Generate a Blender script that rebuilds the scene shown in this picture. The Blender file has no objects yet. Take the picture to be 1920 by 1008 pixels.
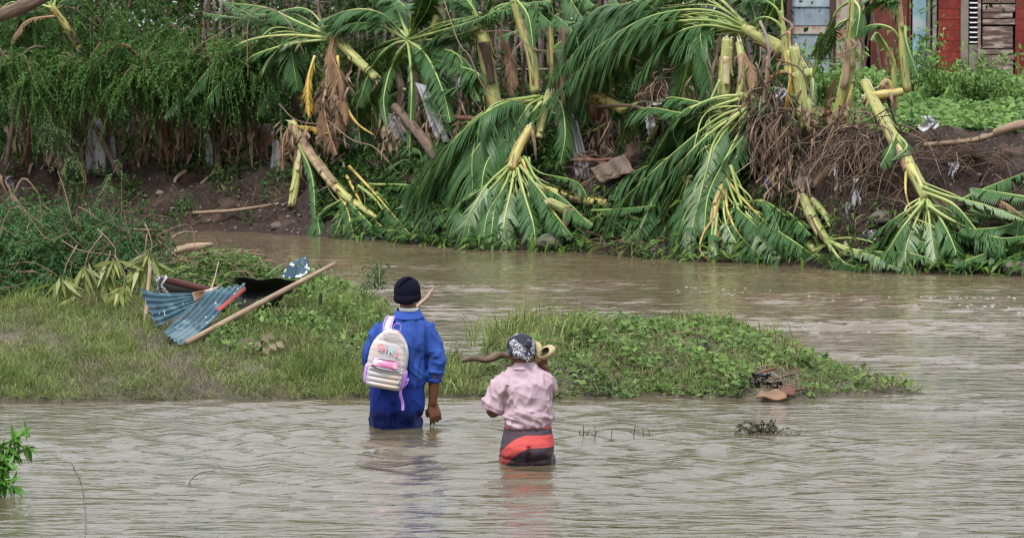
import bpy, math, random
import numpy as np
from mathutils import Vector, Matrix, noise

random.seed(11)
rng = np.random.default_rng(11)
C = bpy.context.scene.collection
S = bpy.context.scene
R = math.radians

# ------------------------------------------------------------------ camera, sky, sun, exposure
CAM_H, FPX = 2.6, 8000.0
PITCH = math.atan(458 / FPX)
cam = bpy.data.cameras.new('camera')
cam.lens = 150; cam.sensor_width = 36; cam.clip_start = 0.5; cam.clip_end = 2000
cam.dof.use_dof = True; cam.dof.focus_distance = 27.2; cam.dof.aperture_fstop = 13
co = bpy.data.objects.new('camera', cam); C.objects.link(co)
co.location = (0, 0, CAM_H); co.rotation_euler = (math.pi / 2 - PITCH, 0, 0)
S.camera = co

SUN_EL, SUN_AZ = R(62), R(200)      # azimuth clockwise from +Y
w = bpy.data.worlds.new('World'); S.world = w; w.use_nodes = True
nt = w.node_tree; nt.nodes.clear()
o_ = nt.nodes.new('ShaderNodeOutputWorld'); bg = nt.nodes.new('ShaderNodeBackground')
sky = nt.nodes.new('ShaderNodeTexSky'); sky.sky_type = 'NISHITA'; sky.sun_disc = False
sky.sun_elevation = SUN_EL; sky.sun_rotation = SUN_AZ; sky.dust_density = 4; sky.air_density = 1.5
hs = nt.nodes.new('ShaderNodeHueSaturation'); hs.inputs['Saturation'].default_value = 0.2
tc = nt.nodes.new('ShaderNodeTexCoord'); sx = nt.nodes.new('ShaderNodeSeparateXYZ')
nt.links.new(tc.outputs['Generated'], sx.inputs[0])
ns = nt.nodes.new('ShaderNodeTexNoise'); ns.inputs['Scale'].default_value = 2.2; ns.inputs['Detail'].default_value = 5
nt.links.new(tc.outputs['Generated'], ns.inputs['Vector'])
rmp = nt.nodes.new('ShaderNodeMapRange'); rmp.inputs['From Min'].default_value = 0.3; rmp.inputs['From Max'].default_value = 0.7
rmp.inputs['To Min'].default_value = 6.0; rmp.inputs['To Max'].default_value = 9.0
nt.links.new(ns.outputs['Fac'], rmp.inputs['Value'])
mr = nt.nodes.new('ShaderNodeMapRange'); mr.inputs['From Min'].default_value = 0; mr.inputs['From Max'].default_value = 1
mr.inputs['To Min'].default_value = 0.88; mr.inputs['To Max'].default_value = 1.6
nt.links.new(sx.outputs['Z'], mr.inputs['Value'])
mm = nt.nodes.new('ShaderNodeMath'); mm.operation = 'MULTIPLY'
nt.links.new(rmp.outputs[0], mm.inputs[0]); nt.links.new(mr.outputs[0], mm.inputs[1])
cl = nt.nodes.new('ShaderNodeVectorMath'); cl.operation = 'SCALE'; cl.inputs[0].default_value = (0.96, 1.0, 1.07)
nt.links.new(mm.outputs[0], cl.inputs['Scale'])
mx = nt.nodes.new('ShaderNodeMix'); mx.data_type = 'RGBA'; mx.inputs['Factor'].default_value = 0.8
nt.links.new(sky.outputs[0], hs.inputs['Color']); nt.links.new(hs.outputs[0], mx.inputs['A']); nt.links.new(cl.outputs[0], mx.inputs['B'])
nt.links.new(mx.outputs['Result'], bg.inputs['Color']); bg.inputs['Strength'].default_value = 0.070
nt.links.new(bg.outputs[0], o_.inputs['Surface'])

sl = bpy.data.lights.new('sun', 'SUN'); sl.energy = 1.5; sl.angle = R(12); sl.color = (1.0, 0.98, 0.95)
so = bpy.data.objects.new('sun', sl); C.objects.link(so)
sd = Vector((math.sin(SUN_AZ) * math.cos(SUN_EL), math.cos(SUN_AZ) * math.cos(SUN_EL), math.sin(SUN_EL)))
so.rotation_euler = sd.to_track_quat('Z', 'Y').to_euler(); so.location = (0, -5, 30)

S.view_settings.view_transform = 'Standard'; S.view_settings.look = 'None'
S.view_settings.gamma = 1; S.view_settings.exposure = 1.22; S.view_settings.use_curve_mapping = False
S.render.engine = 'CYCLES'
S.cycles.pixel_filter_type = 'BLACKMAN_HARRIS'; S.cycles.filter_width = 1.15; S.cycles.max_bounces = 6; S.cycles.transparent_max_bounces = 6; S.cycles.caustics_reflective = False

# ------------------------------------------------------------------ pixel -> world
cp, sp_ = math.cos(PITCH), math.sin(PITCH)
def P(px, py, Y):
    fx, fy = (px - 960) / FPX, (504 - py) / FPX
    d = np.array([fx, cp + fy * sp_, -sp_ + fy * cp])
    return np.array([0, 0, CAM_H]) + d * (Y / d[1])
def Wt(px, py, z=0.0):
    fx, fy = (px - 960) / FPX, (504 - py) / FPX
    d = np.array([fx, cp + fy * sp_, -sp_ + fy * cp])
    return np.array([0, 0, CAM_H]) + d * ((z - CAM_H) / d[2])
_bp = np.array([Wt(a, b) for a, b in ((0, 428), (330, 432), (560, 440), (640, 446), (860, 466), (1100, 474), (1300, 489), (1500, 499), (1700, 514), (1920, 516))])
def ybank(x):
    return np.interp(x, _bp[:, 0], _bp[:, 1]) + 0.12 * np.sin(np.asarray(x) * 3.1) + 0.07 * np.sin(np.asarray(x) * 7.7 + 1)
def F(px, py, d):
    """point on the ray of a pixel, d metres behind the far waterline"""
    Y = 48.0
    for _ in range(6):
        x = (px - 960) / FPX * Y
        Y = float(ybank(x)) + d
    return P(px, py, Y)

def vnoise(x, y, s=1.0, seed=0.0):
    x = np.asarray(x, float); y = np.asarray(y, float)
    return (np.sin(x * 1.7 * s + seed) * np.cos(y * 1.3 * s + seed * 2) + 0.5 * np.sin(x * 3.9 * s + 1.3 * y * s + seed)
            + 0.3 * np.sin(y * 7.1 * s - x * 2.2 * s + seed * 3) + 0.25 * np.sin(x * 9.7 * s + seed) * np.sin(y * 11.3 * s)) / 2.0
def sm(t): t = np.clip(t, 0, 1); return t * t * (3 - 2 * t)
def gz_far(x, y):
    x = np.asarray(x, float); y = np.asarray(y, float)
    d = y - ybank(x)
    top = np.interp(x, [-9, -3, 0, 2.0, 3.0, 8], [0.7, 0.8, 1.0, 1.3, 1.42, 1.42])
    wd = np.interp(x, [-9, -2, 1, 2.5, 8], [1.9, 1.9, 1.7, 2.0, 2.4])
    h = np.where(d < 0, d * 0.45, top * sm(d / wd) ** 0.8)
    h = h + np.clip(d - wd, 0, 60) * 0.012
    amp = np.clip(d * 0.6, 0, 1)
    h = h + amp * (0.07 * vnoise(x, y, 2.0, 1.0) + 0.05 * vnoise(x, y, 6.0, 4.0))
    return np.maximum(h, -0.95)
_X = [-9, -3.7, -1.6, -0.9, -0.56, -0.34, -0.04, 0.7, 1.7, 2.0, 2.25, 2.6, 2.95, 3.2]
def gz_near(x, y):
    x = np.asarray(x, float); y = np.asarray(y, float)
    yf = np.interp(x, _X, [29.2, 29.4, 29.5, 29.65, 29.7, 29.75, 29.7, 29.7, 29.65, 29.7, 29.75, 29.9, 30.05, 30.2]) + 0.10 * vnoise(x, x * 0 + 3, 2.4) + 0.04 * np.sin(x * 17)
    yb = np.interp(x, _X, [46, 44, 40, 35.0, 32.0, 31.8, 33.8, 34.6, 34.4, 33.6, 32.2, 31.2, 30.6, 30.4])
    Hh = np.interp(x, _X, [0.55, 0.48, 0.40, 0.22, 0.05, 0.05, 0.24, 0.27, 0.25, 0.19, 0.09, 0.03, -0.03, -0.06])
    t = (y - yf) / (yb - yf)
    s_ = np.sin(np.pi * np.clip(t, 0, 1)) ** 0.75
    inside = Hh * s_ + 0.06 * np.clip(s_ * 2, 0, 1) * vnoise(x, y, 3.5, 2.0) + 0.028 * np.clip(s_ * 2, 0, 1) * vnoise(x, y, 9, 5.0)
    out = -0.5 * np.where(t < 0, yf - y, y - yb)
    z = np.where((t > 0) & (t < 1), inside, np.maximum(out, -1.0))
    return np.where(x > 3.15, -1.0, z)

# ------------------------------------------------------------------ mesh building
ORG = {}
class MB:
    def __init__(s): s.v = []; s.q = []; s.t = []; s.c = []; s.l = []; s.n = 0
    def add(s, V, Q=None, T=None, tint=0.5, loc=None):
        V = np.asarray(V, float).reshape(-1, 3); s.v.append(V)
        s.c.append(np.broadcast_to(np.asarray(tint, float), (len(V),)).copy())
        s.l.append(V if loc is None else np.asarray(loc, float).reshape(-1, 3))
        if Q is not None and len(Q): s.q.append(np.asarray(Q, int).reshape(-1, 4) + s.n)
        if T is not None and len(T): s.t.append(np.asarray(T, int).reshape(-1, 3) + s.n)
        s.n += len(V)
    def mesh(s, name, origin, smooth=True):
        V = np.concatenate(s.v) - np.asarray(origin)
        q = np.concatenate(s.q) if s.q else np.zeros((0, 4), int)
        t = np.concatenate(s.t) if s.t else np.zeros((0, 3), int)
        me = bpy.data.meshes.new(name)
        me.vertices.add(len(V)); me.vertices.foreach_set('co', V.ravel())
        me.loops.add(q.size + t.size); me.loops.foreach_set('vertex_index', np.concatenate([q.ravel(), t.ravel()]).astype(np.int32))
        me.polygons.add(len(q) + len(t))
        me.polygons.foreach_set('loop_start', np.concatenate([np.arange(len(q)) * 4, q.size + np.arange(len(t)) * 3]).astype(np.int32))
        me.polygons.foreach_set('use_smooth', np.full(len(q) + len(t), bool(smooth)))
        me.update(calc_edges=True)
        a = me.attributes.new('tint', 'FLOAT', 'POINT'); a.data.foreach_set('value', np.concatenate(s.c))
        a = me.attributes.new('loc', 'FLOAT_VECTOR', 'POINT'); a.data.foreach_set('vector', np.concatenate(s.l).ravel())
        return me
    def build(s, name, mat, parent=None, smooth=True, origin=None):
        if s.n == 0: return None
        if parent is not None: origin = ORG[parent.name]
        elif origin is None:
            V = np.concatenate(s.v); origin = np.array([V[:, 0].mean(), V[:, 1].mean(), V[:, 2].min()])
        o = bpy.data.objects.new(name, s.mesh(name, origin, smooth)); C.objects.link(o)
        o.data.materials.append(mat)
        if parent is not None: o.parent = parent
        else: o.location = tuple(origin)
        ORG[o.name] = np.asarray(origin)
        return o
def thing(name, loc, label, cat, group=None):
    o = bpy.data.objects.new(name, None); C.objects.link(o); o.location = tuple(float(a) for a in loc)
    o.empty_display_size = 0.2
    ORG[o.name] = np.asarray(loc, float); tag(o, label, cat, group); return o
def tag(o, label=None, cat=None, group=None, kind=None):
    if label: o['label'] = label
    if cat: o['category'] = cat
    if group: o['group'] = group
    if kind: o['kind'] = kind
    return o
def nrm(a):
    a = np.asarray(a, float); return a / np.maximum(np.linalg.norm(a, axis=-1, keepdims=True), 1e-9)
def cr(pts, n):
    p = np.asarray(pts, float)
    if len(p) == 2: return p[0] + (p[1] - p[0]) * np.linspace(0, 1, n)[:, None]
    e = np.vstack([2 * p[0] - p[1], p, 2 * p[-1] - p[-2]])
    u = np.linspace(0, len(p) - 1 - 1e-6, n); i = u.astype(int); f = (u - i)[:, None]
    a, b, c, d = e[i], e[i + 1], e[i + 2], e[i + 3]
    return 0.5 * (2 * b + (c - a) * f + (2 * a - 5 * b + 4 * c - d) * f ** 2 + (3 * b - 3 * c + d - a) * f ** 3)
def frames(p, ref=None):
    T = nrm(np.gradient(p, axis=0)); U = np.zeros_like(p)
    r = np.array([0.0, 1.0, 0.0]) if ref is None else np.asarray(ref, float)
    if abs(np.dot(T[0], r)) > 0.9: r = np.array([1.0, 0, 0])
    u = nrm(r - T[0] * np.dot(r, T[0])); U[0] = u
    for i in range(1, len(p)):
        u = u - T[i] * np.dot(u, T[i]); u = nrm(u); U[i] = u
    return T, U, np.cross(T, U)
def tube(mb, pts, rad, seg=7, tint=0.5, cap=True, jit=0.0, rb=None, ref=None, start=0.0):
    p = np.asarray(pts, float); n = len(p); T, U, V = frames(p, ref)
    r = np.broadcast_to(np.asarray(rad, float), (n,)) if np.ndim(rad) < 1 else np.interp(np.linspace(0, 1, n), np.linspace(0, 1, len(rad)), rad)
    r2 = r if rb is None else (np.broadcast_to(np.asarray(rb, float), (n,)) if np.ndim(rb) < 1 else np.interp(np.linspace(0, 1, n), np.linspace(0, 1, len(rb)), rb))
    a = np.linspace(0, 2 * np.pi, seg, endpoint=False)
    j = 1 + jit * rng.normal(size=(n, seg)) if jit else 1.0
    ring = p[:, None] + ((r[:, None] * np.cos(a)) * j)[..., None] * U[:, None] + ((r2[:, None] * np.sin(a)) * j)[..., None] * V[:, None]
    s_ = start + np.concatenate([[0], np.cumsum(np.linalg.norm(np.diff(p, axis=0), axis=1))])
    loc = np.stack([np.broadcast_to(np.cos(a) * r.max(), (n, seg)), np.broadcast_to(np.sin(a) * r.max(), (n, seg)), np.broadcast_to(s_[:, None], (n, seg))], -1)
    i = np.arange(n - 1)[:, None] * seg; k = np.arange(seg); k2 = (k + 1) % seg
    Q = np.stack([i + k, i + k2, i + seg + k2, i + seg + k], -1).reshape(-1, 4)
    Vv = ring.reshape(-1, 3); L = loc.reshape(-1, 3); Tt = []
    if cap:
        m = len(Vv); Vv = np.vstack([Vv, p[0], p[-1]]); L = np.vstack([L, [0, 0, s_[0]], [0, 0, s_[-1]]])
        Tt = [(m, k2[x], x) for x in range(seg)] + [(m + 1, (n - 1) * seg + x, (n - 1) * seg + k2[x]) for x in range(seg)]
    mb.add(Vv, Q, Tt, tint, L)
def loft(mb, secs, seg=28, tint=0.5, sub=4):
    """sections (x,y,z,rx,ry,exponent) stacked"""
    s_ = np.array([list(q) + [2.0] * (6 - len(q)) for q in secs], float)
    s_ = cr(s_, (len(s_) - 1) * sub + 1); n = len(s_)
    a = np.linspace(0, 2 * np.pi, seg, endpoint=False); c, s2 = np.cos(a), np.sin(a)
    e = 2 / s_[:, 5:6]
    X = s_[:, 0:1] + s_[:, 3:4] * np.sign(c) * np.abs(c) ** e; Y = s_[:, 1:2] + s_[:, 4:5] * np.sign(s2) * np.abs(s2) ** e
    V = np.stack([X, Y, np.broadcast_to(s_[:, 2:3], X.shape)], -1).reshape(-1, 3)
    i = np.arange(n - 1)[:, None] * seg; k = np.arange(seg); k2 = (k + 1) % seg
    Q = np.stack([i + k, i + k2, i + seg + k2, i + seg + k], -1).reshape(-1, 4)
    m = len(V); V = np.vstack([V, s_[0, :3], s_[-1, :3]])
    T = [(m, k2[x], x) for x in range(seg)] + [(m + 1, (n - 1) * seg + x, (n - 1) * seg + k2[x]) for x in range(seg)]
    mb.add(V, Q, T, tint)
def ell(mb, c, r, rot=(0, 0, 0), seg=16, tint=0.5):
    th = np.linspace(0, np.pi, seg // 2 + 1); ph = np.linspace(0, 2 * np.pi, seg, endpoint=False)
    T_, Ph = np.meshgrid(th, ph, indexing='ij')
    V = np.stack([np.sin(T_) * np.cos(Ph) * r[0], np.sin(T_) * np.sin(Ph) * r[1], np.cos(T_) * r[2]], -1).reshape(-1, 3)
    from mathutils import Euler
    M_ = np.array(Euler(rot).to_matrix()); V = V @ M_.T + np.asarray(c)
    n = len(th); i = np.arange(n - 1)[:, None] * seg; k = np.arange(seg); k2 = (k + 1) % seg
    mb.add(V, np.stack([i + k, i + seg + k, i + seg + k2, i + k2], -1).reshape(-1, 4), None, tint)
def surf(mb, G, thick=0.004, tint=0.5, loc=None):
    """grid of points (nu,nv,3) thickened into a closed sheet"""
    nu, nv = G.shape[:2]
    N = nrm(np.cross(np.gradient(G, axis=0), np.gradient(G, axis=1)))
    A = (G + N * thick / 2).reshape(-1, 3); B = (G - N * thick / 2).reshape(-1, 3); m = nu * nv
    i = (np.arange(nu - 1)[:, None] * nv + np.arange(nv - 1)).ravel()
    Q1 = np.stack([i, i + nv, i + nv + 1, i + 1], -1); Q2 = np.stack([i, i + 1, i + nv + 1, i + nv], -1) + m
    E = []
    for a in range(nv - 1): E += [(a, a + 1, m + a + 1, m + a), ((nu - 1) * nv + a + 1, (nu - 1) * nv + a, m + (nu - 1) * nv + a, m + (nu - 1) * nv + a + 1)]
    for a in range(nu - 1): E += [((a + 1) * nv, a * nv, m + a * nv, m + (a + 1) * nv), (a * nv + nv - 1, (a + 1) * nv + nv - 1, m + (a + 1) * nv + nv - 1, m + a * nv + nv - 1)]
    uv = np.stack(np.meshgrid(np.linspace(0, 1, nu), np.linspace(0, 1, nv), indexing='ij') + [np.zeros((nu, nv))], -1).reshape(-1, 3)
    mb.add(np.vstack([A, B]), np.vstack([Q1, Q2, np.array(E)]), None, tint, np.vstack([uv, uv]))
def bilin(c00, c10, c11, c01, nu, nv):
    u = np.linspace(0, 1, nu)[:, None, None]; v = np.linspace(0, 1, nv)[None, :, None]
    c00, c10, c11, c01 = [np.asarray(c, float) for c in (c00, c10, c11, c01)]
    return c00 * (1 - u) * (1 - v) + c10 * u * (1 - v) + c11 * u * v + c01 * (1 - u) * v
def box(mb, a, b, tint=0.5):
    a = np.minimum(a, b); b2 = np.maximum(a, b)
    (x0, y0, z0), (x1, y1, z1) = a, np.asarray(b2)
    V = [(x0, y0, z0), (x1, y0, z0), (x1, y1, z0), (x0, y1, z0), (x0, y0, z1), (x1, y0, z1), (x1, y1, z1), (x0, y1, z1)]
    mb.add(V, [(0, 3, 2, 1), (4, 5, 6, 7), (0, 1, 5, 4), (1, 2, 6, 5), (2, 3, 7, 6), (3, 0, 4, 7)], None, tint)
def leafs(mb, pos, d, nm, L, Wd, tint, fold=0.15):
    pos = np.asarray(pos); d = nrm(d); s_ = nrm(np.cross(d, nm)); nn = np.cross(s_, d)
    L = np.broadcast_to(L, (len(pos),))[:, None]; Wd = np.broadcast_to(Wd, (len(pos),))[:, None]
    m = pos + d * L * 0.42
    V = np.stack([pos, m + s_ * Wd / 2 + nn * L * fold * .5, pos + d * L - nn * L * fold, m - s_ * Wd / 2 + nn * L * fold * .5], 1)
    n = len(pos); Q = np.arange(n)[:, None] * 4 + np.array([0, 1, 2, 3])
    mb.add(V, Q, None, np.repeat(np.broadcast_to(tint, (n,)), 4))
def blades(mb, pos, h, wd, lean, tint):
    """pos (n,3), lean (n,2) horizontal offset of the tip"""
    pos = np.asarray(pos); n = len(pos); h = np.asarray(h)[:, None]; wd = np.broadcast_to(wd, (n,))[:, None]
    a = rng.uniform(0, np.pi, n); s_ = np.stack([np.cos(a), np.sin(a), 0 * a], -1)
    ln = np.column_stack([lean, np.zeros(n)])
    z = np.array([0, 0, 1.0]); droop = np.linalg.norm(ln, axis=1)[:, None]
    m = pos + z * h * 0.6 + ln * 0.3; t = pos + z * np.maximum(h - droop * 0.35, h * 0.25) + ln
    V = np.stack([pos - s_ * wd / 2, pos + s_ * wd / 2, m + s_ * wd * .4, m - s_ * wd * .4, t], 1)
    b = np.arange(n)[:, None] * 5
    mb.add(V, b + np.array([0, 1, 2, 3]), b + np.array([3, 2, 4]), np.repeat(np.broadcast_to(tint, (n,)), 5))
def sprays(mb, mbs, P0, D, L, droop, M_=9, leafL=0.07, leafW=0.03, tint=None, stem_r=0.003, spread=0.8):
    P0 = np.asarray(P0, float); D = nrm(D); n = len(P0); L = np.broadcast_to(L, (n,)); droop = np.broadcast_to(droop, (n,))
    t = np.linspace(0.12, 1, M_)[None, :, None]
    Z = np.array([0, 0, -1.0]); p = P0[:, None] + D[:, None] * (L[:, None, None] * t) + Z * (droop * L)[:, None, None] * t ** 1.8
    tg = nrm(D[:, None] * L[:, None, None] + Z * (droop * L)[:, None, None] * 1.8 * t ** 0.8)
    sd_ = nrm(np.cross(tg, Z) + rng.normal(0, 0.25, tg.shape))
    if tint is None: tint = rng.uniform(0, 1, n)
    tt = np.repeat(np.asarray(tint), M_)
    for s_ in (-1, 1):
        d = (sd_ * s_ * spread + tg * 0.6 + rng.normal(0, 0.12, tg.shape)).reshape(-1, 3)
        k = len(d)
        leafs(mb, p.reshape(-1, 3), d, np.tile([0, 0, 1.0], (k, 1)) + rng.normal(0, .35, (k, 3)), leafL * rng.uniform(.7, 1.25, k), leafW * rng.uniform(.8, 1.2, k), np.clip(tt + rng.normal(0, .12, k), 0, 1))
    if mbs is not None:
        # thin flat stalks
        wv = np.cross(tg, Z) ; wv = nrm(wv) * stem_r
        a = p - wv; b = p + wv
        V = np.stack([a, b], 2).reshape(n, -1, 3)
        i = np.arange(M_ - 1) * 2; q = np.stack([i, i + 1, i + 3, i + 2], -1)
        mbs.add(V.reshape(-1, 3), (np.arange(n)[:, None, None] * M_ * 2 + q[None]).reshape(-1, 4), None, 0.5)

# ------------------------------------------------------------------ materials
def mat(name, c1, c2=None, rough=0.6, patch=None, pscale=6, pfac=(0.5, 0.65), bump=0.0, bscale=30, transl=0.0, spec=0.4, metal=0.0,
        coord='Object', stretch=(1, 1, 1), back=None, coat=0.0, nvar=0.2, nscale=3.0, patch2=None, p2scale=14, p2fac=(.6, .68), ior=1.45):
    m = bpy.data.materials.new(name); m.use_nodes = True; N = m.node_tree.nodes; Lk = m.node_tree.links; N.clear()
    out = N.new('ShaderNodeOutputMaterial'); b = N.new('ShaderNodeBsdfPrincipled')
    b.inputs['Roughness'].default_value = rough; b.inputs['Metallic'].default_value = metal
    b.inputs['Specular IOR Level'].default_value = spec; b.inputs['IOR'].default_value = ior; b.inputs['Coat Weight'].default_value = coat
    if coord == 'loc':
        a = N.new('ShaderNodeAttribute'); a.attribute_name = 'loc'; src = a.outputs['Vector']
    else: src = N.new('ShaderNodeTexCoord').outputs['Object']
    mp = N.new('ShaderNodeMapping'); mp.inputs['Scale'].default_value = stretch; Lk.new(src, mp.inputs['Vector'])
    at = N.new('ShaderNodeAttribute'); at.attribute_name = 'tint'
    def mix(f, A, B):
        x = N.new('ShaderNodeMix'); x.data_type = 'RGBA'
        if isinstance(f, (int, float)): x.inputs['Factor'].default_value = f
        else: Lk.new(f, x.inputs['Factor'])
        for k, q in (('A', A), ('B', B)):
            if isinstance(q, tuple): x.inputs[k].default_value = (*q, 1)
            else: Lk.new(q, x.inputs[k])
        return x.outputs['Result']
    def noisef(sc, lo, hi, det=5, off=0):
        n_ = N.new('ShaderNodeTexNoise'); n_.inputs['Scale'].default_value = sc; n_.inputs['Detail'].default_value = det
        Lk.new(mp.outputs[0], n_.inputs['Vector'])
        r_ = N.new('ShaderNodeMapRange'); r_.inputs['From Min'].default_value = lo; r_.inputs['From Max'].default_value = hi
        Lk.new(n_.outputs['Fac'], r_.inputs['Value']); return r_.outputs[0]
    c2 = c2 or tuple(min(1, x * 1.35) for x in c1)
    col = mix(at.outputs['Fac'], c1, c2)
    if nvar:
        dk = N.new('ShaderNodeHueSaturation'); dk.inputs['Value'].default_value = 1 - nvar * 2; Lk.new(col, dk.inputs['Color'])
        col = mix(noisef(nscale, 0.3, 0.7), dk.outputs[0], col)
    if patch: col = mix(noisef(pscale, *pfac), col, patch)
    if patch2: col = mix(noisef(p2scale, *p2fac, det=8), col, patch2)
    if back:
        g = N.new('ShaderNodeNewGeometry'); col = mix(g.outputs['Backfacing'], col, back)
    Lk.new(col, b.inputs['Base Color'])
    if bump:
        n_ = N.new('ShaderNodeTexNoise'); n_.inputs['Scale'].default_value = bscale; n_.inputs['Detail'].default_value = 6; Lk.new(mp.outputs[0], n_.inputs['Vector'])
        bm = N.new('ShaderNodeBump'); bm.inputs['Strength'].default_value = 0.8; bm.inputs['Distance'].default_value = bump
        Lk.new(n_.outputs['Fac'], bm.inputs['Height']); Lk.new(bm.outputs[0], b.inputs['Normal'])
    if transl:
        t_ = N.new('ShaderNodeBsdfTranslucent'); Lk.new(col, t_.inputs['Color']); x = N.new('ShaderNodeMixShader'); x.inputs[0].default_value = transl
        Lk.new(b.outputs[0], x.inputs[1]); Lk.new(t_.outputs[0], x.inputs[2]); Lk.new(x.outputs[0], out.inputs['Surface'])
    else: Lk.new(b.outputs[0], out.inputs['Surface'])
    return m
M = {}
M['soil'] = mat('soil', (0.026, 0.014, 0.010), rough=0.85, patch=(0.058, 0.034, 0.024), pscale=2.5, bump=0.05, bscale=9, nvar=.3, nscale=12, patch2=(0.11, 0.08, 0.06), p2scale=30, p2fac=(.62, .7))
M['mud'] = mat('mud', (0.062, 0.050, 0.033), rough=0.7, patch=(0.13, 0.105, 0.078), pscale=3, bump=0.03, bscale=14, nvar=.25, nscale=9, spec=.5)
M['grass'] = mat('grass', (0.09, 0.15, 0.03), (0.33, 0.38, 0.13), rough=0.55, transl=0.3, nvar=.12, nscale=2, patch=(.20, .185, .095), pscale=1.6, pfac=(.54, .76), spec=.14)
M['drygrass'] = mat('dry grass', (0.16, 0.135, 0.085), (0.30, 0.26, 0.17), rough=0.7, transl=0.2)
M['vine'] = mat('vine leaf', (0.035, 0.085, 0.016), (0.20, 0.30, 0.085), rough=0.42, transl=0.3, nvar=.1, spec=.14)
M['vinefar'] = mat('far vine leaf', (0.06, 0.15, 0.028), (0.24, 0.38, 0.11), rough=0.4, transl=0.3, nvar=.15, spec=.14)
M['feather'] = mat('feathery leaf', (0.024, 0.080, 0.016), (0.13, 0.235, 0.055), rough=0.5, transl=0.3, nvar=.2, nscale=1.2, spec=.14)
M['feather_near'] = mat('wilting feathery leaf', (0.035, 0.10, 0.035), (0.11, 0.21, 0.065), rough=0.5, transl=0.3, nvar=.15, spec=.14)
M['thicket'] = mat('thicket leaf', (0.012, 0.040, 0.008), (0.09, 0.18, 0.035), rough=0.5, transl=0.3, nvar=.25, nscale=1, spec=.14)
M['strap'] = mat('strap leaf', (0.16, 0.22, 0.05), (0.36, 0.38, 0.11), rough=0.4, transl=0.3)
M['blade'] = mat('banana blade', (0.018, 0.062, 0.012), (0.135, 0.225, 0.040), rough=0.38, transl=0.25, back=(0.055, 0.13, 0.04), patch=(.20, .17, .045), pscale=4.5, pfac=(.66, .72), spec=.22, nvar=.15)
M['bladepale'] = mat('pale banana blade', (0.10, 0.19, 0.055), (0.22, 0.30, 0.10), rough=0.4, transl=0.3, back=(0.20, 0.28, 0.15))
M['bladeyel'] = mat('yellow banana blade', (0.50, 0.26, 0.03), (0.62, 0.38, 0.06), rough=0.5, transl=0.25, patch=(.22, .12, .03))
M['bladedead'] = mat('dead banana blade', (0.16, 0.085, 0.04), (0.34, 0.21, 0.12), rough=0.75, transl=0.15, nvar=.25, nscale=8)
M['rib'] = mat('banana midrib', (0.20, 0.30, 0.075), (0.42, 0.47, 0.17), rough=0.4, coord='loc', stretch=(8, 8, 1), patch=(0.46, 0.47, 0.17), pscale=3, nvar=.12)
M['ribyel'] = mat('yellow banana midrib', (0.50, 0.38, 0.09), (0.62, 0.50, 0.15), rough=0.45, patch=(.22, .12, .05), pscale=4)
M['ribdead'] = mat('dead banana midrib', (0.22, 0.12, 0.06), (0.36, 0.23, 0.13), rough=0.7)
M['pstem'] = mat('banana stem', (0.25, 0.30, 0.10), (0.40, 0.43, 0.15), rough=0.42, coord='loc', stretch=(7, 7, 1.0), patch=(0.44, 0.39, 0.14), pscale=2.6, pfac=(.45, .6), patch2=(0.11, 0.05, 0.03), p2scale=3.4, p2fac=(.58, .66), nvar=.2, nscale=9, bump=.004, bscale=12)
M['pstemyel'] = mat('yellow banana stem', (0.40, 0.33, 0.10), (0.52, 0.42, 0.14), rough=0.45, coord='loc', stretch=(5, 5, 1.4), patch=(0.34, 0.36, 0.11), pscale=3, patch2=(0.13, 0.06, 0.035), p2scale=4.5, p2fac=(.53, .62), nvar=.2, nscale=9, bump=.004, bscale=12)
M['sheath'] = mat('peeled sheath', (0.34, 0.27, 0.15), (0.52, 0.44, 0.26), rough=0.6, nvar=.2, nscale=10, patch=(.2, .1, .05))
M['husk'] = mat('dry husk', (0.10, 0.058, 0.038), (0.36, 0.25, 0.17), rough=0.8, nvar=.25, nscale=10)
M['fibre'] = mat('root fibre', (0.04, 0.025, 0.017), (0.24, 0.165, 0.11), rough=0.85)
M['cut'] = mat('pale cut pith', (0.44, 0.43, 0.25), (.55, .52, .36), rough=.6)
M['bark'] = mat('bark', (0.13, 0.083, 0.058), (0.22, 0.15, 0.108), rough=0.85, coord='loc', stretch=(4, 4, 1), bump=.01, bscale=16, nvar=.3, nscale=9)
M['barkred'] = mat('reddish bark', (0.16, 0.075, 0.05), (0.25, 0.125, 0.08), rough=0.85, coord='loc', stretch=(4, 4, 1), bump=.01, bscale=16, nvar=.3, nscale=9)
M['wood'] = mat('pale weathered wood', (0.26, 0.18, 0.12), (0.42, 0.31, 0.21), rough=0.7, coord='loc', stretch=(8, 8, 1), bump=.003, bscale=12, nvar=.2, nscale=7, patch=(.19, .12, .08), pscale=5)
M['stake'] = mat('grey stake', (0.15, 0.115, 0.10), (0.28, 0.23, 0.20), rough=0.85, nvar=.25, nscale=7)
M['twig'] = mat('twig', (0.14, 0.08, 0.052), (0.33, 0.215, 0.15), rough=0.8)
M['greentwig'] = mat('green twig', (0.12, 0.15, 0.05), (0.2, 0.22, 0.09), rough=0.6)
M['zinc'] = mat('weathered zinc', (0.20, 0.205, 0.21), (0.34, 0.345, 0.35), rough=0.55, metal=.3, patch=(.16, .11, .085), pscale=4, pfac=(.55, .68), nvar=.2)
M['brownsheet'] = mat('brown weathered sheet', (0.16, 0.115, 0.085), (0.22, 0.165, 0.125), rough=.7, patch=(.10, .06, .04), pscale=6, nvar=.25)
M['zincblue'] = mat('pale blue sheet', (0.27, 0.36, 0.42), (0.38, 0.46, 0.50), rough=0.5, metal=.2, patch=(.30, .33, .35), pscale=6, nvar=.15, nscale=5, patch2=(.2, .09, .05), p2scale=9, p2fac=(.64, .7))
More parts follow.
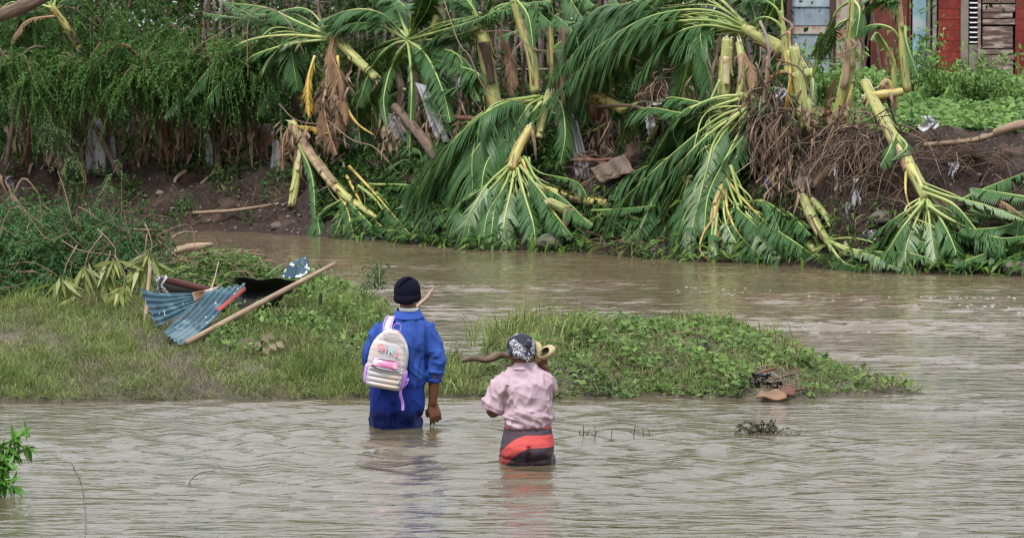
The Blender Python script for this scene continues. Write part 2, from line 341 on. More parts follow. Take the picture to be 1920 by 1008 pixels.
M['zincpale'] = mat('pale rusty sheet', (0.42, 0.36, 0.30), (0.52, 0.46, 0.40), rough=0.6, patch=(.30, .15, .09), pscale=5, pfac=(.5, .62))
M['bluepaint'] = mat('chipped blue paint on zinc', (0.022, 0.068, 0.105), (0.045, 0.115, 0.155), rough=0.5, coord='Object', patch=(0.09, 0.15, 0.17), pscale=7, pfac=(.5, .62), patch2=(0.62, 0.67, 0.70), p2scale=17, p2fac=(.665, .70), nvar=.25, nscale=8, spec=.5)
M['bluechip'] = mat('badly chipped blue paint', (0.022, 0.062, 0.10), (0.04, 0.10, 0.14), rough=0.4, patch2=(0.66, 0.70, 0.73), p2scale=20, p2fac=(.55, .59))
M['redpaint'] = mat('dull red paint', (0.28, 0.035, 0.03), rough=.5)
M['darkred'] = mat('dark red beam', (0.075, 0.02, 0.018), rough=.7)
M['darksheet'] = mat('dark sheet', (0.012, 0.011, 0.011), rough=.6)
M['block'] = mat('red block', (0.19, 0.026, 0.018), (0.27, 0.042, 0.028), rough=.8, nvar=.2, nscale=12, bump=.004, bscale=60)
M['mortar'] = mat('mortar', (0.20, 0.06, 0.045), rough=.9)
M['cement'] = mat('cement', (0.26, 0.22, 0.18), (0.32, 0.28, 0.23), rough=.9, patch=(.18, .15, .12), pscale=3, nvar=.2)
M['redsheet'] = mat('red brown sheet', (0.16, 0.045, 0.032), (0.21, 0.06, 0.042), rough=.6, nvar=.25, nscale=4)
M['bluesheet'] = mat('sky blue board', (0.26, 0.47, 0.56), (0.33, 0.52, 0.60), rough=.6, patch=(.38, .42, .42), pscale=5)
M['rustpost'] = mat('rusty post', (0.075, 0.04, 0.035), rough=.8)
M['plank'] = mat('weathered plank', (0.12, 0.07, 0.06), (0.27, 0.19, 0.165), rough=.85, stretch=(1, 1, 6), nvar=.25, nscale=6, patch=(.4, .33, .28), pscale=3)
M['greypost'] = mat('grey post', (0.25, 0.22, 0.20), rough=.85, nvar=.3, nscale=6)
M['louver'] = mat('white louvre slat', (0.70, 0.70, 0.68), rough=.5)
M['dark'] = mat('painted interior shade', (0.012, 0.013, 0.02), rough=.8)  # near-black colour painting the shade of unlit interiors
M['plastic'] = mat('white plastic rag', (0.55, 0.55, 0.55), (0.75, 0.75, 0.75), rough=.35, transl=.2, nvar=.2, nscale=14)
M['greyrag'] = mat('grey rag', (0.28, 0.27, 0.28), (0.45, 0.44, 0.46), rough=.6, nvar=.2, nscale=14)
M['mudrag'] = mat('muddy cloth', (0.10, 0.08, 0.065), (0.17, 0.14, 0.12), rough=.8)
M['bluerag'] = mat('blue plastic rag', (0.02, 0.12, 0.62), rough=.35)
M['blackrag'] = mat('black plastic bag', (0.012, 0.012, 0.014), rough=.3)
M['stone'] = mat('stone', (0.13, 0.105, 0.095), (0.22, 0.19, 0.17), rough=.85, bump=.01, bscale=18, nvar=.25, nscale=9)
M['card'] = mat('brown wet board', (0.17, 0.085, 0.045), (0.27, 0.16, 0.09), rough=.7, nvar=.2)
M['white_foam'] = mat('foam', (0.6, 0.58, 0.53), rough=.5)
M['weed'] = mat('muddy weed', (0.055, 0.058, 0.025), (0.11, 0.11, 0.045), rough=.6, transl=.2)
M['darktwig'] = mat('wet dark twig', (0.03, 0.022, 0.018), rough=.6)
M['bush'] = mat('foreground bush leaf', (0.06, 0.20, 0.02), (0.16, 0.36, 0.05), rough=.35, transl=.3)

# ------------------------------------------------------------------ river, river bed and ground
def axis(parts):
    o = []
    for a, b, s_ in parts: o.append(np.arange(a, b, s_))
    return np.unique(np.concatenate(o + [[parts[-1][1]]]))
xa = np.concatenate([np.linspace(-90, -9, 20)[:-1], np.linspace(-1, 1, 330) * 1.0, np.linspace(9, 90, 20)[1:]])
ys = [-30, -10, 5, 12, 17, 19]
yy = 20.0
while yy < 57: ys.append(yy); yy += 0.034 * (yy / 24) ** 1.5
ys += [58, 62, 70, 90]
ys = np.array(ys)
inner = (np.abs(xa) <= 1)
XX = np.where(inner[None, :], xa[None, :] * np.clip(ys * 0.15, 3.2, 8.5)[:, None], xa[None, :]); YY = np.broadcast_to(ys[:, None], XX.shape)
H0 = np.zeros_like(XX); SL = 0
wr = np.random.default_rng(5)
for k in range(84):
    lam = 0.12 * (7.5 ** wr.uniform(0, 1) ** 1.3); ang = wr.normal(0, 0.30) + (0.22 if k % 2 else -0.18)
    kx, ky = math.sin(ang) * 2 * np.pi / lam, math.cos(ang) * 2 * np.pi / lam
    a = 0.0052 * lam * wr.uniform(.5, 1.3) * min(1, (.3 / lam) ** .5)
    fade = np.clip(1.9 - YY / (lam * 120 + 22), 0, 1)
    mod = 0.65 + 0.6 * np.sin(XX * wr.uniform(.2, 1.2) + YY * wr.uniform(.1, .7) + wr.uniform(0, 6))
    H0 += a * fade * mod * np.sin(kx * XX + ky * YY + wr.uniform(0, 6.28) + 0.6 * np.sin(XX * 1.3 + k))
# calmer sheltered water in front of the grassy bar, livelier main river
calm = np.clip(1 - np.abs(YY - 28.9) / 2.6, 0, 1) * np.interp(XX, [-6, -1.2, 0.3, 2.2, 4], [.82, .72, .6, .35, 0.1])
swift = np.clip((YY - 33) / 4, 0, 1) * np.clip((52 - YY) / 12, 0.25, 1)
patch = np.clip(.62 + .85 * vnoise(XX * .55, YY * 1.3, 1.0, 2.0) + .45 * vnoise(XX * .9 + 5, YY * 3.1, 1.0, 8.0), .10, 1.7)
near = np.clip((YY - 20) / 6, 0, 1)
H0 *= (1 - calm) * (.56 + 0.60 * swift) * (patch * (.35 + .65 * near) + .55 * (1 - near))
for (cx, cy, amp) in ((*P(745, 800, 27.58)[:2], .0125), (*P(988, 868, 25.3)[:2], .0110)):
    r_ = np.hypot(XX - cx, YY - cy)
    H0 += amp * np.sin(r_ * 2 * np.pi / 0.46 + .5 * np.sin(XX * 2)) * np.exp(-((r_ - 1.2) / 1.3) ** 2)
mb = MB()
nY, nX = XX.shape
i = (np.arange(nY - 1)[:, None] * nX + np.arange(nX - 1)).ravel()
mb.add(np.stack([XX, YY, H0], -1), np.stack([i, i + 1, i + nX + 1, i + nX], -1))
wm = bpy.data.materials.new('muddy river water'); wm.use_nodes = True
N = wm.node_tree.nodes; Lk = wm.node_tree.links; b = N['Principled BSDF']
b.inputs['Roughness'].default_value = 0.045; b.inputs['IOR'].default_value = 1.333; b.inputs['Specular IOR Level'].default_value = 0.5
t_ = N.new('ShaderNodeTexCoord'); mp = N.new('ShaderNodeMapping'); mp.inputs['Scale'].default_value = (0.45, 1.0, 1); Lk.new(t_.outputs['Object'], mp.inputs[0])
n1 = N.new('ShaderNodeTexNoise'); n1.inputs['Scale'].default_value = 11; n1.inputs['Detail'].default_value = 4; Lk.new(mp.outputs[0], n1.inputs[0])
n2 = N.new('ShaderNodeTexNoise'); n2.inputs['Scale'].default_value = 4.5; n2.inputs['Detail'].default_value = 3; Lk.new(mp.outputs[0], n2.inputs[0])
ad = N.new('ShaderNodeMath'); ad.operation = 'MULTIPLY_ADD'; ad.inputs[1].default_value = 2.0; Lk.new(n2.outputs['Fac'], ad.inputs[0]); Lk.new(n1.outputs['Fac'], ad.inputs[2])
bm = N.new('ShaderNodeBump'); bm.inputs['Distance'].default_value = 0.013; bm.inputs['Strength'].default_value = 1.0
Lk.new(ad.outputs[0], bm.inputs['Height']); Lk.new(bm.outputs[0], b.inputs['Normal'])
n3 = N.new('ShaderNodeTexNoise'); n3.inputs['Scale'].default_value = 0.22; n3.inputs['Detail'].default_value = 3; Lk.new(t_.outputs['Object'], n3.inputs[0])
sy = N.new('ShaderNodeSeparateXYZ'); Lk.new(t_.outputs['Object'], sy.inputs[0])
a3 = N.new('ShaderNodeMath'); a3.operation = 'MULTIPLY_ADD'; a3.inputs[1].default_value = 8.0; Lk.new(n3.outputs['Fac'], a3.inputs[0]); Lk.new(sy.outputs['Y'], a3.inputs[2])
m3 = N.new('ShaderNodeMapRange'); m3.inputs['From Min'].default_value = 33; m3.inputs['From Max'].default_value = 41; Lk.new(a3.outputs[0], m3.inputs['Value'])
mxx = N.new('ShaderNodeMix'); mxx.data_type = 'RGBA'; mxx.inputs['A'].default_value = (0.088, 0.072, 0.042, 1); mxx.inputs['B'].default_value = (0.120, 0.088, 0.054, 1)
Lk.new(m3.outputs[0], mxx.inputs['Factor']); Lk.new(mxx.outputs['Result'], b.inputs['Base Color'])
river = mb.build('water', wm, origin=(0, 0, 0)); tag(river, kind='structure')
for k_, v_ in (('label', 'muddy brown river in flood, rippled and reflecting a pale sky'),): river[k_] = v_

def grid(xs, ys_, fz):
    X_, Y_ = np.meshgrid(xs, ys_); Z_ = fz(X_, Y_); nY_, nX_ = X_.shape
    i_ = (np.arange(nY_ - 1)[:, None] * nX_ + np.arange(nX_ - 1)).ravel()
    m_ = MB(); m_.add(np.stack([X_, Y_, Z_], -1), np.stack([i_, i_ + 1, i_ + nX_ + 1, i_ + nX_], -1)); return m_
tag(grid(np.linspace(-400, 400, 41), np.linspace(-300, 600, 41), lambda x, y: x * 0 - 1.0).build('riverbed', M['mud'], origin=(0, 0, 0)), 'muddy bed below the river', kind='structure')
xs = axis([(-8, 3.2, 0.05)]); ysn = axis([(27.6, 37, 0.07), (37, 48, 0.25)])
tag(grid(xs, ysn, gz_near).build('mudbank', M['mud'], origin=(0, 0, 0)), 'low mud bar across the river, overgrown with grass', kind='structure')
# far bank: columns follow the waterline
xs = axis([(-300, -12, 24), (-12, 12, 0.07), (12, 300, 24)])
ds = axis([(-2.2, 4, 0.07), (4, 10, 0.5), (10, 60, 5), (60, 500, 60)])
Xg = np.broadcast_to(xs[None], (len(ds), len(xs))); Yg = ds[:, None] + ybank(xs)[None]
Zg = gz_far(Xg, Yg); fz = sm((ds[:, None] - 0.1) / 0.5) * sm((3.2 - ds[:, None]) / .8 + .2)
Yg = Yg + fz * 0.16 * vnoise(Xg * 1.4, Zg * 4, 2.2, 7) ; Zg = Zg + fz * 0.03 * rng.normal(size=Zg.shape)
i = (np.arange(len(ds) - 1)[:, None] * len(xs) + np.arange(len(xs) - 1)).ravel(); mb = MB()
mb.add(np.stack([Xg, Yg, Zg], -1), np.stack([i, i + 1, i + len(xs) + 1, i + len(xs)], -1))
tag(mb.build('ground', M['soil'], origin=(0, 0, 0)), 'dark eroded earth of the far river bank', kind='structure')

# ------------------------------------------------------------------ banana plants
KB = {'g': ('blade', 'rib'), 'p': ('bladepale', 'rib'), 'y': ('bladeyel', 'ribyel'), 'd': ('bladedead', 'ribdead'), 'gy': ('blade', 'ribyel')}
def banana_leaf(parent, pts, Wd=0.3, kind='g', b0=0.2, droop=0.55, dens=44, r0=0.021, tint=None):
    p = cr(pts, 26); Ltot = np.linalg.norm(np.diff(p, axis=0), axis=1).sum()
    n = max(8, int(Ltot * dens)); mb = MB(); T, _, _ = frames(p)
    tint = rng.uniform(.1, .9) if tint is None else tint
    cum = np.concatenate([[0], np.cumsum(np.linalg.norm(np.diff(p, axis=0), axis=1))]) / Ltot
    Z = np.array([0, 0, -1.0]); dl = Ltot * (1 - b0) / n
    for s_ in (-1, 1):
        t = np.linspace(b0, 0.985, n) + rng.normal(0, .002, n)
        base = np.stack([np.interp(t, cum, p[:, k]) for k in range(3)], -1); tg = nrm(np.stack([np.interp(t, cum, T[:, k]) for k in range(3)], -1))
        side = np.cross(tg, -Z); ln = np.linalg.norm(side, axis=1)[:, None]
        side = nrm(side + (1 - np.clip(ln, 0, 1)) * np.array([0.8, 0.35, 0]) * np.sign(side[:, :1] + 1e-6))
        q = np.clip((t - b0) / (1 - b0), 0, 1); prof = np.clip(np.sin(np.pi * np.clip(q * .93 + .07, 0, 1)) ** 0.55, .12, 1)
        g = np.cumsum(rng.random(n) < 0.34); gr = rng.uniform(0, 1, (g.max() + 1, 4))[g]
        L = Wd * prof * (0.62 + 0.45 * gr[:, 0]); a = 0.45 + 0.35 * gr[:, 1]
        out = nrm(side * s_ * np.cos(a)[:, None] + tg * np.sin(a)[:, None] + 0.25 * (gr[:, 2:3] - .5) * np.cross(tg, side))
        dr = droop * (0.5 + gr[:, 3]); V = []; wd = dl * 1.02
        for tt, ww in ((0, 1.0), (.35, .98), (.7, .75), (1.0, .12)):
            c = base + out * (L * tt * (1 - .22 * dr * tt))[:, None] + Z * (L * dr * tt ** 1.7)[:, None]
            wv = tg * (wd * ww / 2) ; V += [c - wv, c + wv]
        V = np.stack(V, 1).reshape(-1, 3); qd = np.array([[0, 1, 3, 2], [2, 3, 5, 4], [4, 5, 7, 6]])
        if s_ < 0: qd = qd[:, ::-1]
        mb.add(V, (np.arange(n)[:, None, None] * 8 + qd[None]).reshape(-1, 4), None, np.repeat(np.clip(tint + .5 * (gr[:, 1] - .5), 0, 1), 8))
    lf = mb.build('leaf', M[KB[kind][0]], parent)
    m2 = MB(); tube(m2, p, [r0, r0 * .8, r0 * .55, r0 * .3, r0 * .12], 6, rng.uniform(0, 1)); m2.build('midrib', M[KB[kind][1]], lf)
    return lf
def pstem(parent, pts, r, mt='pstem', peel=2, broken=True, husk=True):
    p = cr(pts, 22); mb = MB(); tube(mb, p, r, 12, rng.uniform(0, 1), jit=.03)
    T, U, V = frames(p); r_ = np.interp(np.linspace(0, 1, 22), np.linspace(0, 1, len(r)), r)
    st = mb.build('stem', M[mt], parent)
    # overlapping leaf sheaths hugging the stem
    for k in range(peel + 2):
        a0 = rng.uniform(0, 6.28); i0 = rng.integers(0, 9); i1 = min(21, i0 + rng.integers(7, 12)); m_ = MB()
        ii = np.arange(i0, i1 + 1); aw = np.linspace(-.9, .9, 6)
        f = np.linspace(1, .35, len(ii))[:, None]; lift = (1.06 + 0.45 * (np.linspace(0, 1, len(ii)) ** 6)[:, None])
        ang = a0 + aw[None] * f; G = p[ii][:, None] + (r_[ii][:, None] * lift)[..., None] * (np.cos(ang)[..., None] * U[ii][:, None] + np.sin(ang)[..., None] * V[ii][:, None])
        surf(m_, G, .006, rng.uniform(0, 1)); m_.build('sheath', M[mt if k < 2 else ('sheath' if rng.random() < .5 else 'husk')], parent)
    for k in range(3):
        i0 = int(rng.integers(1, 18)); a = rng.uniform(0, 6.28); q0 = p[i0] + r_[i0] * 1.05 * (np.cos(a) * U[i0] + np.sin(a) * V[i0]); L_ = rng.uniform(.15, .5)
        pts = cr([q0, q0 + [rng.normal(0, .05), -.04, -L_ * .45], q0 + [rng.normal(0, .09), -.02, -L_]], 7); wv = np.array([np.cos(a), .3, .1]) * rng.uniform(.012, .035)
        m_ = MB(); surf(m_, np.stack([pts - wv * np.linspace(1, .3, 7)[:, None], pts, pts + wv * np.linspace(1, .2, 7)[:, None]], 1), .003, rng.uniform(0, 1)); m_.build('dry_skin', M['husk'], parent)
    if broken:
        m_ = MB()
        for k in range(7):
            a = rng.uniform(0, 6.28); q = p[0] + r_[0] * .7 * (np.cos(a) * U[0] + np.sin(a) * V[0]); ln = rng.uniform(.015, .06)
            tube(m_, cr([q + T[0] * .03, q - T[0] * ln * .5, q - T[0] * ln + rng.normal(0, .02, 3)], 4), [.018, .013, .002], 5, rng.uniform(0, 1))
        m_.build('torn_end', M['cut'], parent)
    return st
def FF(pl): return [F(*q) for q in pl]
def plant(label, stems, leaves, name='banana_plant', cat='banana plant', extra=0, exargs=None, group=None):
    allp = FF(stems[0][0]) if stems else FF(leaves[0][0])
    b_ = min(allp, key=lambda q: q[2]).copy()
    root = thing(name, b_, label, cat, group)
    for s_ in stems:
        pstem(root, FF(s_[0]), s_[1], s_[2] if len(s_) > 2 else 'pstem', s_[3] if len(s_) > 3 else 2, s_[4] if len(s_) > 4 else True)
    for l in leaves:
        kw = l[3] if len(l) > 3 else {}
        kd = l[2] if len(l) > 2 else 'g'; banana_leaf(root, FF(l[0]), l[1], kd, **kw)
        if kd in ('g', 'p', 'gy') and l[1] >= .16:
            for rep in range(3):
                j = [(q[0] + rng.normal(0, 4 + 12 * i_), q[1] + rng.normal(0, 4 + 9 * i_), q[2] + .05 + rng.uniform(0, .15) * i_) for i_, q in enumerate(l[0])]
                banana_leaf(root, FF(j), l[1] * rng.uniform(.7, 1.1), 'g', **{**kw, 'r0': .013, 'tint': rng.uniform(0, .6)})
    if extra:
        (ox, oy, od), (x0, x1), (y0, y1), Wd = exargs
        for k in range(extra):
            ex, ey = rng.uniform(x0, x1), rng.uniform(y0, y1)
            mx_, my_ = ox + (ex - ox) * .5 + rng.normal(0, 12), oy + (ey - oy) * .38 + rng.normal(0, 8)
            banana_leaf(root, FF([(ox + rng.normal(0, 4), oy, od), (mx_, my_, od * .8 + rng.uniform(0, .4)), (ex, ey, max(.05, od * .25 + rng.uniform(-.1, .5)))]), Wd * rng.uniform(.7, 1.1), 'g' if rng.random() < .85 else 'p', r0=.018)
    return root

plant('snapped banana crown with pale cut end, leaves flung left and brown leaves hanging',
      [([(706, 147, 1.6), (665, 108, 1.6), (625, 70, 1.7)], [.058, .055, .05])],
      [([(625, 70, 1.7), (560, 42, 1.6), (500, 15, 1.5), (430, 5, 1.3)], .2, 'g'),
       ([(622, 72, 1.7), (540, 66, 1.4), (460, 78, 1.1), (400, 120, .8), (345, 190, .6)], .22, 'g', dict(b0=.45)),
       ([(620, 74, 1.7), (550, 82, 1.4), (470, 108, 1.1), (400, 170, .7), (380, 210, .6)], .3, 'g', dict(b0=.35)),
       ([(620, 66, 1.7), (560, 75, 1.5), (520, 95, 1.3), (480, 150, 1.0)], .3, 'p'),
       ([(622, 70, 1.5), (618, 110, 1.4), (632, 180, 1.2), (640, 250, 1.1)], .17, 'd', dict(b0=.05, droop=1)),
       ([(630, 62, 1.5), (622, 100, 1.3), (640, 150, 1.2), (650, 235, 1.0)], .14, 'd', dict(b0=.05, droop=1)),
       ([(615, 130, 1.4), (608, 190, 1.2), (615, 240, 1.1), (632, 290, 1.0)], .2, 'd', dict(b0=.05, droop=1)),
       ([(633, 105, 1.4), (640, 170, 1.3), (665, 225, 1.2), (703, 254, 1.1)], .04, 'y', dict(b0=.1)),
       ([(590, 105, 1.4), (578, 150, 1.2), (580, 220, 1.0)], .12, 'y', dict(b0=.1, droop=1)),
       ([(645, 170, 1.3), (643, 200, 1.2), (648, 235, 1.1)], .03, 'y', dict(b0=.1))])
plant('banana crown with thin radiating leaf stalks beside the tall yellow-green stem',
      [([(812, -30, 2.4), (822, 20, 2.3), (812, 55, 2.2)], [.06, .06, .05])],
      [([(765, 72, 1.9), (720, 28, 1.8), (665, 18, 1.7), (600, 38, 1.6)], .3, 'g', dict(b0=.25)),
       ([(765, 76, 1.9), (715, 48, 1.8), (660, 45, 1.6), (610, 65, 1.5)], .22, 'g', dict(b0=.3)),
       ([(765, 75, 1.9), (820, 60, 1.8), (900, 35, 1.6), (965, 0, 1.5)], .2, 'g', dict(b0=.5)),
       ([(765, 78, 1.9), (740, 110, 1.7), (720, 180, 1.4), (725, 235, 1.3)], .12, 'g'),
       ([(765, 78, 1.9), (772, 150, 1.6), (770, 230, 1.4), (768, 300, 1.2)], .10, 'g'),
       ([(765, 76, 1.9), (800, 105, 1.7), (830, 170, 1.5), (845, 230, 1.3)], .25, 'g'),
       ([(765, 76, 1.9), (735, 85, 1.8), (700, 120, 1.6), (670, 200, 1.4)], .18, 'g'),
       ([(765, 72, 1.9), (785, 20, 1.9), (800, -30, 1.9)], .25, 'g'),
       ([(765, 70, 1.9), (740, 10, 1.9), (700, -20, 1.8)], .25, 'g'),
       ([(775, 90, 1.9), (860, 120, 1.8), (900, 190, 1.6)], .2, 'g')])
plant('broken banana stem leaning down right from brown husks to the water at left',
      [([(548, 232, 1.3), (590, 300, .9), (640, 360, .6), (705, 408, .3)], [.06, .062, .055, .03], 'pstem', 4)],
      [([(600, 318, .8), (645, 380, .5), (658, 420, .2), (664, 450, .05)], .16, 'gy', dict(b0=.5)),
       ([(640, 365, .6), (680, 405, .3), (718, 446, .05)], .14, 'g'),
       ([(655, 312, .9), (700, 360, .6), (735, 400, .3), (776, 448, .05)], .14, 'gy', dict(b0=.45)),
       ([(672, 348, .7), (705, 375, .5), (735, 420, .3), (765, 450, .05)], .16, 'g', dict(b0=.45)),
       ([(650, 330, .8), (690, 400, .4), (745, 446, .05)], .12, 'gy', dict(b0=.6)),
       ([(548, 232, 1.2), (532, 260, 1), (530, 320, .9)], .09, 'd', dict(b0=.05, droop=1.1)),
       ([(556, 234, 1.2), (560, 270, 1), (556, 330, .9)], .09, 'd', dict(b0=.05, droop=1.1)),
       ([(560, 238, 1.2), (590, 240, 1.1), (615, 250, 1.0)], .10, 'y', dict(b0=.05)),
       ([(650, 370, .6), (600, 400, .3), (600, 440, .1)], .25, 'g'),
       ([(650, 370, .6), (640, 410, .3), (625, 444, .1)], .25, 'g')], extra=9, exargs=((690, 345, .9), (640, 860), (415, 462), .22))
plant('short pale green banana stump standing left of the leaning husk-topped stem',
      [([(566, 255, 1.1), (558, 320, .9), (547, 388, .7)], [.035, .05, .055], 'pstem', 1)], [([(560, 270, 1), (585, 330, .8), (592, 420, .4)], .12, 'g', dict(b0=.1))])
plant('tall thick yellow-green banana stem with blotchy bark standing behind the centre leaves',
      [([(897, 32, 2.2), (912, 110, 2.1), (928, 208, 2.0)], [.075, .085, .10], 'pstem', 2)],
      [([(905, 40, 2.2), (870, 45, 2.0), (820, 70, 1.9), (770, 130, 1.7)], .28, 'g'),
       ([(905, 36, 2.2), (940, 10, 2.1), (990, 10, 2), (1040, 50, 1.9)], .25, 'g'),
       ([(900, 40, 2.2), (880, 5, 2.1), (850, -30, 2)], .2, 'g'),
       ([(935, 60, 2.3), (955, 100, 2.2), (960, 180, 2.0)], .15, 'd', dict(b0=.1))])
plant('slimmer banana stem leaning right of the tall one, red-brown at its foot',
      [([(955, -30, 1.8), (978, 50, 1.8), (998, 110, 1.8), (1003, 175, 1.8)], [.05, .06, .065, .06], 'pstem', 3, False)],
      [([(960, -10, 1.8), (990, 30, 1.7), (1000, 90, 1.6)], .12, 'g')])
plant('big arching banana leaves sweeping left and down over the water at centre',
      [([(1030, 175, 1.5), (1020, 215, 1.3), (1010, 260, 1.1)], [.05, .055, .05], 'pstem', 1)],
      [([(1012, 180, 1.5), (930, 200, 1.0), (850, 265, .6), (785, 368, .3)], .42, 'g', dict(b0=.12, droop=.9, dens=52)),
       ([(1012, 186, 1.5), (950, 220, 1.1), (885, 290, .8), (845, 385, .4)], .42, 'g', dict(b0=.12, droop=.9, dens=52)),
       ([(1015, 192, 1.4), (970, 240, 1.1), (915, 300, .8), (900, 370, .5)], .38, 'g', dict(b0=.12, droop=.9, dens=52)),
       ([(1012, 184, 1.5), (960, 200, 1.3), (900, 220, 1.2), (850, 300, 1)], .36, 'g', dict(b0=.15, droop=.9, dens=52)),
       ([(1015, 185, 1.5), (990, 200, 1.2), (960, 250, 1.0), (940, 290, .9)], .2, 'g'),
       ([(1020, 185, 1.5), (1050, 190, 1.3), (1060, 250, 1.1), (1050, 310, 1.0)], .2, 'g')])
plant('banana stem tipped head down at centre, its leaf stalks fanned over the water',
      [([(994, 238, 1.0), (972, 280, .8), (958, 318, .65)], [.05, .062, .06], 'pstemyel', 2)],
      [([(965, 300, .7), (915, 345, .5), (880, 405, .2), (862, 462, .05)], .26, 'p', dict(b0=.4)),
       ([(962, 305, .7), (928, 345, .5), (888, 390, .3), (876, 450, .1)], .26, 'g', dict(b0=.3)),
       ([(960, 310, .7), (945, 350, .5), (915, 400, .3), (905, 462, .05)], .25, 'g', dict(b0=.3)),
       ([(965, 318, .65), (955, 370, .4), (945, 420, .2), (950, 467, .05)], .26, 'p', dict(b0=.3)),
       ([(970, 315, .65), (985, 370, .4), (1000, 420, .2), (1005, 467, .05)], .26, 'g', dict(b0=.3)),
       ([(980, 300, .7), (1000, 350, .5), (1040, 400, .3), (1075, 445, .1)], .22, 'gy', dict(b0=.4)),
       ([(985, 295, .7), (1010, 340, .6), (1060, 375, .4), (1110, 425, .2)], .2, 'g', dict(b0=.4)),
       ([(975, 310, .65), (1030, 380, .4), (1060, 440, .1)], .25, 'g'),
       ([(960, 320, .65), (930, 380, .4), (920, 455, .05)], .28, 'g')], extra=14, exargs=((1010, 360, .7), (870, 1190), (440, 468), .24))
plant('yellow-green banana stem lying across the bank right of the head-down crown',
      [([(1012, 350, 0.60), (1075, 372, 0.60), (1152, 384, 0.70)], [.045, .055, .05], 'pstemyel', 3),
       ([(1030, 378, 0.30), (1070, 398, 0.30), (1112, 424, 0.30)], [.05, .045, .03], 'pstem', 1)],
      [([(1110, 395, 0.30), (1160, 392, 0.30), (1230, 385, 0.30)], .15, 'g')], extra=6, exargs=((1130, 400, 0.30), (1080, 1260), (430, 470), .2))
plant('yellow banana stem fallen among zinc scraps above the sunken gap at centre',
      [([(1072, 188, 1.60), (1120, 182, 1.50), (1168, 206, 1.40)], [.05, .062, .05], 'pstemyel', 3),
       ([(1062, 165, 1.80), (1100, 160, 1.80), (1150, 158, 1.80)], [.045, .05, .045], 'pstem', 1)],
      [([(1168, 206, 1.40), (1210, 190, 1.30), (1260, 205, 1.5)], .1, 'p')])
plant('tall toppled banana plant whose leaves arch far left above the broken stub',
      [([(1515, 150, 2.1), (1480, 105, 2.0), (1430, 72, 1.9), (1395, 52, 1.8)], [.10, .095, .075, .06], 'pstem', 2, False)],
      [([(1400, 52, 1.8), (1330, 20, 1.6), (1230, 28, 1.3), (1140, 75, 1.0), (1068, 150, .8)], .42, 'g', dict(b0=.3, droop=.9, dens=52)),
       ([(1400, 56, 1.8), (1320, 38, 1.6), (1220, 50, 1.3), (1140, 95, 1.1), (1090, 160, 1)], .42, 'g', dict(b0=.3, droop=.9, dens=52)),
       ([(1398, 60, 1.8), (1318, 48, 1.6), (1250, 75, 1.4), (1190, 150, 1.2)], .36, 'g', dict(b0=.3, droop=.9)),
       ([(1400, 50, 1.8), (1350, 0, 1.8), (1290, -20, 1.7), (1200, 0, 1.6), (1120, 20, 1.5)], .34, 'g', dict(b0=.3)),
       ([(1395, 62, 1.8), (1322, 47, 1.7), (1313, 90, 1.6), (1322, 195, 1.4)], .09, 'g', dict(b0=.4)),
       ([(1395, 64, 1.8), (1345, 50, 1.7), (1300, 100, 1.5), (1270, 190, 1.3)], .3, 'g', dict(b0=.2)),
       ([(1420, 55, 1.8), (1440, 0, 1.8), (1400, -30, 1.8)], .3, 'g'),
       ([(1395, 55, 1.8), (1300, 35, 1.9), (1200, 95, 1.9), (1150, 150, 1.9)], .34, 'g', dict(b0=.3, droop=.8)),
       ([(1500, 130, 2.0), (1450, 140, 1.8), (1420, 180, 1.6)], .1, 'y')])
plant('broken pale green banana stub upright beneath the long arching leaves',
      [([(1364, 74, 1.5), (1360, 125, 1.45), (1356, 182, 1.4)], [.062, .07, .075], 'pstem', 2),
       ([(1385, 80, 1.6), (1392, 130, 1.5), (1385, 180, 1.4)], [.04, .045, .04], 'pstem', 1)], [([(1395, 100, 1.6), (1412, 140, 1.4), (1415, 200, 1.2)], .12, 'd', dict(b0=.05)), ([(1350, 150, 1.3), (1330, 200, 1.2), (1335, 260, 1.0)], .15, 'g')])
plant('banana crown of long feather-torn leaves falling left from a debris-tangled top',
      [([(1420, 195, 1.3), (1408, 180, 1.3), (1385, 178, 1.2)], [.04, .045, .03], 'pstem', 1, False)],
      [([(1400, 178, 1.3), (1340, 184, 1.1), (1280, 215, .9), (1240, 270, .8), (1212, 320, .7)], .26, 'g', dict(b0=.2)),
       ([(1402, 200, 1.2), (1345, 222, 1.0), (1260, 290, .7), (1175, 368, .5), (1120, 420, .3)], .34, 'g', dict(b0=.22, droop=.9, dens=52)),
       ([(1400, 182, 1.3), (1330, 205, 1.1), (1250, 260, 1.0), (1195, 350, .8)], .3, 'g', dict(b0=.25, droop=.9)),
       ([(1402, 195, 1.2), (1350, 260, .8), (1305, 350, .5), (1275, 430, .2), (1262, 478, .05)], .3, 'g', dict(b0=.2)),
       ([(1402, 200, 1.1), (1345, 255, .8), (1325, 320, .6), (1300, 420, .3), (1290, 480, .05)], .3, 'p', dict(b0=.3)),
       ([(1395, 205, 1.1), (1320, 260, .8), (1240, 350, .5), (1190, 450, .1)], .34, 'g', dict(b0=.2, droop=.9)),
       ([(1400, 205, 1.1), (1380, 260, .8), (1330, 360, .5), (1320, 440, .2)], .26, 'g'),
       ([(1405, 180, 1.2), (1440, 200, 1.0), (1420, 250, .9)], .2, 'g')], extra=14, exargs=((1290, 330, .7), (1150, 1330), (430, 486), .26))
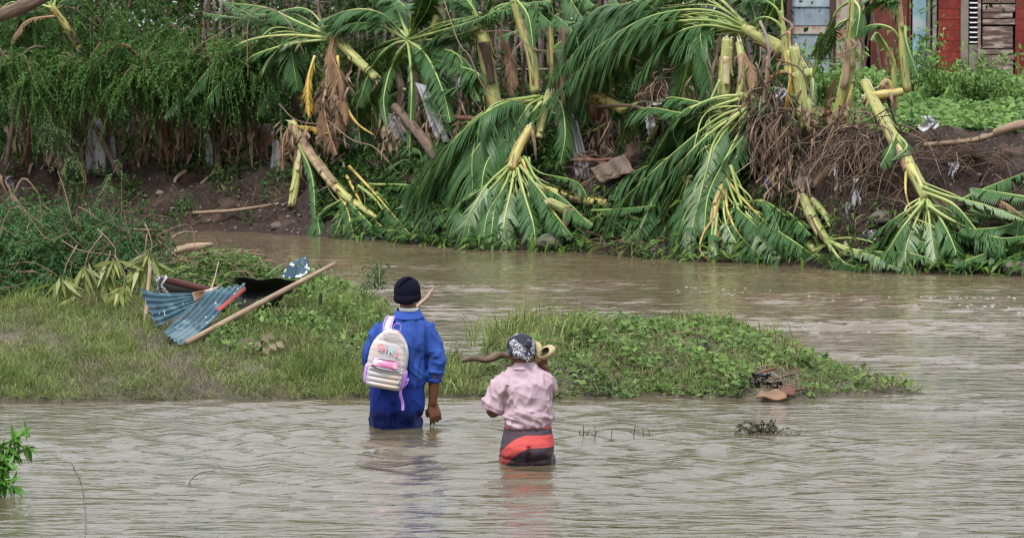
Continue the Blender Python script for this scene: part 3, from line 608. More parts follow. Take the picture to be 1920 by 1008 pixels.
plant('yellow and brown blotched banana stem hanging head down, pale stalks in the river',
      [([(1379, 266, .9), (1364, 325, .7), (1345, 375, .5), (1336, 415, .35)], [.052, .055, .045, .04], 'pstemyel', 3)],
      [([(1338, 410, .35), (1318, 440, .2), (1314, 472, .1), (1345, 493, 0)], .05, 'y', dict(b0=.6)),
       ([(1338, 412, .35), (1352, 455, .2), (1388, 493, .05)], .05, 'd', dict(b0=.4)),
       ([(1338, 412, .35), (1335, 450, .2), (1348, 488, .05)], .1, 'p', dict(b0=.3)),
       ([(1360, 345, .6), (1366, 400, .4), (1395, 450, .2), (1448, 490, .05)], .24, 'gy', dict(b0=.35)),
       ([(1362, 335, .6), (1385, 390, .45), (1420, 430, .3), (1465, 485, .1)], .24, 'p', dict(b0=.35)),
       ([(1362, 335, .6), (1390, 370, .5), (1440, 420, .3), (1510, 480, .1)], .22, 'gy', dict(b0=.4)),
       ([(1356, 360, .6), (1362, 420, .3), (1400, 485, .05)], .2, 'p', dict(b0=.4)),
       ([(1345, 400, .4), (1340, 450, .2), (1330, 490, .02)], .12, 'p'),
       ([(1370, 310, .6), (1400, 400, .4), (1470, 440, .25), (1530, 482, .1)], .22, 'g', dict(b0=.4))], extra=6, exargs=((1380, 380, .5), (1330, 1540), (465, 492), .2))
plant('green upright banana stem with a yellow dead leaf hanging on its left side',
      [([(1489, 90, 1.5), (1500, 160, 1.5), (1513, 242, 1.5)], [.055, .065, .075], 'pstem', 1),
       ([(1505, 175, 1.6), (1518, 200, 1.55), (1520, 245, 1.5)], [.03, .04, .05], 'pstem', 0)],
      [([(1478, 95, 1.5), (1482, 140, 1.4), (1475, 185, 1.3), (1466, 235, 1.3)], .07, 'y', dict(b0=.15, droop=1.2)),
       ([(1480, 60, 1.6), (1482, 110, 1.5), (1484, 165, 1.4)], .05, 'y', dict(b0=.15)),
       ([(1520, 130, 1.8), (1525, 160, 1.7), (1520, 230, 1.6)], .1, 'p')])
plant('tall green banana stem with dark dry husk at its foot before the zinc shack',
      [([(1601, -30, 1.9), (1597, 60, 1.9), (1588, 150, 1.9), (1568, 238, 1.9)], [.045, .05, .075, .09], 'pstem', 2, False),
       ([(1600, 150, 1.95), (1592, 190, 1.9), (1585, 240, 1.9)], [.012, .03, .035], 'pstemyel', 1)],
      [([(1552, 232, 1.8), (1556, 190, 1.8), (1566, 145, 1.8)], .08, 'd', dict(b0=.0, droop=.2)),
       ([(1545, 235, 1.8), (1550, 200, 1.8), (1558, 160, 1.8)], .08, 'd', dict(b0=.0, droop=.2)),
       ([(1598, 0, 1.9), (1570, 20, 1.8), (1550, 60, 1.7), (1520, 105, 1.6)], .13, 'g', dict(b0=.35)),
       ([(1596, 35, 1.9), (1570, 48, 1.8), (1555, 85, 1.7), (1535, 110, 1.6)], .13, 'g', dict(b0=.4)),
       ([(1600, 0, 1.9), (1612, 20, 1.8), (1605, 70, 1.7)], .15, 'g')])
plant('young banana shoot with long bare stalks fanning up left of the zinc wall',
      [([(1465, 20, 1.7), (1470, 70, 1.7), (1478, 140, 1.7)], [.02, .035, .045], 'pstem', 0, False)],
      [([(1467, 50, 1.7), (1455, 15, 1.6), (1420, -10, 1.5)], .1, 'g', dict(b0=.5)),
       ([(1468, 55, 1.7), (1466, 0, 1.7), (1462, -40, 1.6)], .1, 'g', dict(b0=.5)),
       ([(1470, 60, 1.7), (1455, 40, 1.6), (1430, 32, 1.5), (1400, 45, 1.4)], .12, 'g', dict(b0=.5)),
       ([(1520, 160, 1.8), (1530, 110, 1.7), (1540, 60, 1.6)], .1, 'g', dict(b0=.5)),
       ([(1515, 165, 1.8), (1530, 130, 1.7), (1555, 70, 1.6), (1590, 35, 1.5)], .12, 'g', dict(b0=.3))])
plant('slender young banana plant with one dark leaf bowed left, before the red-brown wall',
      [([(1683, -30, 2.2), (1686, 30, 2.2), (1692, 90, 2.2), (1701, 172, 2.2)], [.03, .035, .045, .05], 'pstem', 1, False),
       ([(1668, 90, 2.1), (1674, 120, 2.1), (1677, 168, 2.1)], [.02, .03, .032], 'pstem', 0, False)],
      [([(1688, 75, 2.2), (1668, 52, 2.1), (1630, 48, 2.0), (1572, 76, 1.9)], .12, 'g', dict(b0=.3, droop=1)),
       ([(1676, 120, 2.1), (1665, 90, 2.0), (1645, 62, 1.9), (1632, 75, 1.8)], .1, 'g', dict(b0=.3)),
       ([(1684, 10, 2.2), (1668, 0, 2.1), (1640, -5, 2.0), (1615, 5, 1.9)], .18, 'g', dict(b0=.1)),
       ([(1686, 35, 2.2), (1675, 5, 2.1), (1665, -30, 2.0)], .15, 'g', dict(b0=.3)),
       ([(1697, 50, 2.2), (1700, 80, 2.1), (1720, 140, 2.0)], .1, 'g', dict(b0=.3))])
plant('long snapped banana stem folded over the bank edge, crown splayed in the water',
      [([(1622, 155, 1.9), (1660, 232, 1.3), (1700, 300, .9), (1738, 372, .5)], [.05, .062, .07, .065], 'pstem', 4),
       ([(1622, 184, 1.7), (1655, 178, 1.7), (1692, 172, 1.8)], [.05, .055, .045], 'pstemyel', 1),
       ([(1652, 165, 1.8), (1665, 155, 1.85), (1680, 205, 1.9)], [.035, .04, .035], 'pstemyel', 1)],
      [([(1735, 368, .5), (1715, 420, .3), (1700, 460, .15), (1697, 513, .02)], .2, 'p', dict(b0=.35)),
       ([(1738, 372, .5), (1745, 430, .3), (1755, 498, .05)], .2, 'p', dict(b0=.35)),
       ([(1740, 375, .5), (1775, 430, .3), (1800, 490, .05)], .24, 'g', dict(b0=.3)),
       ([(1700, 300, .8), (1700, 370, .6), (1730, 430, .3)], .05, 'gy', dict(b0=.8)),
       ([(1730, 350, .5), (1780, 368, .4), (1850, 385, .3), (1920, 412, .25)], .17, 'p', dict(b0=.35, droop=.3)),
       ([(1735, 360, .5), (1790, 385, .3), (1840, 440, .2), (1890, 470, .1)], .22, 'g', dict(b0=.3)),
       ([(1680, 250, 1.1), (1668, 280, .9), (1650, 312, .8)], .14, 'g', dict(b0=.0)),
       ([(1685, 255, 1.1), (1700, 275, .9), (1672, 300, .8)], .12, 'g', dict(b0=.0)),
       ([(1740, 385, .4), (1790, 415, .3), (1870, 445, .2), (1935, 440, .2)], .24, 'g', dict(b0=.3)),
       ([(1730, 380, .4), (1690, 430, .2), (1650, 495, .02)], .22, 'g', dict(b0=.3))], extra=8, exargs=((1740, 385, .5), (1640, 1900), (470, 508), .22))
plant('small green banana stub bending into the water left of the splayed crown',
      [([(1507, 372, .7), (1530, 420, .45), (1556, 458, .2)], [.055, .06, .035], 'pstem', 3),
       ([(1525, 375, .75), (1545, 400, .6), (1556, 425, .5)], [.03, .03, .012], 'pstem', 0)],
      [([(1552, 452, .2), (1562, 480, .1), (1575, 505, .02)], .12, 'p', dict(b0=.5)),
       ([(1552, 450, .2), (1590, 470, .15), (1640, 480, .1), (1690, 507, .02)], .15, 'p', dict(b0=.4)),
       ([(1555, 452, .2), (1610, 470, .2), (1700, 474, .15), (1760, 490, .1)], .16, 'g', dict(b0=.4)),
       ([(1550, 450, .2), (1580, 490, .05), (1620, 503, .02)], .14, 'g', dict(b0=.3))])
plant('yellow-green banana stump with torn leaves high among the feathery trees at far left',
      [([(148, 92, 1.8), (125, 52, 1.8), (98, 15, 1.8)], [.05, .055, .045], 'pstemyel', 1)],
      [([(98, 15, 1.8), (50, 5, 1.7), (0, 25, 1.6), (-40, 70, 1.5)], .2, 'p', dict(b0=.2)), ([(100, 20, 1.8), (70, -20, 1.8), (30, -30, 1.7)], .2, 'p'),
       ([(100, 15, 1.8), (110, -20, 1.8), (130, -50, 1.7)], .2, 'g'), ([(105, 30, 1.8), (50, 40, 1.6), (20, 80, 1.5)], .1, 'd')])
plant('banana crown of dark leaves spilling down between the leaning stem and the arching leaves',
      [([(800, 290, 1.7), (785, 320, 1.5), (780, 345, 1.3)], [.04, .05, .045], 'pstem', 1)],
      [([(782, 335, 1.3), (740, 350, 1.0), (700, 400, .6)], .3, 'g'), ([(782, 335, 1.3), (800, 360, 1.0), (810, 430, .3)], .3, 'g'), ([(785, 330, 1.3), (830, 330, 1.0), (870, 380, .6)], .28, 'g'),
       ([(780, 340, 1.2), (760, 380, .8), (750, 440, .2)], .3, 'g'), ([(790, 325, 1.4), (760, 300, 1.3), (720, 320, 1.1)], .26, 'g'), ([(790, 330, 1.3), (840, 360, 1.0), (850, 440, .3)], .3, 'p')], extra=8, exargs=((785, 345, 1.2), (700, 880), (400, 462), .26))
plant('dark banana crown hanging low behind the sunken gap',
      [([(1235, 215, 1.9), (1220, 255, 1.8), (1205, 290, 1.7)], [.04, .05, .045], 'pstemyel', 2)],
      [([(1205, 285, 1.7), (1170, 310, 1.4), (1150, 400, .9)], .3, 'g'), ([(1208, 285, 1.7), (1220, 330, 1.4), (1210, 430, .8)], .3, 'g'), ([(1205, 280, 1.7), (1240, 300, 1.5), (1275, 370, 1.1)], .26, 'g'), ([(1208, 288, 1.6), (1190, 340, 1.3), (1180, 440, .5)], .3, 'g')], extra=5, exargs=((1205, 300, 1.5), (1120, 1260), (400, 465), .24))
plant('banana leaves sprawling over the bank below the tall yellow-green stem',
      [([(930, 215, 2.1), (925, 245, 2.0), (915, 270, 1.9)], [.06, .065, .06], 'pstem', 2)],
      [([(918, 250, 1.9), (880, 230, 1.8), (830, 250, 1.5), (800, 330, 1.1)], .34, 'g'), ([(918, 250, 1.9), (950, 230, 1.8), (975, 270, 1.5)], .22, 'g'), ([(915, 260, 1.9), (880, 280, 1.6), (850, 350, 1.2)], .3, 'g'), ([(918, 255, 1.9), (925, 300, 1.6), (900, 380, 1.0)], .3, 'g')])
plant('slim green banana stems crowded behind the upright brown post',
      [([(1030, -30, 2.9), (1032, 80, 2.9), (1040, 190, 2.8)], [.04, .045, .05], 'pstem', 1, False), ([(1095, -20, 3.1), (1088, 70, 3.0), (1080, 150, 3.0)], [.035, .04, .045], 'pstem', 1, False)],
      [([(1030, 0, 2.9), (1060, -10, 2.8), (1095, 40, 2.6)], .24, 'g'), ([(1032, 20, 2.9), (1005, 20, 2.8), (985, 70, 2.6)], .24, 'g'), ([(1090, 20, 3.1), (1120, 40, 2.9), (1130, 110, 2.7)], .24, 'g'), ([(1088, 60, 3.0), (1060, 80, 2.8), (1050, 140, 2.6)], .22, 'g')])
plant('banana plant with drooping dark leaves behind the yellow hanging leaf at left',
      [([(690, 130, 2.6), (688, 200, 2.5), (684, 270, 2.4)], [.05, .055, .06], 'pstemyel', 2)],
      [([(690, 140, 2.6), (660, 130, 2.4), (640, 200, 2.1), (635, 290, 1.9)], .26, 'g'), ([(690, 140, 2.6), (720, 140, 2.4), (738, 210, 2.1)], .24, 'g'), ([(690, 150, 2.6), (670, 200, 2.3), (680, 300, 2.0)], .26, 'g'), ([(690, 145, 2.6), (700, 200, 2.4), (712, 290, 2.1)], .1, 'd')])
plant('small banana crown dangling over the left soil, right of the pale stump',
      [([(612, 300, 1.7), (608, 325, 1.6), (604, 345, 1.5)], [.03, .04, .035], 'pstem', 1)],
      [([(605, 335, 1.5), (585, 360, 1.2), (585, 440, .5)], .16, 'g'), ([(605, 335, 1.5), (612, 380, 1.1), (612, 442, .4)], .18, 'g'), ([(606, 335, 1.5), (632, 360, 1.2), (640, 430, .6)], .16, 'g')])
plant('low banana crown wedged in the root mass behind the green stub',
      [([(1470, 345, 1.3), (1455, 375, 1.0), (1448, 395, .8)], [.035, .04, .035], 'pstem', 2)],
      [([(1450, 390, .8), (1430, 410, .6), (1420, 460, .2)], .2, 'g'), ([(1450, 390, .8), (1465, 420, .6), (1490, 465, .2)], .2, 'g'), ([(1450, 388, .8), (1480, 400, .6), (1520, 440, .3)], .18, 'g')])
for k, (pl, Wd, kd, lab) in enumerate([
    ([(1795, 378, .9), (1850, 352, .8), (1935, 318, .8)], .24, 'g', 'dark green torn banana leaf lying over the soil at the right edge'),
    ([(1935, 372, .7), (1880, 362, .6), (1820, 352, .5)], .2, 'g', 'dark torn leaf tip pointing left just below the right-edge leaf'),
    ([(1945, 400, .4), (1880, 425, .35), (1800, 430, .2)], .24, 'g', 'torn banana leaf pointing left under the pale comb-like leaf at right'),
    ([(1950, 445, .3), (1870, 468, .2), (1790, 495, .05)], .24, 'g', 'wet torn banana leaf lowest in the pile at right edge'),
    ([(1940, 470, .3), (1900, 480, .2), (1850, 500, .05)], .2, 'g', 'short dark banana leaf dipping in the water beside the bottom rags'),
    ([(1860, 372, .6), (1890, 385, .5), (1925, 410, .45)], .07, 'd', 'curled brown dead banana leaf on the pile at right edge')]):
    p = FF(pl); t = thing('banana_leaf', min(p, key=lambda q: q[2]), lab, 'banana leaf'); banana_leaf(t, p, Wd, kd, b0=.03, droop=.7)

for k in range(30):
    px_ = rng.uniform(560, 1430) if k < 24 else rng.uniform(1450, 1900); py_ = rng.uniform(150, 440) if k < 24 else rng.uniform(420, 490); d_ = .5 + (440 - py_) / 260 * 1.6 + rng.uniform(-.2, .4) if k < 24 else .4
    a_ = rng.normal(.9, .7) * (1 if rng.random() < .5 else -1) ; L_ = rng.uniform(35, 95)
    pts_ = FF([(px_, py_, d_), (px_ + math.sin(a_) * L_ * .5 + rng.normal(0, 5), py_ + math.cos(a_) * L_ * .5, d_ - .1), (px_ + math.sin(a_) * L_, py_ + math.cos(a_) * L_ * .95, d_ - .15)])
    mb_ = MB(); rr_ = rng.uniform(.016, .04); tube(mb_, cr(pts_, 9), [rr_, rr_ * 1.05, rr_ * .7], 7, rng.uniform(0, 1), jit=.06)
    tag(mb_.build('banana_stalk', M[('pstemyel', 'pstem', 'rib', 'sheath', 'husk')[k % 5]]), 'broken banana stalk fragment lodged among the fallen plants on the bank', 'stalk', 'stalk fragments lodged in the bank debris')
# extra torn strips lying in the water margin: nobody could count these
mb = MB(); n = 2600
px = rng.uniform(600, 1900, n); X = (px - 960) / FPX * 48; Y = ybank(X) + rng.uniform(-.12, .85, n) ** 1.0; Z = np.maximum(gz_far(X, Y), 0) + rng.uniform(.0, .16, n)
d = np.stack([rng.normal(0, 1, n), rng.normal(-.5, .5, n), rng.normal(-.25, .35, n)], -1)
leafs(mb, np.stack([X, Y, Z], -1), d, rng.normal(0, .4, (n, 3)) + [0, 0, 1], rng.uniform(.1, .3, n), rng.uniform(.015, .05, n), rng.uniform(0, 1, n), .2)
tag(mb.build('leaf_litter', M['blade'], origin=(0, 48, 0)), 'shredded banana leaf strips strewn along the waterline', 'leaf litter', kind='stuff')

# ------------------------------------------------------------------ trees
def drooping_tree(label, base, top, Rr, nl=9, ns_=150, sprayL=0.36, up=0.35, m='feather', bark='bark', r=.055, tintb=(0, 1), reach=(-.3, -1), name='feathery_tree', cat='tree', down=.9, M_=11, ll=.05):
    """base, top: world points; crown of arching limbs hung with pinnate sprays"""
    root = thing(name, base, label, cat); mt = MB()
    base, top = np.asarray(base), np.asarray(top)
    mid = (base + top) / 2 + rng.normal(0, .08, 3) * np.linalg.norm(top - base) * .5
    tube(mt, cr([base - [0, 0, .1], mid, top], 12), [r, r * .8, r * .6], 8, rng.uniform(0, 1), jit=.06)
    trunk = mt.build('trunk', M[bark], root); lb = MB(); lv = MB()
    for k in range(nl):
        a = 2 * np.pi * k / nl + rng.normal(0, .25); out = np.array([np.cos(a), np.sin(a) * .75 + reach[0] * .3, 0]); ln = Rr * rng.uniform(.65, 1.1)
        s0 = top - (top - mid) * rng.uniform(0, .5)
        p = cr([s0, s0 + out * ln * .45 + [0, 0, up * ln * rng.uniform(.4, 1.3)], s0 + out * ln + [0, 0, (up - .55) * ln * rng.uniform(.5, 1.2)]], 10)
        tube(lb, p, [r * .45, r * .28, r * .1], 5, rng.uniform(0, 1))
        q = ns_ // nl; tt = rng.uniform(.15, 1, q) * 9; i0 = np.clip(tt.astype(int), 0, 8); f = (tt - i0)[:, None]
        P0 = p[i0] * (1 - f) + p[i0 + 1] * f + rng.normal(0, .05, (q, 3))
        D = out + rng.normal(0, .65, (q, 3)) + [0, 0, -.1]
        sprays(lv, lv, P0, D, rng.uniform(.45, 1.5, q) * sprayL, rng.uniform(.4, 1.6, q) * down, M_, ll, ll * .36, tint=np.clip(rng.uniform(*tintb, q), 0, 1))
    lb.build('limbs', M[bark], root); lv.build('crown', M[m], root)
    return root
DT = [  # label, base(px,py,d), top(px,py,d), R, sprays
 ('feathery tree leaning over the bank at the left edge', (60, 330, 2.0), (20, 110, .9), .95, 400, 'bark'),
 ('feathery tree bowed low above the upright zinc pieces', (215, 330, 2.0), (150, 115, .8), .95, 460, 'barkred'),
 ('feathery tree with thick pale trunk hanging its sprays to the soil', (320, 320, 2.1), (270, 110, 1.0), .85, 460, 'barkred'),
 ('feathery tree standing over the forked bare roots', (425, 318, 2.0), (395, 100, 1.0), .75, 400, 'bark'),
 ('narrow feathery tree behind the small grey zinc strip', (495, 330, 2.3), (480, 110, 1.5), .7, 340, 'bark'),
 ('low feathery tree drooping just above the zinc stack at left', (375, 330, 2.4), (370, 90, 1.7), .9, 400, 'bark'),
 ('tall feathery tree rising over the left stump of banana', (160, 320, 3.2), (190, 30, 2.6), 1.1, 420, 'bark'),
 ('tall feathery tree filling the top left corner', (20, 320, 3.4), (40, 40, 2.8), 1.1, 420, 'bark'),
 ('dark feathery tree behind the snapped banana crown', (560, 300, 3.2), (540, 90, 2.7), .9, 380, 'bark'),
 ('feathery tree behind the radiating banana stalks', (740, 320, 3.0), (730, 110, 2.6), .8, 360, 'barkred'),
]
for lab, b_, t_, Rr, ns_, bk in DT:
    drooping_tree(lab, F(*b_), F(*t_), Rr, 9, ns_, bark=bk)

def bushy_mesh(kind):
    """trunk/limbs/crown meshes of one kind of small thicket tree, base at origin, about 4 m tall"""
    h = [3.6, 4.4, 4.0, 5.0][kind]; mt = MB(); lv = MB()
    q = cr([(0, 0, -.2), (rng.normal(0, .12), 0, h * .45), (rng.normal(0, .25), rng.normal(0, .2), h * .95)], 10)
    tube(mt, q, [.05, .04, .015], 6, .4, jit=.05)
    n = [900, 1100, 1000, 1300][kind]
    for k in range(16):
        i0 = rng.integers(2, 9); a = rng.uniform(0, 6.28); ln = rng.uniform(.5, 1.1) * (1.2 - i0 / 14)
        e = q[i0] + [np.cos(a) * ln, np.sin(a) * ln, rng.uniform(-.1, .6) * ln]
        p = cr([q[i0], (q[i0] + e) / 2 + [0, 0, .12], e], 6); tube(mt, p, [.018, .012, .004], 4, .5)
        m_ = n // 16; cc = p[rng.integers(1, 6, m_)] + rng.normal(0, .2, (m_, 3))
        dd = rng.normal(0, 1, (m_, 3)) + [0, 0, -.3]
        leafs(lv, cc, dd, rng.normal(0, .5, (m_, 3)) + [0, 0, 1], rng.uniform(.07, .16, m_), rng.uniform(.03, .07, m_), np.clip(.5 + rng.normal(0, .3, m_), 0, 1))
    return mt.mesh('trunk', (0, 0, 0)), lv.mesh('crown', (0, 0, 0))
BM = [bushy_mesh(k) for k in range(4)]
for t_, c_ in BM: t_.materials.append(M['bark']); c_.materials.append(M['thicket'])
def bushy(label, px, d, k, sc, group='thicket trees behind the stake fence', name='thicket_tree', ht=1.0):
    Y = 50.0
    for _ in range(5): x = (px - 960) / FPX * Y; Y = float(ybank(x)) + d
    z = float(gz_far(x, Y)); root = thing(name, (x, Y, z - .05), label, 'tree', group); root.rotation_euler = (0, 0, rng.uniform(0, 6.28)); root.scale = (sc, sc, sc * ht)
    for nm_, me in (('trunk', BM[k][0]), ('crown', BM[k][1])):
        o = bpy.data.objects.new(nm_, me); C.objects.link(o); o.parent = root
    return root
for k in range(44):
    bushy('slim leafy tree in the dark thicket beyond the stakes', -140 + k * 35 + rng.normal(0, 10), 11 + (k % 3) * 2.6 + rng.uniform(-.5, .5), k % 4, rng.uniform(.85, 1.2))
for k in range(16):
    bushy('small leafy tree standing just before the stakes', -60 + k * 92 + rng.normal(0, 18), 5.6 + rng.uniform(-.6, .8), k % 4, rng.uniform(.55, .8), group='small trees before the stake fence')
for px, lab in ((1385, 'leafy tree left of the dark shack corner'), (1975, 'leafy tree reaching in from the right edge before the plank gate')):
    bushy(lab, px, 9 if px < 1500 else 14, 1, .9, None)
mb = MB(); n = 15000
px = rng.uniform(-300, 1420, n); dd = rng.uniform(19, 24, n); X = (px - 960) / FPX * (50 + dd); Y = ybank(X) + dd; Z = 1.2 + rng.uniform(0, 4.2, n)
leafs(mb, np.stack([X, Y, Z], -1), rng.normal(0, 1, (n, 3)), rng.normal(0, .6, (n, 3)) + [0, -.4, 1], rng.uniform(.15, .32, n), rng.uniform(.08, .16, n), np.clip(.25 + rng.normal(0, .25, n), 0, 1))
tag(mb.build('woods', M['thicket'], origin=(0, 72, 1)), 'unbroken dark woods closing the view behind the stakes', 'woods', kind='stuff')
# low shrubs filling the foot of the trees
mb = MB(); n = 26000
px = rng.uniform(-160, 1440, n); dd = rng.uniform(2.3, 7.5, n); X = (px - 960) / FPX * (50 + dd); Y = ybank(X) + dd
hh = (0.55 + 0.5 * vnoise(X, Y, 1.3, 3)) * (.5 + .12 * dd); Z = gz_far(X, Y) + rng.uniform(0, 1, n) ** .7 * np.clip(hh, .15, 1.6)
leafs(mb, np.stack([X, Y, Z], -1), rng.normal(0, 1, (n, 3)), rng.normal(0, .5, (n, 3)) + [0, 0, 1], rng.uniform(.06, .15, n), rng.uniform(.03, .06, n), np.clip(.3 + rng.normal(0, .25, n), 0, 1))
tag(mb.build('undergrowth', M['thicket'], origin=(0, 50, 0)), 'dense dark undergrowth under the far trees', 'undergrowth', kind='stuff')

mb = MB(); n = 16000
px = rng.uniform(560, 1470, n); dd = rng.uniform(.35, 3.0, n); X = (px - 960) / FPX * (48 + dd); Y = ybank(X) + dd; k = (vnoise(X, Y, 1.7, 5) > -.35) & ~((px > 1060) & (px < 1200) & (dd > .6)) & ~((px > 1500) & (rng.uniform(0, 1, len(px)) < .5)); X, Y, dd = X[k], Y[k], dd[k]; n = len(X)
Z = gz_far(X, Y) + rng.uniform(0, .28, n) ** 1.0 * (1 + .6 * vnoise(X, Y, 3, 2))
leafs(mb, np.stack([X, Y, Z], -1), rng.normal(0, 1, (n, 3)) + [0, -.3, -.3], rng.normal(0, .5, (n, 3)) + [0, -.4, 1], rng.uniform(.05, .16, n), rng.uniform(.015, .05, n), np.clip(.3 + rng.normal(0, .25, n), 0, 1))
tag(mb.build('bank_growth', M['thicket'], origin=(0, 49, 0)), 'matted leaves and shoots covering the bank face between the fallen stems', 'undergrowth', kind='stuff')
for (cx_, cy_, a_, b_, n_, lab_) in ((760, 380, 60, 30, 60, 'husks strewn below the leaning brown trunk'), (1060, 310, 50, 35, 60, 'husks strewn round the sunken gap'), (1230, 330, 60, 45, 60, 'husks behind the long falling leaves'), (860, 240, 50, 30, 50, 'husks round the foot of the tall yellow-green stem')):
    mb_ = MB()
    for k in range(n_):
        p0 = F(cx_ + rng.normal(0, a_), cy_ + rng.normal(0, b_), 1.3 + rng.uniform(-.3, .6)); d_ = nrm(rng.normal(0, 1, 3) + [0, -.2, -.8]); L_ = rng.uniform(.15, .5); r_ = rng.uniform(.006, .022)
        tube(mb_, cr([p0, p0 + d_ * L_ * .5 + rng.normal(0, .03, 3), p0 + d_ * L_], 5), [r_, r_, r_ * .3], 5, rng.uniform(0, 1), rb=[r_ * .4, r_ * .3, r_ * .1])
    tag(mb_.build('dead_stalks', M['husk']), lab_, 'dead stalks', kind='stuff')
mb = MB(); n = 9000
px = rng.uniform(-60, 570, n); dd = rng.uniform(.25, 2.4, n); X = (px - 960) / FPX * (54 + dd); Y = ybank(X) + dd; k = vnoise(X * 1.3, Y * 1.6, 2.2, 6.5) > .12; X, Y = X[k], Y[k]; n = len(X)
Z = gz_far(X, Y) + rng.uniform(0, .22, n) * np.clip(vnoise(X * 1.3, Y * 1.6, 2.2, 6.5) * 2.5, .2, 1.2)
leafs(mb, np.stack([X, Y, Z], -1), rng.normal(0, 1, (n, 3)), rng.normal(0, .5, (n, 3)) + [0, -.4, 1], rng.uniform(.04, .10, n), rng.uniform(.012, .035, n), np.clip(.4 + rng.normal(0, .3, n), 0, 1))
tag(mb.build('bank_weeds', M['feather'], origin=(-4, 55, 0)), 'patches of low weeds and fallen sprays on the left soil bank', 'undergrowth', kind='stuff')
# stake fence far behind
fe = thing('stake_fence', F(800, 200, 9.3), 'long palisade of thin grey upright stakes behind the banana plants', 'fence')
sm_ = []
for k in range(5):
    m_ = MB(); hgt = 2.5; tube(m_, cr([(0, 0, -.1), (rng.normal(0, .02), 0, hgt * .5), (rng.normal(0, .04), 0, hgt)], 6), [.035, .03, .026], 6, rng.uniform(0, 1), jit=.08)
    me = m_.mesh('stake', (0, 0, 0)); me.materials.append(M['stake']); sm_.append(me)
for k in range(118):
    px = 330 + k * 9.2 + rng.normal(0, 1.8); x = (px - 960) / FPX * 58; y = 58.3 + .05 * x * 0 + rng.normal(0, .04) + float(ybank(x)) - 49
    o = bpy.data.objects.new('stake', sm_[k % 5]); C.objects.link(o); o.parent = fe
    o.location = Vector((x, y, float(gz_far(x, y)))) - fe.location; o.rotation_euler = (rng.normal(0, .04), rng.normal(0, .05), rng.uniform(0, 6)); o.scale = (1, 1, rng.uniform(.85, 1.12))
for z in (.9, 1.9):
    m_ = MB(); xs_ = np.linspace((330 - 960) / FPX * 58, (1420 - 960) / FPX * 58, 12)
    tube(m_, np.stack([xs_, ybank(xs_) + 9.24, gz_far(xs_, ybank(xs_) + 9.3) + z], -1), .02, 5, .5); m_.build('rail', M['stake'], fe)

def deadleaves(label, cx, cy, d, sx_, sy_, n, L=.42, w_=.024, m='husk'):
    n = int(n * 2.0)
    """ragged ribbons of dead leaf hanging"""
    mb_ = MB()
    for k in range(n):
        p0 = F(cx + rng.normal(0, sx_), cy + rng.normal(0, sy_), d + rng.uniform(-.25, .2)); a = rng.uniform(0, 3.14); wv = np.array([np.cos(a), np.sin(a), 0]) * w_ * rng.uniform(.4, 1.1)
        pts = cr([p0, p0 + [rng.normal(0, .06), -rng.uniform(0, .1), -L * .4], p0 + [rng.normal(0, .1), rng.normal(0, .06), -L * rng.uniform(.7, 1.2)]], 6)
        wr_ = np.array([.6, 1, 1, .8, .6, .2])[:, None]; tw = rng.normal(0, .3, (6, 3)) * w_
        V = np.stack([pts - wv * wr_ / 2 + tw, pts + wv * wr_ / 2 - tw], 1).reshape(-1, 3); i_ = np.arange(5) * 2
        mb_.add(V, np.stack([i_, i_ + 1, i_ + 3, i_ + 2], -1), None, rng.uniform(0, 1))
    return tag(mb_.build('dead_leaves', M[m]), label, 'dead leaves', kind='stuff')
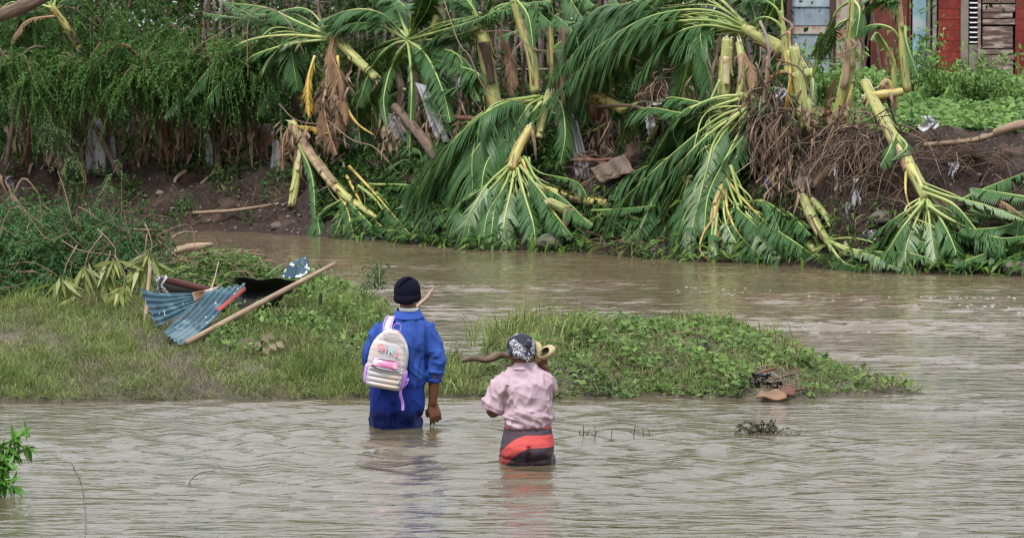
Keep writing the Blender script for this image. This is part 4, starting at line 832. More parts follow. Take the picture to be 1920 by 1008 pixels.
# individual trunks, poles and roots on the far bank
def stick(label, pl, r, m='bark', name='trunk', cat='trunk', seg=8, jit=.06, group=None, world=None, n=14):
    mb_ = MB(); p = cr(FF(pl) if world is None else world, n); tube(mb_, p, r, seg, rng.uniform(.2, .9), jit=jit)
    o = mb_.build(name, M[m]); tag(o, label, cat, group); return o
for pl, r, m, lab, nm_ in [
    ([(395, 200, 1.8), (404, 260, 1.7), (410, 312, 1.6)], [.045, .05, .055], 'bark', 'pale brown trunk standing right above the forked roots', 'bare_tree'),
    ([(420, 205, 1.9), (428, 260, 1.9), (434, 320, 1.8)], [.035, .04, .04], 'bark', 'thinner trunk just right of the one above the forked roots', 'bare_tree'),
    ([(270, 150, 1.8), (300, 240, 1.7), (318, 295, 1.6)], [.05, .06, .05], 'barkred', 'reddish trunk slanting behind the hanging sprays', 'bare_tree'),
    ([(325, 150, 2), (322, 190, 1.9), (318, 235, 1.8)], [.05, .055, .05], 'barkred', 'short reddish split trunk above the slanting one', 'bare_tree'),
    ([(130, 175, 1.4), (130, 230, 1.4), (132, 285, 1.5)], [.022, .03, .025], 'barkred', 'thin orange-brown hanging limb at far left', 'tree_limb'),
    ([(55, 215, 1.4), (52, 270, 1.4), (42, 310, 1.5)], [.02, .025, .03], 'barkred', 'thin red-brown limb nearest the left edge', 'tree_limb'),
    ([(165, 210, 1.5), (200, 280, 1.4), (225, 330, 1.3)], [.03, .04, .04], 'bark', 'brown limb leaning across the upright zinc pieces', 'tree_limb'),
    ([(740, 200, 1.55), (785, 250, 1.35), (820, 298, 1.25)], [.05, .065, .07], 'bark', 'light brown trunk leaning left of the arching leaves', 'bare_tree'),
    ([(735, 100, 2.2), (750, 160, 2.1), (748, 230, 2.0)], [.04, .045, .05], 'bark', 'brown forked trunk rising from the leaning trunk', 'bare_tree'),
    ([(1058, 52, 1.45), (1057, 130, 1.40), (1055, 210, 1.35)], [.03, .04, .04], 'bark', 'upright brown post before the grey zinc at centre', 'post'),
    ([(1440, 105, 1.1), (1438, 150, 1.1), (1432, 195, 1.1)], [.02, .03, .035], 'wood', 'bare stake poking from the debris tangle', 'stake_post'),
    ([(1425, 40, 1.2), (1440, 80, 1.15), (1442, 130, 1.1)], [.016, .018, .02], 'stake', 'grey stick standing on the debris tangle', 'stick'),
    ([(1585, 270, 1.3), (1560, 310, 1.2), (1530, 350, 1.1)], [.05, .05, .06], 'wood', 'thick brown stub wedged in the root mass', 'log'),
    ([(1935, 230, 1.5), (1890, 240, 1.4), (1865, 250, 1.35)], [.05, .048, .045], 'wood', 'thick end of a pale pole at right edge', 'pole'),
    ([(1895, 241, 1.42), (1830, 262, 1.3), (1732, 272, 1.2)], [.032, .03, .026], 'wood', 'pale bamboo pole lying on the bank top', 'pole'),
    ([(362, 399, .22), (440, 394, .3), (522, 382, .45)], [.022, .02, .015], 'wood', 'pale pole lying across the bare soil at left', 'pole'),
    ([(850, 220, 1.55), (890, 224, 1.55), (915, 240, 1.45)], [.03, .03, .02], 'barkred', 'short red-brown rail behind the arching leaves', 'rail_post'),
    ([(1070, 300, 1.05), (1130, 300, 1.00), (1175, 292, 0.95)], [.02, .02, .015], 'barkred', 'upper reddish stick over the bent zinc sheet', 'stick'),
    ([(1085, 290, 1.05), (1130, 305, 1.00), (1178, 308, 0.95)], [.015, .02, .015], 'barkred', 'lower reddish stick over the bent zinc sheet', 'stick'),
    ([(1120, 200, 1.25), (1180, 198, 1.15), (1235, 212, 1.05)], [.022, .02, .016], 'bark', 'brown branch lying by the white rag', 'branch'),
    ([(1400, 250, 1.0), (1440, 300, .9), (1480, 340, .8)], [.025, .025, .015], 'bark', 'brown branch slanting through the dead leaves', 'branch'),
    ([(595, 0, 2.1), (600, 35, 2.1), (612, 70, 2.0)], [.02, .022, .022], 'bark', 'thin branch above the snapped banana crown', 'branch'),
    ([(1840, 265, 1.9), (1900, 240, 1.9), (1930, 215, 1.9)], [.006, .008, .006], 'twig', 'thin twig beside the pale poles', 'twig'),
    ]:
    stick(lab, pl, r, m, nm_, nm_.split('_')[-1])
for k, (pl, r_, m, lab) in enumerate([
    ([(28, 190, 2.2), (20, 260, 2.1), (8, 330, 2.0)], [.03, .035, .04], 'bark', 'brown trunk leaning out of frame at the left edge'),
    ([(95, 180, 2.4), (100, 250, 2.3), (92, 325, 2.2)], [.025, .03, .035], 'barkred', 'reddish trunk between the two thin hanging limbs'),
    ([(240, 170, 2.2), (262, 240, 2.1), (290, 320, 1.9)], [.03, .035, .04], 'bark', 'trunk slanting right of the zinc pieces'),
    ([(290, 160, 2.3), (275, 240, 2.2), (262, 325, 2.1)], [.025, .03, .035], 'barkred', 'trunk crossing behind the slanting reddish one'),
    ([(345, 170, 2.4), (352, 240, 2.3), (348, 318, 2.2)], [.022, .026, .03], 'bark', 'thin trunk before the rust-streaked sheet'),
    ([(455, 180, 2.2), (462, 250, 2.1), (470, 330, 1.9)], [.025, .03, .032], 'bark', 'thin trunk left of the slim zinc strip'),
    ([(488, 250, 2.0), (492, 300, 1.9), (494, 345, 1.8)], [.035, .04, .045], 'barkred', 'stubby reddish trunk foot beside the slim zinc strip'),
    ([(590, 180, 2.3), (596, 250, 2.2), (590, 320, 2.1)], [.025, .03, .03], 'bark', 'thin trunk behind the hanging dead leaves'),
    ([(775, 120, 2.3), (782, 190, 2.2), (770, 250, 2.1)], [.03, .035, .035], 'bark', 'trunk behind the leaning grey zinc piece'),
    ([(800, 210, 2.0), (812, 250, 1.9), (830, 300, 1.8)], [.04, .045, .05], 'bark', 'second leaning trunk beside the leaning zinc'),
    ([(870, 130, 2.5), (874, 190, 2.4), (872, 260, 2.3)], [.022, .025, .03], 'barkred', 'slim reddish trunk left of the tall banana stem'),
    ([(985, 90, 2.6), (980, 160, 2.5), (985, 230, 2.4)], [.02, .024, .028], 'bark', 'slim trunk behind the right-leaning banana stem'),
    ([(1040, 100, 2.5), (1046, 170, 2.4), (1044, 240, 2.3)], [.022, .026, .03], 'bark', 'slim trunk left of the upright brown post'),
    ([(1140, 60, 2.8), (1146, 130, 2.7), (1150, 200, 2.6)], [.02, .024, .026], 'bark', 'slim bare trunk beneath the arching leaves'),
    ([(1210, 70, 2.8), (1218, 130, 2.7), (1222, 200, 2.5)], [.022, .026, .03], 'barkred', 'reddish trunk rising from the straw knot'),
    ([(1300, 90, 2.8), (1292, 150, 2.7), (1296, 220, 2.6)], [.022, .026, .03], 'bark', 'slim trunk left of the broken upright stub')]):
    stick(lab, pl, r_, m, 'bare_tree', 'tree')
for a_ in ((110, 250, 1.6, 40, 30, 60, 'brown dead fronds under the leftmost trees'), (300, 240, 1.7, 40, 30, 60, 'brown dead fronds among the slanting trunks'), (440, 250, 1.8, 35, 25, 45, 'brown dead fronds by the thin trunks over the roots'), (840, 210, 1.8, 40, 30, 45, 'brown dead fronds behind the arching leaves'), (1120, 240, 1.7, 40, 25, 40, 'brown dead fronds above the sunken gap'), (1330, 170, 1.6, 20, 35, 30, 'brown dead fronds left of the broken stub')):
    deadleaves(a_[6], *a_[:6], L=.45, w_=.03)
# forked roots
t = thing('exposed_root', F(410, 310, 1.5), 'pale forked roots clawing down the bare soil', 'root')
for pl, r in (([(410, 308, 1.55), (400, 325, 1.3), (375, 345, 1.1)], [.05, .03, .012]), ([(410, 308, 1.55), (412, 340, 1.2), (424, 360, 1.0)], [.05, .03, .012]), ([(350, 320, 1.5), (330, 335, 1.3), (320, 365, 1.1)], [.03, .025, .01])):
    mb_ = MB(); tube(mb_, cr(FF(pl), 10), r, 7, .8, jit=.08); mb_.build('root', M['wood'], t)
# long thin dry vines hanging in front of the trees
for pl, lab in (([(832, 0, 1), (860, 80, .9), (880, 105, .9), (905, 160, .9), (935, 185, .9), (1000, 190, .9)], 'bare looping vine left of the tall banana stem'),
                ([(240, 195, .9), (300, 150, .9), (350, 100, .9), (440, 45, 1), (470, 10, 1)], 'long bare twig slanting up across the left trees'),
                ([(465, 150, .9), (466, 40, 1), (500, 15, 1), (540, 40, 1), (570, 100, 1)], 'bare hooped twig over the left banana leaves'),
                ([(523, 195, .9), (550, 222, .8), (585, 232, .8), (615, 226, .8)], 'pale bare vine above the leaning husk-topped stem'),
                ([(615, 226, .9), (660, 262, .8), (700, 275, .8), (730, 305, .7)], 'brown curling vine right of the hanging dead leaves'),
                ([(900, 60, 1.2), (960, 60, 1.1), (1000, 92, 1), (1055, 96, 1)], 'fine twig across the leaning banana stem'),
                ([(1690, 245, .9), (1740, 270, .9), (1765, 330, .8)], 'fine dry twig over the soil right of the folded stem')):
    stick(lab, pl, [.006, .007, .005], 'twig', 'vine', 'vine', 5, 0, n=24)

# ------------------------------------------------------------------ zinc scraps on the far bank
def zinc(label, c, waves=4, amp=.018, m='zinc', bend=.0, name='zinc_sheet', seg=20, along=10, noise_=.01):
    G = bilin(*[F(*q) for q in c], seg * 1, along); nn = nrm(np.cross(G[-1, 0] - G[0, 0], G[0, -1] - G[0, 0]))
    u = np.linspace(0, 1, seg)[:, None]; v = np.linspace(0, 1, along)[None]
    G = G + nn * (amp * np.sin(u * waves * 2 * np.pi) + bend * np.sin(v * np.pi) + noise_ * np.sin(u * 5 + v * 7))[..., None]
    mb_ = MB(); surf(mb_, G, .003, rng.uniform(0, 1)); return tag(mb_.build(name, M[m]), label, 'metal sheet')
zinc('tall grey zinc piece curled upright on the left bank', [(165, 215, 1.5), (195, 225, 1.5), (200, 330, 1.4), (160, 325, 1.4)], 1.5, .03)
zinc('narrow grey zinc piece behind the limb at left', [(190, 240, 1.6), (215, 250, 1.6), (218, 325, 1.5), (200, 330, 1.5)], 1, .02)
zinc('pale rust-streaked sheet lying as a low wall at left', [(340, 225, 2.1), (400, 245, 2.1), (398, 285, 2.0), (345, 265, 2.0)], 3, .02, 'zincpale')
zinc('second pale sheet below the rust-streaked one', [(345, 262, 2.05), (400, 278, 2.05), (398, 305, 2.0), (360, 295, 2.0)], 3, .02, 'zincpale')
zinc('greyish board between the trunks right of the pale sheets', [(435, 240, 2.3), (515, 232, 2.3), (515, 275, 2.2), (440, 272, 2.2)], 2, .015, 'zincpale')
zinc('slim white-grey zinc strip standing beside the husk stem', [(510, 262, 1.7), (524, 262, 1.7), (524, 340, 1.6), (507, 340, 1.6)], 1, .012)
zinc('short grey zinc strip beside the trunks over the roots', [(385, 250, 1.6), (397, 250, 1.6), (400, 312, 1.5), (387, 312, 1.5)], 1, .01)
zinc('long grey zinc piece leaning left of the brown leaning trunk', [(778, 155, 1.60), (800, 160, 1.60), (845, 265, 1.40), (822, 272, 1.40)], 1.5, .02)
zinc('wide grey zinc scrap half hidden by leaves at centre left', [(712, 205, 1.80), (760, 225, 1.80), (790, 290, 1.60), (740, 290, 1.60)], 3, .02)
zinc('thin white-grey batten behind the arching leaves', [(850, 125, 1.80), (856, 125, 1.80), (868, 195, 1.70), (860, 195, 1.70)], .5, .002)
zinc('buckled grey zinc standing right of the upright brown post', [(1062, 138, 1.50), (1080, 142, 1.50), (1090, 330, 1.20), (1065, 200, 1.30)], 1.5, .02, bend=.1)
zinc('tall buckled grey zinc wrapped below the brown post', [(1062, 215, 1.30), (1084, 230, 1.30), (1110, 335, 1.10), (1080, 335, 1.10)], 2, .03, bend=.08)
zinc('bent brownish corrugated sheet jutting from the dark gap', [(1105, 315, 0.80), (1170, 290, 0.90), (1190, 322, 0.70), (1125, 342, 0.60)], 2.5, .012, 'brownsheet')
# gap interior: rusty sheet
zinc('rust red board lying behind the fallen yellow stem', [(1085, 190, 1.90), (1130, 200, 1.90), (1150, 245, 1.80), (1095, 235, 1.80)], 1, .01, 'redsheet')

# ------------------------------------------------------------------ root masses, rags and stones on the right bank
def tangle(label, cx, cy, d, sx_, sy_, n, name='root_tangle', m='fibre', down=.35, r=.006, length=.45):
    mb_ = MB()
    for k in range(n):
        px, py = cx + rng.normal(0, sx_), cy + rng.normal(0, sy_); p0 = F(px, py, d + rng.uniform(-.25, .25))
        dr = nrm(rng.normal(0, 1, 3) * [1, .5, .6] + [0, -.2, -down * 3]); L = length * rng.uniform(.4, 1.2)
        p1 = p0 + dr * L * .5 + rng.normal(0, .05, 3); p2 = p1 + (dr + [0, 0, -.6]) * L * .4 + rng.normal(0, .05, 3)
        rr = r * rng.uniform(.4, 1.8); tube(mb_, cr([p0, p1, p2], 6), [rr, rr, rr * .4], 4, rng.uniform(0, 1), cap=False)
    return tag(mb_.build(name, M[m]), label, 'debris', kind='stuff')
tangle('dense brown root fibres hanging from the bank edge at right', 1590, 270, 1.15, 34, 22, 230)
tangle('root fibres below the folded banana stem', 1640, 350, .95, 45, 40, 130, down=.1)
tangle('grey-brown fibres wrapped round the debris top', 1440, 200, 1.1, 20, 45, 150)
tangle('pale dry straw knot by the white rag at centre', 1232, 165, 1.5, 12, 22, 160, down=.2, m='husk', length=.25)
tangle('fine roots and twigs over the soil right of the folded stem', 1780, 300, 1.3, 60, 25, 170, down=0, r=.004)
tangle('twigs in the mud along the centre waterline', 1160, 462, .25, 55, 6, 160, down=0, r=.004, length=.3)
tangle('twigs caught on the left soil bank', 470, 395, .8, 60, 16, 120, down=0, r=.004, length=.3)
tangle('dark roots in the sunken gap', 1120, 335, 1.3, 45, 18, 150, down=.1)
deadleaves('ragged dead banana leaves hung round the debris top', 1435, 225, 1.0, 24, 50, 75, L=.5, w_=.018)
deadleaves('dead brown leaves trailing left of the green stub', 1480, 325, .8, 26, 35, 45, L=.45, w_=.018)
deadleaves('dry husks at the foot of the upright banana stems', 1545, 215, 1.6, 35, 15, 40, L=.2)
deadleaves('orange-brown husks round the dead leaves at left', 625, 200, 1.3, 18, 45, 60, L=.3)
deadleaves('brown husks topping the leaning stem at left', 552, 245, 1.2, 14, 12, 24, L=.35)
deadleaves('dry leaf rags left of the white-and-brown knot', 735, 265, 1.4, 14, 30, 26, L=.3)
def rag(label, px, py, d, w_, h_, m='plastic', name='plastic_rag', world=None, cat='rag'):
    c = F(px, py, d) if world is None else world; nu, nv = 12, 14
    u = np.linspace(-.5, .5, nu)[:, None]; v = np.linspace(0, 1, nv)[None]; s1, s2, s3 = rng.uniform(0, 6, 3)
    wdt = w_ * (.35 + .65 * np.abs(np.sin(v * 3.0 + s1)))
    G = np.stack([u * wdt + .15 * w_ * np.sin(v * 6 + s2), .25 * w_ * np.sin(u * 9 + v * 5 + s3) + 0 * v, -v * h_ * (1 + .2 * np.sin(u * 7 + s1))], -1) + rng.normal(0, .006, (nu, nv, 3))
    mb_ = MB(); surf(mb_, G + c, .003, rng.uniform(0, 1)); return tag(mb_.build(name, M[m]), label, cat)
for a in [('white plastic rag draped down beside the straw knot', 1218, 192, 1.3, .10, .34), ('white torn plastic stretched right of the straw knot', 1245, 188, 1.3, .22, .08),
          ('pale grey plastic scrap at the top of the debris tangle', 1463, 165, 1.0, .12, .16, 'greyrag'), ('white plastic shred under the debris top', 1412, 285, .9, .06, .22, 'greyrag'),
          ('long white plastic shred hanging in the root mass', 1570, 310, .9, .07, .24), ('white rag hanging lower right in the root mass', 1606, 335, .8, .10, .30),
          ('pale blue plastic shred among the roots', 1590, 380, .7, .05, .24, 'greyrag'), ('white sheet scrap flapping at the bank top', 1742, 218, 1.7, .2, .16),
          ('grey-white fibre rag on the soil slope', 1785, 305, 1.2, .12, .22, 'greyrag'), ('white rag low on the soil left of the splayed crown', 1632, 432, .5, .15, .1),
          ('white rag at the waterline under the leaf pile', 1815, 487, .3, .14, .09), ('grey rag right of the waterline rag', 1848, 487, .3, .08, .1, 'greyrag'),
          ('tiny white scrap on the ground cover by the poles', 1868, 224, 3.2, .07, .06), ('blue plastic wad caught in the dead leaves', 1441, 335, .75, .09, .12, 'bluerag'),
          ('blue plastic shred dangling below the wad', 1440, 355, .75, .04, .16, 'bluerag'), ('silver-grey plastic tied to the trunk over the roots', 388, 232, 1.5, .09, .22, 'greyrag'),
          ('white scrap on the left bank seen past the sprig', 245, 225, 1.6, .1, .2, 'greyrag'), ('pale rag on the soil at the left edge', 15, 330, 1.0, .14, .15, 'greyrag'),
          ('grey rag beside the heap of rubbish at left', 100, 390, .8, .2, .12, 'greyrag'), ('white rag in the dead leaf pile at lower right', 1570, 280, 1.0, .05, .14)]:
    rag(*a)
def rock(label, c, r, name='stone', m='stone'):
    mb_ = MB(); ell(mb_, (0, 0, 0), (1, 1, 1), seg=14); V = mb_.v[0]; s_ = rng.uniform(0, 9)
    V = V * (1 + .22 * np.array([noise.noise(Vector(v * 1.5) + Vector((s_, 0, 0))) for v in V]))[:, None]; V[:, 2] = np.maximum(V[:, 2], -.6)
    mb_.v[0] = V * np.asarray(r) + c; mb_.l[0] = mb_.v[0]; mb_.c[0] = rng.uniform(0, 1, len(V)) * .3 + rng.uniform(0, .7)
    return tag(mb_.build(name, M[m]), label, 'stone')
for lab, px, py, d, r in [('pinkish grey stone at the waterline below the head-down crown', 1030, 455, .15, .13), ('small stone left of the pinkish waterline stone', 915, 455, .15, .07),
        ('rounded stone in the bank beside the root mass', 1508, 312, 1.0, .12), ('stone above the rounded one near the husks', 1490, 285, 1.2, .07), ('grey stone low in the root mass', 1650, 398, .7, .1),
        ('reddish stone beside the splayed crown stalks', 1695, 405, .6, .12), ('small stone under the low white rag', 1610, 462, .3, .06), ('grey stone on the left soil bank', 385, 383, .9, .06),
        ('small grey stone at the left waterline', 518, 424, .25, .07), ('stone on the soil left of the pale roots', 300, 362, 1.0, .05), ('flat stone on the bank top under the poles', 1850, 262, 1.9, .09),
        ('dull stone half sunk at far right waterline', 1905, 503, .2, .12)]:
    q = F(px, py, d); z = float(gz_far(q[0], q[1])); rock(lab, (q[0], q[1], min(q[2], z + r * .4) if z > 0 else q[2]), (r * 1.2, r, r * .8))
# small clods as relief on the soil
mb = MB(); base = MB(); ell(base, (0, 0, 0), (1, 1, .7), seg=6); BV, BQ = base.v[0], base.q[0]
px = rng.uniform(150, 1930, 900); dd = rng.uniform(.1, 2.6, 900)
for a, b_ in zip(px, dd):
    x = (a - 960) / FPX * 50; y = float(ybank(x)) + b_; r = rng.uniform(.008, .035); mb.add(BV * r * rng.uniform(.7, 1.3, 3) + [x, y, float(gz_far(x, y))], BQ, None, rng.uniform(0, 1))
tag(mb.build('clods', M['stone'], origin=(0, 48, 0)), 'small clods and pebbles on the eroded soil', 'clods', kind='stuff')

# ground cover on the right bank top
mb = MB(); n = 26000
px = rng.uniform(1380, 2050, n); dd = 2.2 + 17 * rng.uniform(0, 1, n) ** 1.3; X = (px - 960) / FPX * (46 + dd); Y = ybank(X) + dd
dens = vnoise(X, Y, .9, 2) + .25 + (px < 1900) * .1 - (dd < 3.4) * .35 * (px > 1700)
k = dens > -.15; X, Y, dd, px = X[k], Y[k], dd[k], px[k]; n = len(X)
hh = .07 + .22 * sm((vnoise(X, Y, 1.6, 8) + .6) / 1.2) * np.clip((dd - 1.5) / 8, .15, 1.4)
Z = gz_far(X, Y) + hh * rng.uniform(.3, 1, n)
leafs(mb, np.stack([X, Y, Z], -1), rng.normal(0, 1, (n, 3)) * [1, 1, .3] + [0, -.3, 0], rng.normal(0, .35, (n, 3)) + [0, -.35, 1], rng.uniform(.06, .14, n), rng.uniform(.04, .09, n), np.clip(.55 + .35 * vnoise(X, Y, 2.3, 1) + rng.normal(0, .2, n), 0, 1))
tag(mb.build('ground_vines', M['vinefar'], origin=(3, 50, 1)), 'bright green creeping vines covering the bank top by the shacks', 'vines', kind='stuff')
for px, py, d, s_, lab in [(1640, 150, 8, .5, 'leafy bush below the red-brown wall'), (1760, 120, 10, .5, 'pale green bush against the red block wall'), (1720, 60, 11, .4, 'sparse bush in front of the sky-blue board'),
                           (1830, 150, 9, .5, 'bush before the louvred window'), (1905, 120, 8, .6, 'bright leafy bush at the right edge'), (1555, 130, 7, .45, 'leafy bush between the upright banana stems')]:
    Y = 50.
    for _ in range(5): x = (px - 960) / FPX * Y; Y = float(ybank(x)) + d
    z = float(gz_far(x, Y)); t = thing('bush', (x, Y, z), lab, 'bush'); m1, m2 = MB(), MB()
    top_ = P(px, py - 45, Y)[2] - z; q = 60
    for j in range(9):
        a = rng.uniform(0, 6.28); e = np.array([x + np.cos(a) * s_ * .8, Y + np.sin(a) * s_ * .8, z + max(top_, .3) * rng.uniform(.5, 1)]); p = cr([(x, Y, z), (x + np.cos(a) * .15, Y, z + .25), e], 8)
        tube(m1, p, [.012, .008, .003], 4, .5)
        cc = p[rng.integers(2, 8, q)] + rng.normal(0, .07, (q, 3)); leafs(m2, cc, rng.normal(0, 1, (q, 3)) + [0, 0, .3], rng.normal(0, .5, (q, 3)) + [0, 0, 1], rng.uniform(.06, .13, q), rng.uniform(.03, .05, q), np.clip(rng.normal(.6, .25, q), 0, 1))
    m1.build('stems', M['greentwig'], t); m2.build('foliage', M['vinefar'], t)

# ------------------------------------------------------------------ shacks
YS = 71.5
def sh(px, py, dy=0.0): return P(px, py, YS + dy)
GB = 0.9
def panel(name, mt, parent, x0, x1, dy=0, y0=-260, waves=0, amp=.02, thick=.02, yb=None, horiz=False, tint=.5):
    a, b_ = sh(x0, y0, dy), sh(x1, y0, dy); zb = GB if yb is None else sh(x0, yb, dy)[2]; n = max(2, waves * 8 + 1) if waves else 2
    if waves and not horiz:
        G = bilin((a[0], a[1], zb), (b_[0], b_[1], zb), (b_[0], b_[1], a[2]), (a[0], a[1], a[2]), n, 2); G[:, :, 1] += amp * np.sin(np.linspace(0, waves * 2 * np.pi, n))[:, None]
    elif waves:
        G = bilin((a[0], a[1], zb), (b_[0], b_[1], zb), (b_[0], b_[1], a[2]), (a[0], a[1], a[2]), 2, n); G[:, :, 1] += amp * np.sin(np.linspace(0, waves * 2 * np.pi, n))[None]
    else: G = bilin((a[0], a[1], zb), (b_[0], b_[1], zb), (b_[0], b_[1], a[2]), (a[0], a[1], a[2]), 2, 2)
    m_ = MB(); surf(m_, G, thick, tint); return m_.build(name, M[mt], parent, smooth=False)
def bx(name, mt, parent, x0, y0, x1, y1, dy, th, tint=.5, tilt=0):
    a, b_ = sh(x0, y1, dy), sh(x1, y0, dy); m_ = MB(); G0 = (a[0], a[1] - th, a[2]); G1 = (b_[0], a[1], b_[2]); box(m_, G0, G1, tint)
    if tilt: V = m_.v[0]; V[:, 0] += (V[:, 2] - V[:, 2].min()) * tilt
    return m_.build(name, M[mt], parent, smooth=False)
# shack with zinc and boards
s1 = thing('zinc_shack', (sh(1590, 200)[0], YS, GB), 'patchwork shack of pale blue zinc, red-brown sheet and sky-blue board', 'shack')
panel('dark_boards', 'plank', s1, 1395, 1472, .1, waves=0, tint=.0)
for k, (x0, x1) in enumerate(((1398, 1420), (1422, 1446), (1448, 1468))): bx('board', 'rustpost', s1, x0, -250, x1, 200, .05, .04)
# blue zinc: separate overlapping horizontal sheets
for k, (y0, y1) in enumerate(((-60, -12), (-11, 13), (14, 48), (49, 64), (65, 110), (111, 160))):
    a, b_ = sh(1484, y1, 0), sh(1556, y0, 0); G = bilin((a[0], YS - .012 * (k % 2), a[2]), (b_[0], YS - .012 * (k % 2), a[2]), (b_[0], YS + .01, b_[2]), (a[0], YS + .01, b_[2]), 41, 3)
    G[:, :, 1] += .004 * np.sin(np.linspace(0, 7 * 2 * np.pi, 41))[:, None] + rng.normal(0, .0008, (41, 3)); m_ = MB(); surf(m_, G, .006, rng.uniform(0, 1)); m_.build('zinc_sheet', M['zincblue'] if k != 3 else M['zincpale'], s1, smooth=False)
for x0, x1 in ((1474, 1486), (1555, 1566)): bx('post', 'rustpost', s1, x0, -250, x1, 200, -.03, .08)
bx('board', 'zincpale', s1, 1566, -250, 1592, 200, .0, .03); bx('board', 'zincpale', s1, 1593, -250, 1622, 200, .02, .03, .2)
panel('red_sheet', 'redsheet', s1, 1634, 1704, .0, waves=5, amp=.012)
bx('post', 'redsheet', s1, 1703, -250, 1709, 200, -.02, .05)
bx('blue_board', 'bluesheet', s1, 1710, -250, 1738, 200, .0, .03)
bx('post', 'stake', s1, 1737, -250, 1745, 200, -.05, .09, tilt=0); bx('post', 'greypost', s1, 1747, -250, 1757, 200, -.03, .07)
m_ = MB(); a = sh(1380, -300); b_ = sh(1765, -300); surf(m_, bilin((a[0] - .1, YS - .4, a[2]), (b_[0] + .1, YS - .4, a[2]), (b_[0] + .1, YS + 3.5, a[2] + .5), (a[0] - .1, YS + 3.5, a[2] + .5), 60, 2) + (0.02 * np.sin(np.linspace(0, 120, 60)))[:, None, None] * np.array([0, 0, 1]), .006); m_.build('roof', M['zinc'], s1)
m_ = MB(); box(m_, (a[0], YS + .12, GB), (b_[0], YS + 3.2, a[2] - .02)); m_.build('shade_block', M['dark'], s1)  # solid near-black block added to paint the shack's unlit interior
for k, (x0, y0, x1, y1, r, mt) in enumerate(((1612, -20, 1622, 115, .03, 'bark'), (1640, -10, 1618, 118, .02, 'rustpost'), (1632, 0, 1655, 95, .025, 'bark'), (1605, 30, 1610, 118, .02, 'wood'))):
    p0, p1 = sh(x0, y0, -.35), sh(x1, y1, -.5); p1[2] = min(p1[2], 2.0); p1[2] = 1.65
    m_ = MB(); tube(m_, cr([p0, p1], 6), r, 6, .5, jit=.05)
    tag(m_.build('leaning_pole', M[mt]), ['brown pole leaning by the pale board of the shack', 'dark pole leaning between two brown ones at the shack', 'brown pole leaning onto the red-brown sheet', 'shortest pale pole leaning at the shack'][k], 'pole')
# block house
s2 = thing('block_house', (sh(1850, 200)[0], YS, GB), 'house of red-painted blocks with cement pier, louvred window and plank panels', 'house')
a, b_ = sh(1758, 200), sh(1805, -260); m_ = MB(); box(m_, (a[0], YS + .004, GB), (b_[0], YS + .2, b_[2])); m_.build('mortar_core', M['mortar'], s2, smooth=False)
bm_ = []
W0 = b_[0] - a[0]; bw = .375
for r_ in range(18):
    z0 = GB + r_ * .178; x = a[0] - (bw / 2 if r_ % 2 else 0)
    while x < b_[0]:
        xa_, xb_ = max(x, a[0]) + .003, min(x + bw, b_[0]) - .003
        if xb_ - xa_ > .04:
            m_ = MB(); box(m_, (xa_, YS - rng.uniform(0, .006), z0 + .003), (xb_, YS + .06, z0 + .175), rng.uniform(0, 1)); m_.build('block', M['block'], s2, smooth=False)
        x += bw
bx('cement_pier', 'cement', s2, 1800, -250, 1817, 200, -.01, .06)
bx('window_void', 'dark', s2, 1816, -250, 1840, 84, .05, .04)  # near-black slab paints the shade of the room behind the slats
win = bx('window', 'cement', s2, 1816, 84, 1840, 200, .0, .04)
for k in range(22):
    y = 78 - k * 9.2; a_ = sh(1818, y, -.02); b2 = sh(1838, y, -.02); m_ = MB()
    surf(m_, bilin((a_[0], YS - .05, a_[2] - .022), (b2[0], YS - .05, a_[2] - .022), (b2[0], YS + .0, a_[2]), (a_[0], YS + .0, a_[2]), 2, 2), .005); m_.build('louvre', M['louver'], s2, smooth=False)
bx('post', 'plank', s2, 1832, -250, 1840, 200, -.06, .08, 1)
for k, (y0, y1, t) in enumerate(((9, 22, .9), (24, 34, .3), (36, 46, .7), (50, 90, .2), (92, 102, .5), (104, 112, .8), (-12, 6, .5), (-40, -14, .6), (-80, -42, .3), (113, 160, .3))):
    bx('plank', 'plank', s2, 1842, y0, 1901 + rng.uniform(-3, 2), y1, -.01 - .012 * (k % 2), .03, t)
a, b_ = sh(1903, 200), sh(2010, -260)
m_ = MB(); box(m_, (a[0], YS + .004, GB), (b_[0], YS + .2, b_[2])); m_.build('mortar_core', M['mortar'], s2, smooth=False)
for r_ in range(18):
    z0 = GB + r_ * .178; x = a[0] - (bw / 2 if r_ % 2 else 0)
    while x < b_[0]:
        xa_, xb_ = max(x, a[0]) + .003, min(x + bw, b_[0]) - .003
        if xb_ - xa_ > .04:
            m_ = MB(); box(m_, (xa_, YS, z0 + .003), (xb_, YS + .06, z0 + .175), rng.uniform(0, 1)); m_.build('block', M['block'], s2, smooth=False)
        x += bw
m_ = MB(); a = sh(1768, -300); b_ = sh(2030, -300); surf(m_, bilin((a[0] - .05, YS - .4, a[2]), (b_[0] + .1, YS - .4, a[2]), (b_[0] + .1, YS + 3.5, a[2] + .5), (a[0] - .05, YS + 3.5, a[2] + .5), 3, 2), .01); m_.build('roof', M['zinc'], s2)
m_ = MB(); box(m_, (a[0] + .2, YS + .22, GB), (b_[0] - .3, YS + 3.2, a[2] - .02)); m_.build('shade_block', M['dark'], s2)  # same near-black filler, painting darkness inside the house

